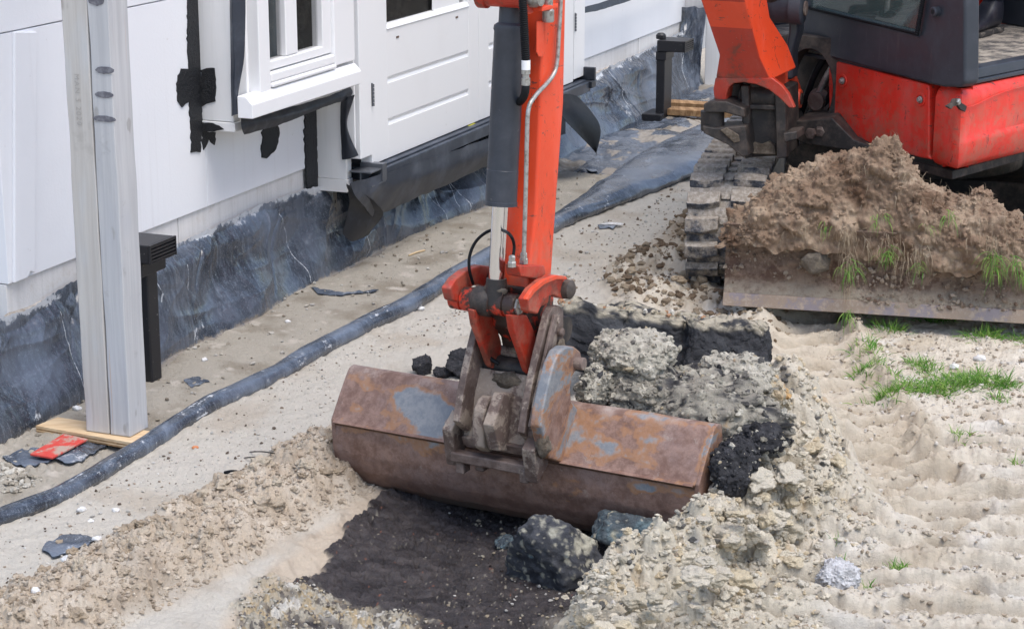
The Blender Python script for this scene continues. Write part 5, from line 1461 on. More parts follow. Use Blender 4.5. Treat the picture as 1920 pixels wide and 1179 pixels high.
# arm nose with dark collars
c2 = AP(1022, 612, aD + .04)
m = MB(); m.lathe(c2 - BA * .10, BA, [(0, .034), (.02, .042), (.028, .036), (.10, .036), (.108, .043), (.130, .043), (.136, .036), (.165, .036)], 34); m.build('arm_nose', 'black_steel', ex, smooth=True)
m = MB(); q = [AP(u, v, dR - .004) for u, v in ((985, 540), (1034, 505), (1040, 560), (1034, 630), (1010, 650), (990, 620))]; m.prism([p - BA * .11 for p in q], BA * .11); m.build('arm_tip', 'orange_oily', ex, bevel=.008)
# H link
hl = [(905, 596), (985, 600), (990, 640), (1000, 690), (985, 700), (960, 706), (930, 696), (912, 660), (900, 625)]
m = MB(); q0 = [AP(u, v, aD) for u, v in ((917, 590), (945, 592), (956, 640), (966, 690), (955, 700), (938, 690), (926, 650))]
for al_ in (aD - .062, aD + .052):
    P = [AP(u, v, aD) + BA * (al_ - aD) for u, v in ((920, 585), (950, 585), (962, 610), (972, 645), (976, 690), (966, 704), (952, 690), (940, 655), (925, 615))]
    m = MB(); m.prism([p - BA * .010 for p in P], BA * .020); m.build('lower_link', 'orange_worn_shaded', ex, bevel=.004)
m = MB(); m.hexa([AP(930, 590, aD - .055), AP(945, 590, aD - .055), AP(966, 690, aD - .055), AP(950, 690, aD - .055)], [AP(930, 590, aD - .055) + BA * .105, AP(945, 590, aD - .055) + BA * .105, AP(966, 690, aD - .055) + BA * .105, AP(950, 690, aD - .055) + BA * .105])
m.build('link_web', 'orange_oily', ex, bevel=.004)
m = MB(); c = AP(968, 690, aD); m.lathe(c - BA * .10, BA, [(0, .030), (.03, .034), (.06, .028), (.14, .028), (.17, .034), (.20, .03)], 30); m.build('lower_pin', 'black_steel', ex, smooth=True)
# greasy hose loop at the rod and cable down the link
m = MB(); m.tube(smooth_path([AP(961, 488, dR + .0), AP(964, 460, dR), AP(956, 440, dR), AP(938, 431, aD - .02), AP(915, 434, aD - .06), AP(893, 452, aD - .09), AP(881, 478, aD - .10), AP(880, 505, aD - .10), AP(887, 532, aD - .10)], 60), .0042, 10)
m.build('thin_hose', 'rubber', ex, smooth=True)
m = MB(); m.tube(smooth_path([AP(897, 560, aD - .11), AP(899, 600, aD - .10), AP(904, 640, aD - .09), AP(916, 668, aD - .06), AP(935, 682, aD - .03)], 40), .0055, 10); m.build('thin_hose', 'rubber', ex, smooth=True)
# caked mud in the coupler
V0, F0 = ICO[3]
for (u, v, al_, sc_, mt_) in ((955, 712, aD, (.05, .025, .022), 'mud'), (975, 655, aD + .02, (.022, .02, .010), 'mud'), (1018, 835, cR + .05, (.02, .02, .032), 'mud'), (930, 545, aD - .01, (.03, .02, .022), 'mud'), (1052, 650, cR + .01, (.012, .012, .02), 'mud'), (1010, 818, cR + .02, (.018, .02, .014), 'mud')):
    c = AP(u, v, al_); p = V0 * (1 + .5 * vn3(V0[:, 0] * 2.2 + u, V0[:, 1] * 2.2, V0[:, 2] * 2.2, 3))[:, None]
    V = c + p[:, :1] * BA * sc_[0] + p[:, 1:2] * BR * sc_[1] + p[:, 2:] * up * sc_[2]
    o = npmesh('mud_lump', V, F0, mt_, None, ex)

# boom
def PYs(u, v, Y): return PY(u, v, Y)
bwv = np.array([.932, -.361, 0]); bdv = np.array([.361, .932, 0])
secs = [(1258, -200, 1338, 1386, 7.36, .17), (1313, 0, 1398, 1436, 7.52, .18), (1330, 50, 1411, 1444, 7.57, .175), (1348, 104, 1425, 1478, 7.62, .165), (1341, 147, 1446, 1494, 7.66, .21)]
vs = []
for uFL, v, uFR, uBR, Y, w in secs:
    FL = PYs(uFL, v, Y); FR = PYs(uFR, v + 5, Y - .361 * w)
    dd = .20; BRp = PYs(uBR, v - 2, FR[1] + .932 * dd)
    BRp[2] = FR[2] + .02
    vs += [FL, FR, BRp, FL + (BRp - FR)]
# goes on above the picture to the head of the dipper arm
path = [(.62, 6.85, 2.15), (.48, 6.4, 2.55), (.30, 5.95, 2.5), (.12, 5.6, 2.15), (.02, 5.42, 1.95)]
vs2 = []
for i, c in enumerate(path):
    c = np.array(c); nx_ = np.array(path[min(i + 1, 4)]) - np.array(path[max(i - 1, 0)]); nx_ /= np.linalg.norm(nx_)
    hh_ = np.cross(nx_, bwv); hh_ /= np.linalg.norm(hh_)
    vs2 += [c - bwv * .08 + hh_ * .11, c + bwv * .08 + hh_ * .11, c + bwv * .08 - hh_ * .11, c - bwv * .08 - hh_ * .11]
def loft(m, vs, k=4, mi=0):
    n = len(vs) // k
    return m.add(vs, [tuple(range(k))[::-1], tuple((n - 1) * k + j for j in range(k))] + [(k * i + j, k * i + (j + 1) % k, k * i + k + (j + 1) % k, k * i + k + j) for i in range(n - 1) for j in range(k)], mi)
order = vs2[::-1]
first = []
for i in range(len(path)): first += vs2[4 * (len(path) - 1 - i): 4 * (len(path) - i)]
m = MB(); loft(m, vs2)
# match winding of the lower part: choose the corner order nearest to the first section
base = vs[0:4]; f0 = vs2[0:4]
m = MB()
best = min(range(8), key=lambda q: sum(np.linalg.norm(base[j] - (f0[(j + q) % 4] if q < 4 else f0[(q - j) % 4])) for j in range(4)))
perm = [(j + best) % 4 if best < 4 else (best - j) % 4 for j in range(4)]
allv = []
for i in range(len(path) - 1, -1, -1): allv += [vs2[4 * i + perm[j]] for j in range(4)]
allv += vs
loft(m, allv)
boom = m.build('boom', ['orange', 'orange_worn_shaded'], ex, bevel=.008, seg=2)
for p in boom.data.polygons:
    if p.normal.y < -.80 and p.normal.x < .1: p.material_index = 1  # front faces get the darker orange: shade put into the colour
# fork: the two legs that hold the foot pin, with an arched opening between
FLc, FRc, BRc, BLc = vs[-4:]
m = MB()
legR = [(1452, 152), (1464, 124), (1487, 122), (1495, 142), (1502, 162), (1507, 180), (1504, 203), (1488, 206), (1474, 192), (1462, 176), (1450, 160)]
plR = FRc - bwv * .003
P = [onplane(u, v, plR, bwv) for u, v in legR]; m = MB(); m.prism([p for p in P], -bwv * .045); m.build('boom_foot', 'orange', boom, bevel=.006)
Pb = onplane(1494, 185, plR, bwv); m = MB(); m.lathe(Pb - bwv * .05, bwv, [(0, .038), (.062, .038), (.068, .034)], 30); m.build('foot_boss', 'orange', boom, smooth=True)
m = MB(); m.lathe(Pb + bwv * .012, bwv, [(0, .023), (.010, .023)], 24); m.build('foot_pin', 'black_steel', boom, smooth=True)
arch = [(1341, 146), (1447, 146), (1466, 160), (1478, 176), (1490, 203), (1480, 203), (1462, 185), (1442, 169), (1418, 159), (1394, 155), (1376, 157), (1366, 165), (1362, 178), (1361, 190), (1350, 192), (1339, 186), (1337, 168)]
nfr = -bdv; Pf = []
for u, v in arch: Pf.append(onplane(u, v, FLc + bdv * -.006, bdv))
m = MB(); m.prism(Pf, bdv * .03); m.build('boom_arch', 'orange_worn_shaded', boom, bevel=.005)
legL = [(1339, 150), (1366, 150), (1364, 165), (1361, 188), (1350, 190), (1338, 184), (1337, 165)]
P = [onplane(u, v, FLc, bdv) + bdv * .024 for u, v in legL]; m = MB(); m.prism(P, bdv * .17); m.build('boom_foot', 'orange_worn_shaded', boom, bevel=.006)

# swing bracket and the castings at its foot
def blk(name, px, Y, dep, mat='black_steel', bev=.006, parent=ex, dv=bdv, Y2=None):
    P = [PY(u, v, Y if Y2 is None else float(np.interp(u, [min(p[0] for p in px), max(p[0] for p in px)], [Y, Y2]))) for u, v in px]
    m = MB(); m.prism(P, dv * dep); return m.build(name, mat, parent, bevel=bev)
sb = blk('swing_bracket', [(1392, 150), (1474, 168), (1476, 292), (1398, 296), (1390, 270)], 7.70, .20)
blk('bracket_rib', [(1388, 162), (1404, 160), (1408, 296), (1396, 298)], 7.66, .04, parent=sb); blk('bracket_rib', [(1452, 170), (1472, 172), (1476, 296), (1456, 298)], 7.66, .04, parent=sb)
blk('bracket_shelf', [(1402, 196), (1456, 198), (1456, 208), (1402, 206)], 7.67, .03, parent=sb)
blk('caked_mud', [(1404, 276), (1410, 268), (1426, 272), (1440, 266), (1452, 274), (1454, 290), (1404, 288)], 7.675, .03, 'mud', .002, parent=sb)
blk('swing_lug', [(1318, 196), (1330, 190), (1362, 190), (1396, 204), (1396, 222), (1360, 212), (1320, 212)], 7.60, .16, parent=sb)
blk('swing_lug', [(1316, 236), (1340, 240), (1398, 236), (1404, 292), (1392, 296), (1364, 272), (1318, 250)], 7.60, .14, 'black_steel', parent=sb)
m = MB(); a, b = PY(1336, 208, 7.66), PY(1336, 244, 7.66); m.cyl(a, b, .045); m.build('lug_pin', 'black_steel', sb, smooth=True)
m = MB(); a = PY(1346, 196, 7.64); m.cyl(a, a + up * .012, .035); m.build('pin_cap', 'coupler', sb, bevel=.002)
blk('caked_mud', [(1350, 244), (1362, 240), (1384, 254), (1386, 266), (1376, 268)], 7.59, .02, 'mud', .002, parent=sb)
blk('foot_knuckle', [(1362, 158), (1392, 156), (1398, 206), (1366, 190)], 7.72, .16, parent=sb)
blk('bracket_step', [(1468, 250), (1494, 246), (1496, 262), (1470, 268)], 7.55, .12, parent=sb)
m = MB(); a, b = PY(1385, 176, 7.74), PY(1470, 186, 7.72); m.cyl(a, b, .050); m.build('pivot_tube', 'black_steel', sb, smooth=True)
# round opening in the front frame
cR_ = PY(1516, 166, 7.98); nf = np.array([-.60, -.80, 0]); nf /= np.linalg.norm(nf); rx = np.array([.80, -.60, 0]); rx /= np.linalg.norm(rx)
m = MB(); N_ = 44; vs = []
out = []
for k in range(N_):
    a = 2 * math.pi * k / N_; c_, s_ = math.cos(a), math.sin(a)
    rin = np.array([c_ * .105, s_ * .155]); sq = 1 / max(abs(c_) / .17, abs(s_) / .205); ro_ = np.array([c_, s_]) * min(sq, .235)
    for off, q in ((.0, rin), (.0, ro_), (.09, ro_), (.09, rin)):
        vs.append(cR_ + rx * q[0] + up * q[1] - nf * off)
fs = [(4 * k + j, 4 * ((k + 1) % N_) + j, 4 * ((k + 1) % N_) + (j + 1) % 4, 4 * k + (j + 1) % 4) for k in range(N_) for j in range(4)]
m.add(vs, fs); m.build('front_frame', 'black_steel', ex, bevel=.004)
m = MB(); m.box(cR_ - nf * .20, rx * .16, nf * .01, up * .2); m.build('inner_plate', 'black_steel', ex)
for k, (dx, dz_) in enumerate(((.02, .02), (.05, -.03), (-.02, .05))):
    m = MB(); c = cR_ - nf * .12; m.tube(smooth_path([c + rx * (dx - .08) + up * -.14, c + rx * dx + up * dz_ + nf * .03, c + rx * (dx + .06) + up * .15], 20), .013, 10); m.build('inner_hose', 'rubber' if k else 'zinc', ex, smooth=True)
m = MB(); m.lathe(cR_ - nf * .15 - up * .06, nf, [(0, .05), (.06, .05), (.062, .035), (.09, .035)], 22); m.build('swivel_joint', 'coupler', ex, smooth=True)
blk('frame_foot', [(1488, 228), (1560, 222), (1600, 262), (1660, 284), (1655, 292), (1500, 268), (1486, 250)], 7.86, .25, Y2=7.62, bev=.005)
for u, v in ((1540, 246), (1522, 250)):
    m = MB(); m.lathe(PY(u, v, 7.80), nf, [(0, .022), (.016, .022), (.018, .014)], 6); m.build('frame_bolt', 'coupler', ex)
# lift cylinder foot and bracket beside the boom
m = MB(); a = PY(1436, 14, 7.86); b = PY(1496, 16, 7.80); m.cyl(a, b, .058, seg=32); m.build('lift_cylinder_eye', 'dark_paint', ex, bevel=.004)
m = MB(); a = PY(1494, 22, 7.78); ax_ = (b - a); m.lathe(PY(1484, 15, 7.80), bwv, [(0, .062), (.045, .062), (.050, .055)], 32); m.build('eye_cap', 'dark_paint', ex, smooth=True)
m = MB(); m.lathe(PY(1484, 15, 7.80) + bwv * .052, bwv, [(0, .028), (.006, .028)], 20); m.build('eye_pin', 'coupler', ex, smooth=True)
m = MB(); m.tube([PY(1452, 10, 7.86), PY(1425, -330, 7.45)], [.05, .045], 28); m.build('lift_cylinder', 'black_steel', ex, smooth=True)
m = MB(); P = [PY(u, v, 7.84) for u, v in ((1478, 20), (1496, 24), (1498, 60), (1486, 100), (1486, 150), (1464, 150), (1472, 90), (1478, 60))]; m.prism(P, bdv * .10); m.build('bracket_column', 'dark_paint', ex, bevel=.012, seg=3)

# upper body
K = np.array([1.54, 7.40, 0]); n1 = np.array([-.876, -.4825, 0]); n1 /= np.linalg.norm(n1); e1 = np.array([-.4825, .876, 0]); e1 /= np.linalg.norm(e1)
def fp(u, v, off=0.0): return onplane(u, v, K + n1 * off, n1)
def fprism(name, px, off, th, mat, bev=.01, parent=ex, seg=3):
    m = MB(); m.prism([fp(u, v, off) for u, v in px], -n1 * th); return m.build(name, mat, parent, bevel=bev, seg=seg)
rp = fprism('front_panel', [(1553, 130), (1556, 118), (1566, 114), (1740, 159), (1742, 170), (1741, 292), (1746, 300), (1724, 296), (1612, 264), (1580, 257), (1570, 248), (1558, 226), (1554, 205)], .0, .06, 'red_dusty', .010)
for u, v in ((1580, 152), (1726, 187)):
    c = fp(u, v, .001)
    m = MB(); m.ring(c, n1, .026, .017, .003); m.build('bolt_recess', 'red_dusty', rp, bevel=.002)
    m = MB(); m.lathe(c, n1, [(0, .013), (.004, .013), (.006, .009), (.012, .009), (.014, .007)], 16); m.build('panel_bolt', 'zinc', rp, smooth=True)
# curved corner and side skirt
kc = fp(1747, 300)[:2]; 
fpt = [fp(1748, 300)[:2], fp(1765, 300)[:2], fp(1782, 300)[:2]]
c0 = fp(1796, 300)[:2]; e2 = np.array([.70, .71]); e2 /= np.linalg.norm(e2)
n2 = np.array([e2[1], -e2[0]])
c2_ = c0 + e2 * .045
cur = [tuple(fpt[0]), tuple(fpt[1]), tuple(fpt[2])] + [tuple((1 - t) ** 2 * fpt[2] + 2 * t * (1 - t) * (c0 + .2 * (c0 - fpt[2])) + t * t * c2_) for t in (.25, .5, .75, 1)] + [tuple(c0 + e2 * s_) for s_ in (.2, .5, .9, 1.3)]
cur = np.array(cur); cn = np.gradient(cur, axis=0); cn /= np.linalg.norm(cn, axis=1)[:, None]; cn = np.stack([cn[:, 1], -cn[:, 0]], -1)
if np.dot(cn[-1], n2) < 0: cn = -cn
lev = [(.545, -.030), (.556, -.010), (.575, .0), (.640, .006), (.655, .004), (.665, -.004), (.745, -.002), (.80, -.006), (.825, -.012), (.842, -.030)]
m = MB(); vs = []
for j, (z, ofs) in enumerate(lev):
    for i, p in enumerate(cur):
        kk = sst(3, 7, np.array(i * 1.0)); o_ = ofs * (1 if j in (0, 1, 2, 8, 9) else float(kk))
        zz = z + .0 * i
        vs.append((p[0] + cn[i][0] * o_, p[1] + cn[i][1] * o_, zz))
vs = np.array(vs); NL = len(lev); NC = len(cur)
inn_ = vs.copy(); 
for j in range(NL):
    for i in range(NC): inn_[j * NC + i, :2] = cur[i] - cn[i] * .09
fs = [tuple(x) for x in gridfaces(NL, NC)]
m.add(list(vs) + list(inn_), fs + [tuple(i + NL * NC for i in f[::-1]) for f in fs] + [(i, i + 1, NL * NC + i + 1, NL * NC + i) for i in range(NC - 1)] + [((NL - 1) * NC + i, NL * NC + (NL - 1) * NC + i, NL * NC + (NL - 1) * NC + i + 1, (NL - 1) * NC + i + 1) for i in range(NC - 1)]
      + [(j * NC, j * NC + NL * NC, (j + 1) * NC + NL * NC, (j + 1) * NC) for j in range(NL - 1)])
sk = m.build('side_skirt', 'red_dusty', ex, smooth=True)
# scar and bolt on the skirt
cc = onplane(1795, 190, np.array([c0[0], c0[1], 0]) + np.array([n2[0], n2[1], 0]) * -.004, np.array([n2[0], n2[1], 0]))
N2 = np.array([n2[0], n2[1], 0]); E2 = np.array([e2[0], e2[1], 0])
def spt(u, v, off=0.0): return onplane(u, v, np.array([c0[0], c0[1], 0]) + N2 * off, N2)
m = MB(); m.prism([spt(u, v, .002) for u, v in ((1776, 200), (1786, 194), (1790, 186), (1800, 185), (1803, 193), (1814, 200), (1810, 210), (1802, 206), (1796, 198), (1788, 200), (1784, 205))], -N2 * .012); m.build('scar', 'black_steel', sk, bevel=.001)
m = MB(); m.lathe(spt(1795, 191, .0), N2, [(0, .012), (.008, .012), (.011, .008)], 6); m.build('skirt_bolt', 'zinc', sk)
cr = smooth_path([spt(1812, 202, .003), spt(1832, 196, .004), spt(1860, 182, .003), spt(1890, 170, .0), spt(1930, 160, .0)], 30)
m = MB(); m.tube(cr, .0022, 6); m.build('crease', 'red_dusty', sk, smooth=True)
# cab: dark lower front panel, window, pillars
dk_ = fprism('cab_front', [(1478, 6), (1478, 82), (1558, 110), (1748, 160), (1770, 164), (1800, 164), (1809, 156), (1813, -600), (1752, -600), (1723, 66), (1516, 15)], .012, .07, 'dark_paint', .012)
fprism('cab_pillar', [(1478, 5.5), (1515.5, 14.5), (1514, -600), (1478, -600)], .012, .07, 'dark_paint', .008)
gs = fprism('cab_window', [(1512, 14), (1726, 65), (1748, -600), (1512, -600)], -.002, .005, 'glass', 0)
m = MB()
a, b = fp(1514, 15, .02), fp(1722, 65, .02); m.tube([a, b], .006, 8); m.build('window_seal', 'rubber', gs, smooth=True)
a, b = fp(1719, 66, .028), fp(1741, -60, .028); npt = 60
m = MB(); m.tube([a + (b - a) * i / npt for i in range(npt + 1)], [.010 if i % 2 else .0075 for i in range(npt + 1)], 8); m.build('window_seal', 'rubber', gs)
m = MB(); c = fp(1758, 22, .012); m.lathe(c, n1, [(-.01, .018), (.020, .018), (.024, .014)], 20); st_ = m.build('door_stop', 'dark_paint', ex, smooth=True)
m = MB(); m.lathe(c + n1 * .0245, n1, [(0, .009), (.001, .009)], 12); m.build('stop_core', 'tar', ex)
# floor, sill and inner cab
cf = np.array([c0[0], c0[1], 0]) - N2 * .02 + n1 * .01
ZF = .905
def cpt(a, b, z): return cf + E2 * a + e1 * b + np.array([0, 0, z])
m = MB(); m.hexa([cpt(.02, 0, .847), cpt(1.4, 0, .847), cpt(1.4, 1.35, .847), cpt(.02, 1.35, .847)], [cpt(.02, 0, .862), cpt(1.4, 0, .862), cpt(1.4, 1.35, .862), cpt(.02, 1.35, .862)]); m.build('cab_base', 'dark_paint', ex, bevel=.004)
m = MB(); m.hexa([cpt(.03, .012, .8625), cpt(1.4, .012, .8625), cpt(1.4, .05, .8625), cpt(.03, .05, .8625)], [cpt(.03, .02, ZF - .006), cpt(1.4, .02, ZF - .006), cpt(1.4, .05, ZF + .004), cpt(.03, .05, ZF + .004)]); m.build('door_sill', 'dark_paint', ex, bevel=.004)
m = MB()
m.hexa([cpt(.03, .051, .8625), cpt(1.4, .051, .8625), cpt(1.4, 1.35, .8625), cpt(.03, 1.35, .8625)], [cpt(.03, .051, ZF - .006), cpt(1.4, .051, ZF - .006), cpt(1.4, 1.35, ZF - .006), cpt(.03, 1.35, ZF - .006)])
for k in range(26):
    b_ = .056 + k * .048
    m.hexa([cpt(.04, b_, ZF - .0055), cpt(1.4, b_, ZF - .0055), cpt(1.4, b_ + .040, ZF - .0055), cpt(.04, b_ + .040, ZF - .0055)], [cpt(.04, b_, ZF), cpt(1.4, b_, ZF), cpt(1.4, b_ + .040, ZF), cpt(.04, b_ + .040, ZF)])
m.build('floor_mat', 'cabfloor', ex)
m = MB(); m.hexa([cpt(.05, 1.36, .862), cpt(1.4, 1.36, .862), cpt(1.4, 1.40, .862), cpt(.05, 1.40, .862)], [cpt(.05, 1.36, 1.35), cpt(1.4, 1.36, 1.35), cpt(1.4, 1.40, 1.35), cpt(.05, 1.40, 1.35)]); m.build('cab_wall', 'dark_paint', ex)
m = MB(); m.hexa([cpt(1.12, .30, ZF + .001), cpt(1.38, .30, ZF + .001), cpt(1.38, 1.0, ZF + .001), cpt(1.12, 1.0, ZF + .001)], [cpt(1.12, .30, ZF + .36), cpt(1.38, .30, ZF + .36), cpt(1.38, 1.0, ZF + .36), cpt(1.12, 1.0, ZF + .36)]); m.build('seat_base', 'dark_paint', ex, bevel=.01)
m = MB(); m.hexa([cpt(.76, .36, ZF + .361), cpt(1.3, .36, ZF + .361), cpt(1.3, .92, ZF + .361), cpt(.76, .92, ZF + .361)], [cpt(.76, .36, ZF + .46), cpt(1.3, .36, ZF + .46), cpt(1.3, .92, ZF + .46), cpt(.76, .92, ZF + .46)]); m.build('seat', 'rubber', ex, bevel=.03)
m = MB(); m.hexa([cpt(-.08, -.02, 2.25), cpt(1.4, -.02, 2.25), cpt(1.4, 1.4, 2.25), cpt(-.08, 1.4, 2.25)], [cpt(-.05, 0, 2.33), cpt(1.4, 0, 2.33), cpt(1.4, 1.36, 2.33), cpt(-.05, 1.36, 2.33)]); m.build('cab_roof', 'dark_paint', ex, bevel=.02)
m = MB(); m.hexa([cpt(1.32, .0, .87), cpt(1.4, .0, .87), cpt(1.4, .05, .87), cpt(1.32, .05, .87)], [cpt(1.32, .0, 2.249), cpt(1.4, .0, 2.249), cpt(1.4, .05, 2.249), cpt(1.32, .05, 2.249)]); m.build('cab_pillar', 'dark_paint', ex, bevel=.01)
m = MB(); m.hexa([cpt(1.405, .1, .862), cpt(1.44, .1, .862), cpt(1.44, 1.4, .862), cpt(1.405, 1.4, .862)], [cpt(1.405, .1, 2.24), cpt(1.44, .1, 2.24), cpt(1.44, 1.4, 2.24), cpt(1.405, 1.4, 2.24)]); m.build('cab_wall', 'dark_paint', ex)
# pedals and levers seen through the front window
for k, (a, b) in enumerate(((.12, .35), (.12, .55))):
    m = MB(); m.hexa([cpt(a, b, ZF + .001), cpt(a + .03, b, ZF + .001), cpt(a + .03, b + .09, ZF + .001), cpt(a, b + .09, ZF + .001)], [cpt(a + .10, b, ZF + .14), cpt(a + .12, b, ZF + .12), cpt(a + .12, b + .09, ZF + .12), cpt(a + .10, b + .09, ZF + .14)]); m.build('pedal', 'rubber', ex, bevel=.004)
    m = MB(); m.tube([cpt(a + .1, b + .05, ZF + .12), cpt(a + .14, b + .05, ZF + .50)], .010, 10); m.build('lever', 'zinc', ex, smooth=True)

blk('frame_skirt', [(1476, 270), (1560, 268), (1700, 300), (1700, 350), (1476, 335)], 8.02, .3, Y2=7.78)
# engine body behind, turntable, undercarriage
MD = np.array([.233, .972, 0]); MS = np.array([.972, -.233, 0])
m = MB(); q = [np.array([c0[0], c0[1], 0]) + E2 * 1.3, np.array([c0[0], c0[1], 0]) + E2 * 1.75 - N2 * .3, np.array([c0[0], c0[1], 0]) + E2 * 1.6 - N2 * 1.05, np.array([c0[0], c0[1], 0]) + E2 * 1.3 - N2 * 1.0]
m.prism([p + up * .56 for p in q], up * .75); m.build('engine_cover', 'red_dusty', ex, bevel=.05, seg=4)
m = MB(); q = [fp(1556, 260, -.03) * np.array([1, 1, 0]), fp(1746, 290, -.03) * np.array([1, 1, 0]), np.array([c0[0], c0[1], 0]) - N2 * .05 + E2 * .05, np.array([c0[0], c0[1], 0]) + E2 * 1.5 - N2 * .1, np.array([c0[0], c0[1], 0]) + E2 * 1.5 - N2 * .9, fp(1556, 260, -.9) * np.array([1, 1, 0])]
m.prism([p + up * .50 for p in q], up * .035); m.build('floor_plate', 'black_steel', ex, bevel=.005)
ctr = np.array([1.72, 8.40, 0])
m = MB(); m.cyl(ctr + up * .36, ctr + up * .499, .40, seg=48); m.build('turntable', 'black_steel', ex, bevel=.01)
m = MB(); m.box(ctr + up * .30, MS * .45, MD * .38, up * .07); m.box(ctr + up * .27, MS * .2, MD * .9, up * .05); m.build('undercarriage', 'black_steel', ex, bevel=.01)
T0 = PY(1284, 500, 7.60) * np.array([1, 1, 0])
TW, TR_ = .285, .205
def track(off):
    o = T0 + MS * off
    c1 = o + MD * (TR_ + .02); c2 = o + MD * 1.75; zc = TR_ + .025
    path = []; tl = []
    Ls = np.linalg.norm(c2 - c1); per = 2 * Ls + 2 * math.pi * TR_
    npl = int(round(per / .094)); 
    def at(d):
        d = d % per
        if d < Ls: p = c1 + MD * d + up * (zc + TR_ + .018 * math.sin(math.pi * d / Ls)); t = MD; n = up
        elif d < Ls + math.pi * TR_:
            a = (d - Ls) / TR_; p = c2 + up * zc + (MD * math.sin(a) + up * math.cos(a)) * TR_; t = MD * math.cos(a) - up * math.sin(a); n = MD * math.sin(a) + up * math.cos(a)
        elif d < 2 * Ls + math.pi * TR_: dd = d - Ls - math.pi * TR_; p = c2 - MD * dd + up * (zc - TR_); t = -MD; n = -up
        else:
            a = (d - 2 * Ls - math.pi * TR_) / TR_; p = c1 + up * zc - (MD * math.sin(a) + up * math.cos(a)) * TR_; t = -(MD * math.cos(a) - up * math.sin(a)); n = -(MD * math.sin(a) + up * math.cos(a))
        return p, t, n
    m = MB(); nb = 160; vs = []
    for i in range(nb):
        p, t, n = at(per * i / nb)
        vs += [p + n * .004, p + MS * TW + n * .004, p + MS * TW - n * .018, p - n * .018]
    m.add(vs, [(4 * i + k, 4 * ((i + 1) % nb) + k, 4 * ((i + 1) % nb) + (k + 1) % 4, 4 * i + (k + 1) % 4) for i in range(nb) for k in range(4)])
    rg = random.Random(int(off * 100))
    for i in range(npl):
        for sd in (0, 1):
            d0 = per * (i + .5 * sd * .35) / npl
            x0, x1 = ((-.004, .122) if sd == 0 else (.163, .289))
            hw = .028; rows = []
            vs = []
            for dx, w0 in ((x0, 1.0), (x0 + (x1 - x0) * .5, 1.05), (x1, .85)):
                for dd, hh_ in ((-hw * 1.25 * w0, .003), (-hw * .8 * w0, .030), (hw * .8 * w0, .030), (hw * 1.25 * w0, .003)):
                    p, t, n = at(d0 + dd + (.010 if dx == x1 else 0) * (1 if sd == 0 else -1)); e = rg.uniform(-.002, .002)
                    vs.append(p + MS * dx + n * (hh_ + e))
            fs = [(0, 1, 2, 3), (11, 10, 9, 8)] + [(4 * r + k, 4 * r + 4 + k, 4 * r + 4 + (k + 1) % 4, 4 * r + (k + 1) % 4) for r in range(2) for k in range(4)]
            m.add(vs, fs)
        p, t, n = at(per * (i + .2) / npl)
        m.box(p + MS * .1425 + n * .008, MS * .018, t * .012, n * .006)
    tk = m.build('track', 'track', ex, bevel=.004, seg=2)
    for c_, nm in ((c1, 'idler'), (c2, 'sprocket')):
        m = MB(); cc_ = c_ + up * zc + MS * .10; m.lathe(cc_, MS, [(0, .12), (.005, TR_ - .022), (.03, TR_ - .022), (.04, TR_ - .05), (.05, TR_ - .022), (.08, TR_ - .022), (.085, .12)], 32); m.build(nm, 'black_steel', tk, smooth=True)
    m = MB(); m.box((c1 + c2) / 2 + MS * .142 + up * (zc - .01), MS * .06, MD * (Ls / 2 - .12), up * .06); m.build('track_frame', 'black_steel', tk, bevel=.01)
    return tk
track(0); track(1.26)
# blade with cutting edge, caked with earth
BB = PY(1357, 556, 7.24) * np.array([1, 1, 0]); LB = 1.62
bsec = [(-.030, .070), (-.012, .10), (.012, .15), (.022, .21), (.016, .28), (-.004, .34), (-.020, .365)]
NBs = 150; pr = np.array(bsec); qd = np.linspace(0, len(bsec) - 1, 60); pr = np.stack([np.interp(qd, np.arange(len(bsec)), pr[:, k]) for k in (0, 1)], -1)
Sg, Kg = np.meshgrid(np.linspace(0, LB, NBs * 2), np.arange(60), indexing='ij')
mo_ = pr[Kg, 0]; zo_ = pr[Kg, 1]
mud = .034 * np.clip(fb2(Sg * 5, zo_ * 7, 401, 5) + .12, 0, 1) + .010 * sst(.5, .1, wo2(Sg * 22, zo_ * 22, 402)[0]) * sst(0, .3, fb2(Sg * 4, zo_ * 5, 403, 3))
mud = mud * sst(.075, .11, zo_)
F_ = BB[None, None] + Sg[..., None] * MS + (mo_ - mud)[..., None] * MD; F_[..., 2] += zo_
Bk = BB[None, None] + Sg[..., None] * MS + (mo_ + .025)[..., None] * MD; Bk[..., 2] += zo_
NV = F_.reshape(-1, 3).shape[0]; g = gridfaces(NBs * 2, 60)
allV = np.concatenate([F_.reshape(-1, 3), Bk.reshape(-1, 3)])
def rim_faces(nr, nc, N):
    r = [i * nc for i in range(nr)], [i * nc + nc - 1 for i in range(nr)]; out = []
    for lst in r: out += [(lst[i], lst[i + 1], lst[i + 1] + N, lst[i] + N) for i in range(nr - 1)]
    for lst in ([j for j in range(nc)], [(nr - 1) * nc + j for j in range(nc)]): out += [(lst[i], lst[i + 1], lst[i + 1] + N, lst[i] + N) for i in range(nc - 1)]
    return np.array(out)
fa = np.concatenate([g, g[:, ::-1] + NV, rim_faces(NBs * 2, 60, NV)])
bl_ = npmesh('dozer_blade', allV, fa, 'blade', None, ex)
bm = bmesh.new(); bm.from_mesh(bl_.data); bmesh.ops.recalc_face_normals(bm, faces=bm.faces); bm.to_mesh(bl_.data); bm.free()
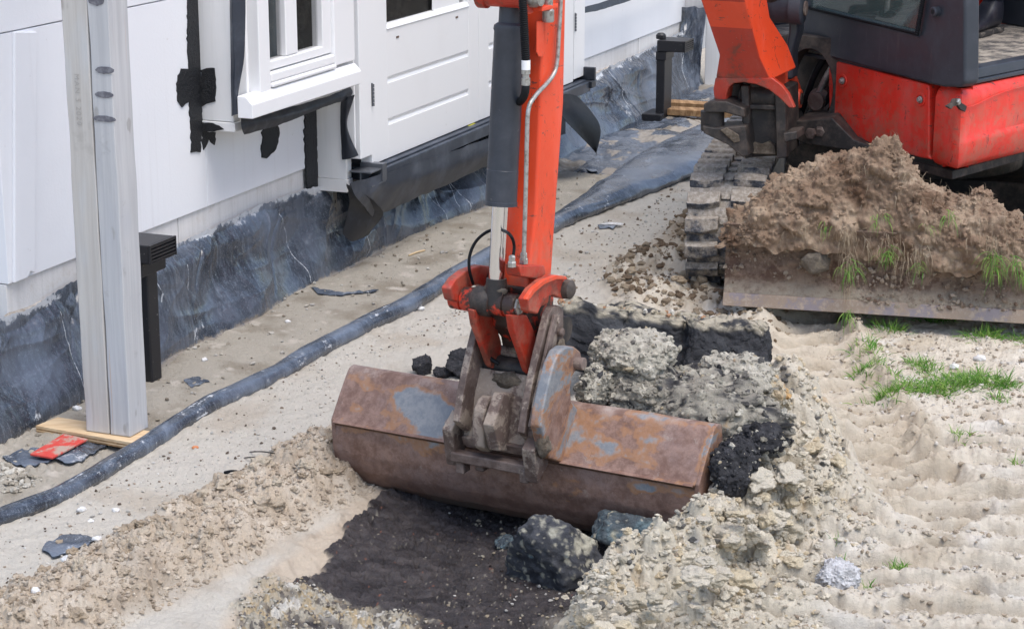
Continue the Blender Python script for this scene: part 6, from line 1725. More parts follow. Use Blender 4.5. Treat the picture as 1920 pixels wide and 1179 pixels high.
m = MB(); m.hexa([BB + MD * -.034 + up * .062, BB + MD * -.020 + up * .108, BB + MD * -.010 + up * .108, BB + MD * -.016 + up * .062], [BB + MS * LB + MD * -.034 + up * .062, BB + MS * LB + MD * -.020 + up * .108, BB + MS * LB + MD * -.010 + up * .108, BB + MS * LB + MD * -.016 + up * .062])
m.build('cutting_edge', 'edge', bl_, bevel=.003)
for s_ in (.45, 1.1):
    m = MB(); m.hexa([BB + MS * s_ + MD * .04 + up * .14, BB + MS * (s_ + .08) + MD * .04 + up * .14, BB + MS * (s_ + .08) + MD * .04 + up * .22, BB + MS * s_ + MD * .04 + up * .22],
                     [BB + MS * s_ + MD * .8 + up * .22, BB + MS * (s_ + .08) + MD * .8 + up * .22, BB + MS * (s_ + .08) + MD * .8 + up * .30, BB + MS * s_ + MD * .8 + up * .30]); m.build('blade_arm', 'black_steel', ex, bevel=.005)
# ------------------------------------------------------------------ broken soil: faceted lumps with their own soil colours
PILEV = []
def rock(name, c, rad, seed, zones, mat='lump', lvl=6, facets=12, rough=.10, fine=.05, clod=.05, fsc=(.66, .95), ax=None, parent=None, squash_bottom=None):
    """c centre, rad three half sizes along ax (three unit vectors); zones: (base, [(colour, noise scale, lo, hi), ...])"""
    V0, F0 = ICO[lvl]; rg = np.random.default_rng(seed)
    r = np.ones(len(V0)) * 1.02
    for k in range(facets):
        n = rg.normal(size=3); n /= np.linalg.norm(n); dd = rg.uniform(*fsc); dt = V0 @ n
        r = np.minimum(r, np.where(dt > .05, dd / np.maximum(dt, .05), 9))
    P = V0 * r[:, None]; off = rg.uniform(-20, 20, 3)
    Q = P * np.array(rad) / max(rad) ; Qo = Q + off
    d = rough * fb3(Qo, 2.2, seed, 3) + fine * fb3(Qo, 9, seed + 3, 4) 
    if clod:
        f1, f2, idn = wo3(Qo, 6.5, seed + 5); d += clod * (sst(.6, .1, f1) * (idn > .3)) 
        f1, f2, idn = wo3(Qo, 15, seed + 6); d += clod * .45 * sst(.6, .1, f1) * (idn > .35)
    P = P * (1 + d)[:, None]
    A = np.eye(3) if ax is None else np.array(ax)
    W_ = np.array(c) + (P * np.array(rad)) @ A
    base, layers = zones
    colr = np.zeros((len(V0), 3)); colr[:] = base
    for k, (cc, s_, lo, hi) in enumerate(layers):
        colr = mixc(colr, cc, sst(lo, hi, fb3(Qo + k * 3.7, s_, seed + 20 + k, 4)))
    PILEV.append((name, W_, np.array(c), colr))
    return npmesh(name, W_, F0, mat, {'albedo': ('c', colr)}, parent)
PALE = (al(192, 186, 170), [(al(218, 212, 196), 4, -.1, .3), (al(120, 116, 108), 6, .15, .4), (al(206, 168, 116), 3, .38, .6), (al(90, 88, 86), 14, .22, .36)])
MIXD = (al(164, 158, 144), [(al(74, 73, 75), 3.2, .0, .2), (al(205, 198, 180), 8, .05, .3), (al(58, 58, 60), 15, .15, .3), (al(200, 160, 108), 5, .40, .58)])
BLACK = (al(62, 62, 66), [(al(84, 84, 88), 5, .0, .4), (al(50, 50, 54), 9, .1, .4), (al(176, 168, 150), 7, .40, .52)])
R1C = (al(80, 82, 88), [(al(56, 58, 64), 4, .0, .3), (al(196, 192, 172), 1.7, .10, .24), (al(176, 172, 154), 7, .14, .3), (al(92, 116, 128), 3.6, .38, .6), (al(170, 165, 148), 11, .30, .42)])
R2C = (al(92, 102, 108), [(al(112, 134, 142), 2.5, -.1, .25), (al(62, 66, 72), 4, .05, .3), (al(200, 194, 168), 3.5, .15, .32), (al(190, 186, 170), 12, .30, .42)])
rise = np.array([0, 0, 1.0])
AX = (BA, BR, rise)
def at(u, v, Y): return PY(u, v, Y)
gpl = 'rough soil clods heaped behind the bucket'
def R_(name, u, v, Y, rad, seed, z, label, cat='soil clod', group=gpl, **k):
    k.setdefault('ax', AX)
    return tag(rock(name, at(u, v, Y), rad, seed, z, **k), label, cat, group)
R_('soil_clod', 1186, 678, 5.42, (.135, .12, .085), 5, PALE, 'big pale rounded soil clod, the topmost behind the bucket', rough=.22, clod=.07)
R_('soil_clod', 1114, 728, 5.34, (.045, .05, .075), 6, PALE, 'small grey oval soil clod pressed against the hanger pin of the bucket', rough=.15, clod=.05, lvl=5)
R_('soil_clod', 1290, 790, 5.30, (.27, .17, .135), 7, MIXD, 'large speckled black and pale soil mass filling the right half of the bucket', rough=.30, clod=.12, fine=.10, facets=9)
R_('soil_clod', 1215, 742, 5.36, (.14, .11, .08), 17, MIXD, 'speckled soil mass just below the big pale clod', rough=.30, clod=.12, fine=.10, facets=9)
R_('soil_clod', 1412, 822, 5.18, (.085, .10, .075), 8, BLACK, 'black soil clod with a pale crust beyond the right end of the bucket', rough=.2, clod=.05)
R_('soil_clod', 1376, 880, 5.05, (.055, .09, .085), 9, BLACK, 'black soil clod wedged against the right side plate of the bucket', rough=.2, clod=.06)
R_('soil_clod', 1378, 712, 5.55, (.12, .10, .07), 10, PALE, 'low pale soil clod between the black slab and the bucket', rough=.25, clod=.1)
R_('soil_clod', 1432, 752, 5.50, (.07, .08, .07), 12, (al(210, 196, 168), [(al(214, 172, 112), 4, .0, .3), (al(176, 166, 148), 7, .1, .4)]), 'ochre crusted pale soil clod right of the bucket mass', rough=.2, clod=.1, lvl=5)
R_('stone', 1424, 706, 5.62, (.034, .03, .022), 13, (al(226, 220, 208), [(al(222, 178, 120), 2, .0, .2)]), 'pale rounded stone with an ochre underside on the soil heap', 'stone', None, lvl=5, rough=.12, clod=0, fine=.02)
R_('stone', 1413, 674, 5.85, (.012, .012, .011), 14, (al(168, 128, 100), []), 'small round brown stone stuck in the black slab', 'stone', None, lvl=3, rough=.1, clod=0, fine=.02)
R_('stone', 1453, 712, 5.66, (.014, .014, .012), 15, (al(66, 66, 72), []), 'small black stone right of the pale ochre stone', 'stone', None, lvl=3, rough=.2, clod=0)
# crumbly surface on the heap behind the bucket
rg = np.random.default_rng(33); Pp = []; 
Pc = []
for nm, V_, c_, C_ in PILEV[:8]:
    k = V_[:, 2] > c_[2] - .03; V_ = V_[k]; C_ = C_[k]; n_ = int(250 + 17000 * np.ptp(V_[:, 0]) * np.ptp(V_[:, 2])); i_ = rg.integers(0, len(V_), n_); Pp.append(V_[i_]); Pc.append(C_[i_])
Pp = np.concatenate(Pp); Pc = np.concatenate(Pc) * rg.uniform(.8, 1.15, (len(Pp), 1)); cc = np.array([al(196, 190, 174), al(210, 204, 188), al(110, 108, 106), al(176, 168, 150), al(90, 90, 92), al(200, 184, 152), al(150, 146, 136)])[rg.integers(0, 7, len(Pp))]
lumps('soil_crumbs', Pp, .0015 + .010 * rg.uniform(0, 1, len(Pp)) ** 3.5, np.where(rg.uniform(size=(len(Pp), 1)) < .22, cc, Pc), 'lump', 2, .9, 35, rough=.5, label='black and pale crumbs all over the clods behind the bucket')
# two black slabs of sticky peat standing side by side
def slab(u0, u1, vt0, vt1, vb, Y, dep, seed, label):
    a, b = PY(u0, vt0, Y), PY(u1, vt1, Y); c, d_ = PY(u0, vb, Y - .06), PY(u1, vb, Y - .06)
    nu, nv, nd = 120, 60, 30; rg = np.random.default_rng(seed)
    bm_ = bmesh.new(); bmesh.ops.create_cube(bm_, size=2); bmesh.ops.subdivide_edges(bm_, edges=bm_.edges[:], cuts=60, use_grid_fill=True)
    v = np.array([q.co[:] for q in bm_.verts]); f = np.array([[q.index for q in p.verts] for p in bm_.faces]); bm_.free()
    x, y, z = (v[:, 0] + 1) / 2, (v[:, 1] + 1) / 2, (v[:, 2] + 1) / 2
    # rounded box
    rr_ = .07; q = np.sign(v) * np.maximum(np.abs(v) - (1 - rr_ * np.array([1, 1, 1.6])), 0); 
    fr_ = (c * (1 - x)[:, None] + d_ * x[:, None]) * (1 - z)[:, None] + (a * (1 - x)[:, None] + b * x[:, None]) * z[:, None]
    back = np.array([.15, .985, 0]) * dep
    P = fr_ + y[:, None] * back + np.array([0, 0, -.03]) * y[:, None]
    d = np.stack([fb3(P, 9, seed + k, 4) for k in range(3)], -1) * .040 + np.stack([fb3(P, 40, seed + k + 7, 3) for k in range(3)], -1) * .013
    P = P + d - np.sign(v) * (np.abs(v) > .93).sum(1)[:, None].clip(1, 3) * .004
    colr = np.zeros((len(P), 3)); colr[:] = al(66, 67, 71)
    colr = mixc(colr, al(86, 88, 92), sst(-.1, .4, fb3(P, 14, seed + 9, 4))); colr = mixc(colr, al(46, 47, 52), sst(.0, .4, fb3(P, 8, seed + 11, 4)))
    top = sst(.86, .97, z + .05 * fb3(P, 12, seed + 12, 3))
    colr = mixc(colr, al(196, 186, 164), top * sst(-.25, .1, fb3(P, 25, seed + 13, 3)))
    colr = mixc(colr, al(178, 170, 150), sst(.40, .5, fb3(P, 22, seed + 14, 4)) * .8)
    return tag(npmesh('peat_slab', P, f, 'lump', {'albedo': ('c', colr)}), label, 'peat slab', 'black peat slabs behind the bucket')
slab(1040, 1297, 568, 598, 700, 6.28, .20, 31, 'longer black peat slab standing behind the bucket beside the arm')
slab(1286, 1440, 600, 608, 716, 6.22, .20, 37, 'shorter black peat slab, right of the crack, behind the bucket')
rg = np.random.default_rng(5)
Pt = []; 
for i in range(260):
    t = rg.uniform(0, 1); u = 1050 + 390 * t; p = PY(u, 570 + 38 * t + rg.uniform(-2, 5), 6.3 + rg.uniform(0, .18)); Pt.append(p + [0, 0, .003])
Pt = np.array(Pt); cc = np.array([al(206, 194, 168), al(228, 222, 208), al(190, 176, 150), al(200, 150, 110)])[rg.integers(0, 4, 260)]
lumps('slab_crumbs', Pt, .003 + .011 * rg.uniform(0, 1, 260) ** 2.5, cc, 'lump', 2, .8, 7, label='pale crumbs along the top of the black peat slabs')
# clods behind the left part of the bucket
def on_ground(u, v, dz=0.0):
    p = G(u, v, 0.0)
    for _ in range(3): p = G(u, v, gz(p[0], p[1]))
    return p + np.array([0, 0, dz])
for (u, v, rad, sd, lb) in ((793, 700, (.036, .036, .036), 41, 'small round black soil clod behind the left of the bucket'), (830, 706, (.03, .03, .022), 42, 'flat black and pale soil clod between two black clods behind the bucket'),
                            (866, 706, (.062, .05, .055), 43, 'bigger black soil clod beside the left coupler plate')):
    p = on_ground(u, v, rad[2] * .7); tag(rock('soil_clod', p, rad, sd, BLACK, lvl=5, rough=.25, clod=.12), lb, 'soil clod', gpl)
# boulders of sticky soil lying in the trench
p = G(1047, 1088, -.075); tag(rock('soil_boulder', p + [0, 0, .075], (.145, .10, .13), 69, R1C, rough=.17, clod=.03, fine=.07, facets=12, fsc=(.55, .9)), 'largest charcoal soil boulder with lime patches, lying on the dark trench floor', 'soil boulder', 'soil boulders in the trench')
p = G(1185, 1045, -.05); tag(rock('soil_boulder', p + [0, 0, .060], (.125, .085, .085), 57, R2C, rough=.20, clod=.05, fine=.09, facets=12, fsc=(.55, .9)), 'teal and black soil boulder leaning between bucket and bank', 'soil boulder', 'soil boulders in the trench')
p = G(948, 1028, -.075); tag(rock('soil_boulder', p + [0, 0, .016], (.030, .026, .024), 53, R2C, lvl=5, rough=.2, clod=.08), 'small grey soil lump left of the largest boulder', 'soil boulder', 'soil boulders in the trench')
p = G(1240, 1058, -.03); tag(rock('soil_boulder', p + [0, 0, .02], (.055, .04, .035), 54, (al(58, 60, 64), [(al(84, 84, 88), 5, 0, .3)]), lvl=5, rough=.2, clod=.08), 'low black soil lump right of the teal boulder', 'soil boulder', 'soil boulders in the trench')
p = on_ground(1570, 1098, .024); o = tag(rock('foam_clump', p, (.052, .045, .042), 61, (al(220, 218, 220), []), mat='foam', lvl=6, rough=.32, clod=.12, fine=.03, facets=6), 'white crumbly foam clump on the rutted sand at lower right', 'foam clump')
# larger clods of the bank
bk_pts = [(1320, 960, .05), (1400, 905, .06), (1375, 1010, .055), (1455, 940, .05), (1500, 985, .035), (1290, 1050, .04), (1250, 1120, .045), (1340, 1090, .05), (1180, 1160, .045), (1430, 860, .05), (1500, 860, .04), (1545, 900, .035),
          (1440, 1020, .03), (1230, 1085, .03), (1515, 940, .022), (1310, 1150, .032), (1100, 1168, .03), (1475, 800, .04), (1530, 820, .03), (1380, 960, .03), (1350, 925, .035), (1410, 990, .028)]
rg = np.random.default_rng(77); PB = []; RB = []; CB = []
for u, v, r in bk_pts:
    for _ in range(8):
        uu, vv = u + rg.normal() * 28, v + rg.normal() * 22; rr_ = r * rg.uniform(.2, .8)
        g = on_ground(uu, vv, rr_ * .12); PB.append(g); RB.append(rr_); CB.append([al(216, 206, 186), al(226, 215, 192), al(204, 193, 170), al(214, 204, 184), al(220, 204, 172)][rg.integers(0, 5)])
lumps('bank_clods', np.array(PB), np.array(RB), np.array(CB), 'lump', 5, .62, 81, rough=.34, label='larger broken pale soil clods of the bank right of the bucket')
# clods in the sand ridge
PB = []; RB = []; CB = []
for t in np.linspace(0, 1, 46):
    i = t * (len(RIDGE) - 1); k = min(int(i), len(RIDGE) - 2); a = np.array(RIDGE[k]) * (1 - i + k) + np.array(RIDGE[k + 1]) * (i - k)
    for _ in range(3):
        x, y = a + rg.normal(size=2) * .10; r = .008 + .022 * rg.uniform() ** 2
        if inpoly(np.array([x]), np.array([y]), TRENCH)[0] > -.03: continue
        PB.append((x, y, gz(x, y) + r * .05)); RB.append(r); CB.append([al(200, 182, 158), al(184, 165, 140), al(208, 192, 168)][rg.integers(0, 3)])
lumps('ridge_clods', np.array(PB), np.array(RB), np.array(CB), 'lump', 5, .7, 83, rough=.42, label='rounded sand clods in the ridge beside the trench')

# ------------------------------------------------------------------ earth heaped on the blade
sil = [(1352, 410), (1380, 382), (1410, 352), (1440, 322), (1478, 300), (1500, 298), (1530, 284), (1560, 278), (1600, 268), (1640, 256), (1660, 254), (1692, 260), (1704, 280), (1722, 300), (1740, 326), (1765, 346), (1790, 350), (1830, 344), (1862, 352), (1885, 372), (1905, 380), (1940, 400), (2050, 410), (2200, 430)]
ridY = lambda s_: (BB + MS * s_)[1] + .14
pts = []
for u, v in sil:
    s_ = (PY(u, v, 7.4)[0] - BB[0]) / MS[0]
    p = PY(u, v, ridY(s_)); s_ = float(np.dot(p * np.array([1, 1, 0]) - BB, MS)); p = PY(u, v, ridY(s_)); pts.append((s_, p[2]))
ps = np.array(pts)
NSs, NPh = 560, 170
Sg, Ph = np.meshgrid(np.linspace(ps[0, 0] + .0, LB - .02, NSs), np.linspace(0, math.pi, NPh), indexing='ij')
zt = np.interp(Sg, ps[:, 0], ps[:, 1]) - .012
lowf = .285 + .034 * vn2(Sg * 5, Sg * 0, 91) + .016 * vn2(Sg * 18, Sg * 0, 89) - .045 * sst(.3, .9, Sg) * (1 + .7 * vn2(Sg * 3.3, Sg * 0, 90))
endt = sst(0, .12, Sg - ps[0, 0]) * sst(0, .08, LB - Sg)
zc = lowf
ht_ = np.maximum(zt - zc, .02)
fr = -np.cos(Ph)
mm = .10 + np.where(fr < 0, fr * (.165 + .02 * np.sin(Sg * 9)), fr * (.16 + .35 * ht_))
mm = mm + (-np.sin(Ph) * 0)
zz = zc + np.sin(Ph) ** .85 * ht_
P = BB[None, None] + Sg[..., None] * MS + mm[..., None] * MD; P[..., 2] = zz
Pf = P.reshape(-1, 3)
nx3 = np.cross(np.gradient(P, axis=0), np.gradient(P, axis=1)); nx3 /= np.linalg.norm(nx3, axis=2)[..., None] + 1e-9
if nx3[NSs // 2, NPh // 3][2] < 0: nx3 = -nx3
nf3 = nx3.reshape(-1, 3)
f1, f2, i1 = wo3(Pf, 9, 93); f3, f4, i2 = wo3(Pf, 22, 94); f5, f6, i3 = wo3(Pf, 55, 95)
dsp = .032 * sst(.65, .1, f1) * (i1 > .25) + .020 * sst(.6, .1, f3) * (i2 > .25) + .010 * sst(.6, .1, f5) + .030 * fb3(Pf, 7, 96, 5) + .012 * fb3(Pf, 30, 97, 3) - .030
Pf = Pf + nf3 * dsp[:, None]
ch = np.zeros((len(Pf), 3)); ch[:] = al(156, 130, 106)
ch = mixc(ch, al(186, 162, 136), sst(-.1, .3, fb3(Pf, 9, 98, 4))); ch = mixc(ch, al(124, 96, 74), sst(.05, .35, fb3(Pf, 6, 99, 4)))
ch = mixc(ch, al(186, 168, 146), sst(.3, .5, fb3(Pf, 20, 100, 3)))
heap = npmesh('earth_heap', Pf, gridfaces(NSs, NPh), 'lump', {'albedo': ('c', ch)})
tag(heap, 'heap of brown rooty earth piled on the excavator blade', 'earth heap')
rg = np.random.default_rng(8); idx = rg.integers(0, len(Pf), 3600); keep = Pf[idx][:, 2] > .3; idx = idx[keep]
rr_ = .0015 + .0095 * rg.uniform(0, 1, len(idx)) ** 4
cc = np.array([al(164, 142, 122), al(184, 164, 144), al(140, 116, 98), al(196, 178, 158)])[rg.integers(0, 4, len(idx))]
lumps('earth_crumbs', Pf[idx] + nf3[idx] * rr_[:, None] * .3, rr_, ch[idx] * rg.uniform(.8, 1.2, (len(idx), 1)), 'lump', 2, .9, 9, rough=.5, label='loose crumbs of brown earth on the heap and blade')
# crumbs sticking to the face of the blade
n = 1500; s_ = rg.uniform(0, LB, n); z_ = .10 + .24 * rg.uniform(0, 1, n); 
kk = fb2(s_ * 4, z_ * 6, 401, 5) > -.05; s_, z_ = s_[kk], z_[kk]
m_ = np.interp(z_, pr[:, 1], pr[:, 0]) - .014; Pq = BB[None] + s_[:, None] * MS + m_[:, None] * MD; Pq[:, 2] = z_
rr_ = .002 + .009 * rg.uniform(0, 1, len(Pq)) ** 3
lumps('blade_crumbs', Pq, rr_, cc[:len(Pq)] * .9, 'lump', 2, 1, 10, rough=.5, label='crumbs of brown earth stuck to the front of the blade')

# ------------------------------------------------------------------ grass blades and roots
def strands(name, base, direc, length, width, droop, mat, tint, label, seed=0, nseg=5, curl=.0, kind='stuff'):
    """each strand a thin folded ribbon with its own thickness of three sides"""
    n = len(base); rg = np.random.default_rng(seed)
    t = np.linspace(0, 1, nseg + 1)
    d0 = direc / np.linalg.norm(direc, axis=1)[:, None]
    side = np.cross(d0, rg.normal(size=(n, 3))); side /= np.linalg.norm(side, axis=1)[:, None]; up3 = np.cross(side, d0)
    V = []
    pos = base.copy(); cur = d0.copy(); seg = (length / nseg)[:, None]
    for i in range(nseg + 1):
        w = (width * (1 - t[i]) ** .7 + width * .08)[:, None]
        V.append(np.stack([pos - side * w, pos + up3 * w * .5, pos + side * w], 1))
        cur = cur + droop * np.array([0, 0, -1.0]) + (curl * rg.normal(size=(n, 3)) if curl else 0); cur /= np.linalg.norm(cur, axis=1)[:, None]
        pos = pos + cur * seg
    V = np.stack(V, 1)                      # n, nseg+1, 3, 3
    k = 3; per = (nseg + 1) * k; f = []
    for i in range(nseg):
        for j in range(3): f.append((i * k + j, i * k + (j + 1) % 3, (i + 1) * k + (j + 1) % 3, (i + 1) * k + j))
    Fq = (np.array(f)[None] + (np.arange(n) * per)[:, None, None]).reshape(-1, 4)
    o = npmesh(name, V.reshape(-1, 3), Fq, mat, {'tint': ('f', np.repeat(tint, per))}); o['kind'] = kind; o['label'] = label
    return o
def tufts(px, dens, h, spread, seed, ground_=True):
    rg = np.random.default_rng(seed); B = []; D = []; L = []
    for (u, v, k) in px:
        c = on_ground(u, v) ; n = int(dens * k)
        q = rg.normal(size=(n, 2)) * spread * math.sqrt(k) * np.array([1.0, 1.0]); 
        z = ground(c[0] + q[:, 0], c[1] + q[:, 1])[0]
        B.append(np.stack([c[0] + q[:, 0], c[1] + q[:, 1], z - .002], -1)); dd = np.stack([q[:, 0] / spread * .35, q[:, 1] / spread * .35, np.ones(n) * .9], -1) + rg.normal(size=(n, 3)) * .45
        dd[:, 2] = np.abs(dd[:, 2]) + .25; D.append(dd); L.append(h * rg.uniform(.4, 1.15, n) * min(1, .6 + k * .3))
    return map(np.concatenate, (B, D, L))
gpx = [(1625, 712, .7), (1660, 722, 1.6), (1695, 726, 1.6), (1735, 728, 1.8), (1770, 728, 1.8), (1800, 720, 2.2), (1835, 714, 2.2), (1865, 716, 1.6), (1890, 722, .7), (1640, 700, .6), (1672, 704, .5), (1610, 698, .4),
       (1628, 662, 1.1), (1735, 690, .8), (1722, 682, .7), (1738, 700, .5), (1668, 618, 1.3), (1845, 634, 1.6), (1860, 628, .8), (1776, 598, 1.2), (1805, 822, .5), (1872, 748, .5), (1750, 604, .8), (1600, 590, .7), (1575, 1058, .10), (1682, 1068, .25), (1690, 1050, .15), (1912, 862, .3), (1630, 1085, .12), (1560, 1030, .1), (1930, 640, 1.5)]
B, D, L = tufts(gpx, 100, .058, .026, 3)
rg = np.random.default_rng(4)
strands('grass', B, D, L, .0018 * rg.uniform(.6, 1.2, len(B)), .20, 'grass', rg.uniform(0, 1, len(B)) ** 1.3, 'bright green grass growing in tufts on the sand below the blade', 3)
# grass and roots hanging from the heap
rg = np.random.default_rng(6)
def hpt(u, v, off=-.05):
    s_ = (PY(u, v, 7.2)[0] - BB[0]) / MS[0]; return onplane(u, v, BB + MD * off, MD)
B = []; D = []; L = []; W_ = []
for (u, v, n, sp, l) in ((1585, 430, 40, 8, .12), (1590, 480, 50, 9, .13), (1588, 540, 26, 6, .09), (1600, 440, 16, 14, .10), (1630, 460, 24, 16, .09), (1668, 450, 34, 14, .09), (1690, 480, 40, 14, .10), (1720, 470, 34, 12, .11), (1540, 425, 10, 20, .06), (1480, 428, 8, 26, .06), (1740, 440, 14, 20, .08),
                        (1780, 400, 16, 9, .08), (1870, 450, 44, 14, .12), (1890, 480, 34, 12, .11), (1910, 440, 24, 14, .12), (1840, 430, 14, 20, .07), (1660, 400, 12, 30, .05), (1720, 360, 12, 24, .05), (1640, 330, 10, 30, .05), (1800, 370, 12, 30, .05), (1960, 470, 30, 20, .12)):
    for _ in range(n):
        p = hpt(u + rg.normal() * sp, v + rg.normal() * sp * .7, -.06 - rg.uniform(0, .03)); B.append(p); D.append((rg.normal() * .5, -.35 - abs(rg.normal()) * .4, -.5 + rg.normal() * .45)); L.append(l * rg.uniform(.35, 1.1)); W_.append(.0009 * rg.uniform(.5, 1.4))
B = np.array(B); strands('hanging_roots', B, np.array(D), np.array(L), np.array(W_), .55, 'root', rg.uniform(0, 1, len(B)), 'thin pale roots hanging from the earth heap down over the blade', 5, 8, .16)
B = []; D = []; L = []
for (u, v, n, l) in ((1590, 500, 26, .10), (1586, 585, 18, .09), (1600, 500, 10, .08), (1668, 470, 20, .07), (1724, 500, 14, .07), (1640, 412, 12, .055), (1658, 408, 10, .05), (1545, 428, 10, .05), (1778, 405, 16, .075), (1862, 480, 36, .10), (1866, 500, 26, .09), (1905, 490, 20, .09), (1920, 510, 20, .09), (1745, 430, 8, .04), (1662, 475, 14, .07)):
    for _ in range(n):
        p = hpt(u + rg.normal() * 6, v + rg.normal() * 7, -.075); B.append(p); D.append((rg.normal() * .8, -.7 - abs(rg.normal()) * .3, rg.normal() * .5)); L.append(l * rg.uniform(.5, 1.1))
B = np.array(B); strands('hanging_grass', B, np.array(D), np.array(L), .0016 * rg.uniform(.6, 1.2, len(B)), .30, 'grass', rg.uniform(0, 1, len(B)), 'green grass tufts hanging upside down from the earth on the blade', 7, 6)
# dry straw poking out all over the heap
idx = rg.integers(0, len(Pf), 1500); idx = idx[Pf[idx][:, 2] > .36]
D = nf3[idx] + rg.normal(size=(len(idx), 3)) * .9
strands('heap_straw', Pf[idx], D, .015 + .045 * rg.uniform(0, 1, len(idx)) ** 2, .0008 * rg.uniform(.6, 1.3, len(idx)), .25, 'root', rg.uniform(.3, 1, len(idx)), 'dry straw and rootlets sticking out of the earth heap', 9, 5, .12)
# a grey stone stuck in the earth on the blade
p = hpt(1530, 492, -.035); tag(rock('stone', p, (.062, .02, .04), 63, (al(120, 110, 98), [(al(150, 138, 120), 3, 0, .3)]), lvl=5, rough=.2, clod=.05), 'flat grey stone stuck in the earth on the blade', 'stone')

# ------------------------------------------------------------------ small litter on the sand
def chip(name, u, v, r, mat, seed, label, cat, group=None, rad=None, flat=.6):
    p = on_ground(u, v, r * .25); rr_ = (r, r * .8, r * flat) if rad is None else rad
    return tag(rock(name, p, rr_, seed, (al(230, 228, 222), []), mat=mat, lvl=3, rough=.35, clod=.1, facets=8), label, cat, group)
gw = 'white mortar chips on the sand'
for (u, v, r, lb) in ((182, 1012, .017, 'white mortar chip right of the grey-blue foil scrap'), (67, 1109, .017, 'white mortar chip on the sand beside the ridge at lower left'), (130, 1053, .026, 'flat white mortar chip just below the grey-blue foil scrap'),
                      (153, 957, .017, 'pale mortar chip lying above the foil scrap, near the rolled edge'), (217, 958, .014, 'white mortar chip a hand right of another pale chip above the foil scrap'), (171, 978, .012, 'small white mortar chip alone above the foil scrap'),
                      (144, 768, .020, 'white mortar chip behind the plywood plate'), (540, 604, .014, 'white mortar chip on the trough sand under the hanging foil end'), (384, 676, .016, 'pale mortar chip beside the rolled edge right of the post'),
                      (132, 822, .010, 'white crumb lying on the red board'), (790, 581, .020, 'pale mortar chip just outside the rolled edge left of the arm'), (1790, 690, .022, 'white mortar chip above the long grass patch'), (1838, 676, .028, 'white mortar lump with a dark hollow by the grass')):
    chip('mortar_chip', u, v, r * .8, 'chip', int(u), lb, 'mortar chip', gw)
chip('brick_crumb', 366, 840, .010, 'brick', 3, 'orange brick crumb on the flat sand right of the plywood plate', 'brick crumb')
chip('clay_chip', 1135, 297, .016, 'woodchip', 4, 'orange-brown dry leaf by the tip of the rubber tongue', 'leaf', None, (.022, .012, .006))
chip('mortar_slab', 1148, 424, .03, 'chip', 5, 'flat whitish mortar slab on the sand right of the arm', 'mortar slab', None, (.055, .022, .008))
def stick(name, u0, v0, u1, v1, r, mat, label, cat, group=None):
    a, b = on_ground(u0, v0, r), on_ground(u1, v1, r); m = MB(); mid_ = (a + b) / 2 + np.array([0, .004, .002])
    m.tube(smooth_path([a, mid_, b], 12), [r * .6] + [r] * 10 + [r * .6], 8); return tag(m.build(name, mat, None, smooth=True), label, cat, group)
stick('wood_splinter', 766, 481, 797, 471, .004, 'woodchip', 'pale wood splinter left of the chrome rod', 'wood splinter')
stick('wire_offcut', 468, 848, 516, 851, .0018, 'rubber', 'upper one of two thin dark wire offcuts on the flat sand', 'wire', 'dark wire offcuts')
stick('wire_offcut', 458, 859, 508, 861, .0018, 'rubber', 'lower one of two thin dark wire offcuts on the flat sand', 'wire', 'dark wire offcuts')
stick('black_peg', 420, 889, 450, 888, .005, 'rubber', 'short black peg on the sand beside the ridge', 'peg')

# ------------------------------------------------------------------ the operator: boots on the cab floor, seated body above the picture
op = thing('person', 'operator in dark leather work boots and blue jeans seated in the cab', 'person', cpt(.45, .40, 0))
def skin(name, chain, radii, edges, mat, sub=2):
    me = bpy.data.meshes.new(name); o0 = np.array(parent_origin(op))
    me.from_pydata([tuple(np.array(p) - o0) for p in chain], edges, []); o = bpy.data.objects.new(name, me); COL.objects.link(o); ORG[o.name] = tuple(o0); o.parent = op
    o.modifiers.new('skin', 'SKIN'); 
    for i, r in enumerate(radii): me.skin_vertices[0].data[i].radius = (r, r) if np.isscalar(r) else r
    me.skin_vertices[0].data[0].use_root = True
    s_ = o.modifiers.new('sub', 'SUBSURF'); s_.levels = s_.render_levels = sub; me.materials.append(M[mat]); 
    for k in o.modifiers:
        if k.type == 'SKIN': k.use_smooth_shade = True
    return o
heel = G(1880, 55, ZF) ; toe = G(1806, 74, ZF)
fd = (toe - heel); fd[2] = 0; fl = np.linalg.norm(fd); fd /= fl; sd_ = np.array([-fd[1], fd[0], 0])
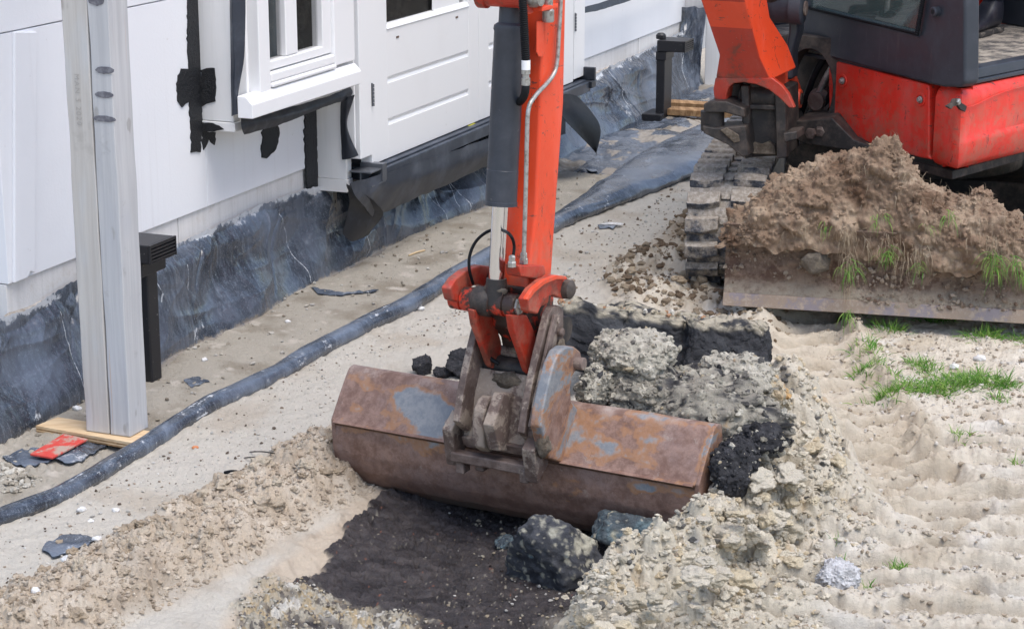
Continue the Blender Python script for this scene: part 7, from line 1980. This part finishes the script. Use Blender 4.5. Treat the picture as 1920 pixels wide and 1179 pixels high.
def boot(base, nm):
    L_ = .31; m = MB()
    outl = [(0, .036), (.03, .040), (.10, .036), (.16, .044), (.23, .050), (.28, .042), (.305, .022)]
    for name, zs, mat, grow in (('boot_sole', (.0015, .022), 'sole', .004), ):
        m = MB(); L1_ = [base + fd * x + sd_ * (y + grow) + rise * zs[0] for x, y in outl] + [base + fd * x - sd_ * (y + grow) + rise * zs[0] for x, y in outl[::-1]]
        m.prism(L1_, rise * (zs[1] - zs[0])); s_ = m.build(name, mat, op, bevel=.004)
    rows = []; ang = np.linspace(0, 2 * np.pi, 20, endpoint=False)
    prof_ = [(-.006, .030, .10, .02), (.0, .036, .16, .02), (.045, .042, .155, .02), (.09, .042, .135, .02), (.13, .042, .098, .02), (.17, .044, .080, .02), (.215, .048, .070, .02), (.255, .046, .062, .02), (.29, .034, .050, .02), (.308, .012, .034, .02)]
    vs = []
    for x, hw, top_, b_ in prof_:
        for a in ang:
            c_, s_ = math.cos(a), math.sin(a); h_ = (top_ - b_) / 2
            vs.append(base + fd * x + sd_ * hw * np.sign(c_) * abs(c_) ** .7 + rise * (b_ + h_ + h_ * np.sign(s_) * abs(s_) ** .8))
    m = MB(); fs = [tuple(q) for q in gridfaces(len(prof_), 20, True)]; m.add(vs, fs + [tuple(range(20)), tuple(range(180, 200))]); m.build('boot', 'boot', op, smooth=True, sub=1)
    m = MB(); m.tube([base + fd * .045 + rise * .14, base + fd * .040 + rise * .20], [.046, .052], 22); m.build('boot', 'boot', op, smooth=True)
b1_ = toe - fd * .31; b2_ = b1_ - sd_ * .0 + np.array([-.16, .30, 0])
boot(b1_, 'a'); boot(b2_, 'b')
an1, an2 = b1_ + fd * .045 + rise * .15, b2_ + fd * .045 + rise * .15
seatp = np.array(cpt(.95, .62, ZF + .50))
hipc = seatp + rise * .06; fwd = -E2; lat = N2
kn1 = an1 * .15 + hipc * .0 + np.array([*(an1 + (-E2) * .02)[:2], 0]) * 0 + (an1 + rise * .36 + E2 * .02) * .85 + an1 * 0
kn1 = an1 + rise * .36 + E2 * .03; kn2 = an2 + rise * .36 + E2 * .03
h1, h2 = hipc + lat * .09, hipc - lat * .09
skin('jeans', [hipc, h1, kn1, an1 - rise * .02, h2, kn2, an2 - rise * .02], [.12, .095, .066, .052, .095, .066, .052], [(0, 1), (1, 2), (2, 3), (0, 4), (4, 5), (5, 6)], 'denim')
ch_ = hipc + rise * .38 + E2 * .03; nk = ch_ + rise * .16; hd = nk + rise * .16
s1, s2 = ch_ + lat * .19 + rise * .06, ch_ - lat * .19 + rise * .06
skin('vest', [hipc + rise * .02, hipc + rise * .2, ch_, nk - rise * .04, s1, s2, s1 - rise * .26 + fwd * .10, s2 - rise * .26 + fwd * .10], [.125, .135, (.15, .13), .06, .07, .07, .05, .05], [(0, 1), (1, 2), (2, 3), (2, 4), (2, 5), (4, 6), (5, 7)], 'vest')
hnds = []
for s_, q in ((s1, 1), (s2, -1)):
    el = s_ - rise * .26 + fwd * .10; wr = el + fwd * .24 + rise * .02 - lat * .03 * q
    skin('forearm', [el + fwd * .02, wr, wr + fwd * .06], [.042, .028, (.036, .020)], [(0, 1), (1, 2)], 'skin')
    for k in range(4):
        b_ = wr + fwd * .08 + lat * (.026 - .017 * k); skin('finger', [b_, b_ + fwd * (.035 - .004 * abs(k - 1.3)) - rise * .008, b_ + fwd * .045 - rise * .030, b_ + fwd * .030 - rise * .045], [.009, .0085, .008, .007], [(0, 1), (1, 2), (2, 3)], 'skin', 1)
    skin('finger', [wr + fwd * .03 - lat * .03 * q, wr + fwd * .06 - lat * .05 * q - rise * .01, wr + fwd * .08 - lat * .04 * q - rise * .03], [.011, .010, .008], [(0, 1), (1, 2)], 'skin', 1)
o = rock('head', hd + fwd * .02, (.078, .095, .115), 3, (al(200, 150, 120), []), mat='skin', lvl=5, facets=0, rough=.05, clod=0, fine=.0, ax=(lat, fwd, rise), parent=op)
skin('neck', [nk - rise * .05, nk + rise * .05], [.055, .052], [(0, 1)], 'skin')
rock('hair', hd - fwd * .012 + rise * .022, (.084, .094, .106), 5, (al(40, 30, 25), []), mat='hair', lvl=5, facets=0, rough=.06, clod=0, fine=.02, ax=(lat, fwd, rise), parent=op)
m = MB(); m.cyl(hd + fwd * .105 - rise * .01, hd + fwd * .135 - rise * .03, .010, .014, 12); m.build('nose', 'skin', op, smooth=True)
# bundle of yellow rags behind the front window, as the photo shows a yellow patch there
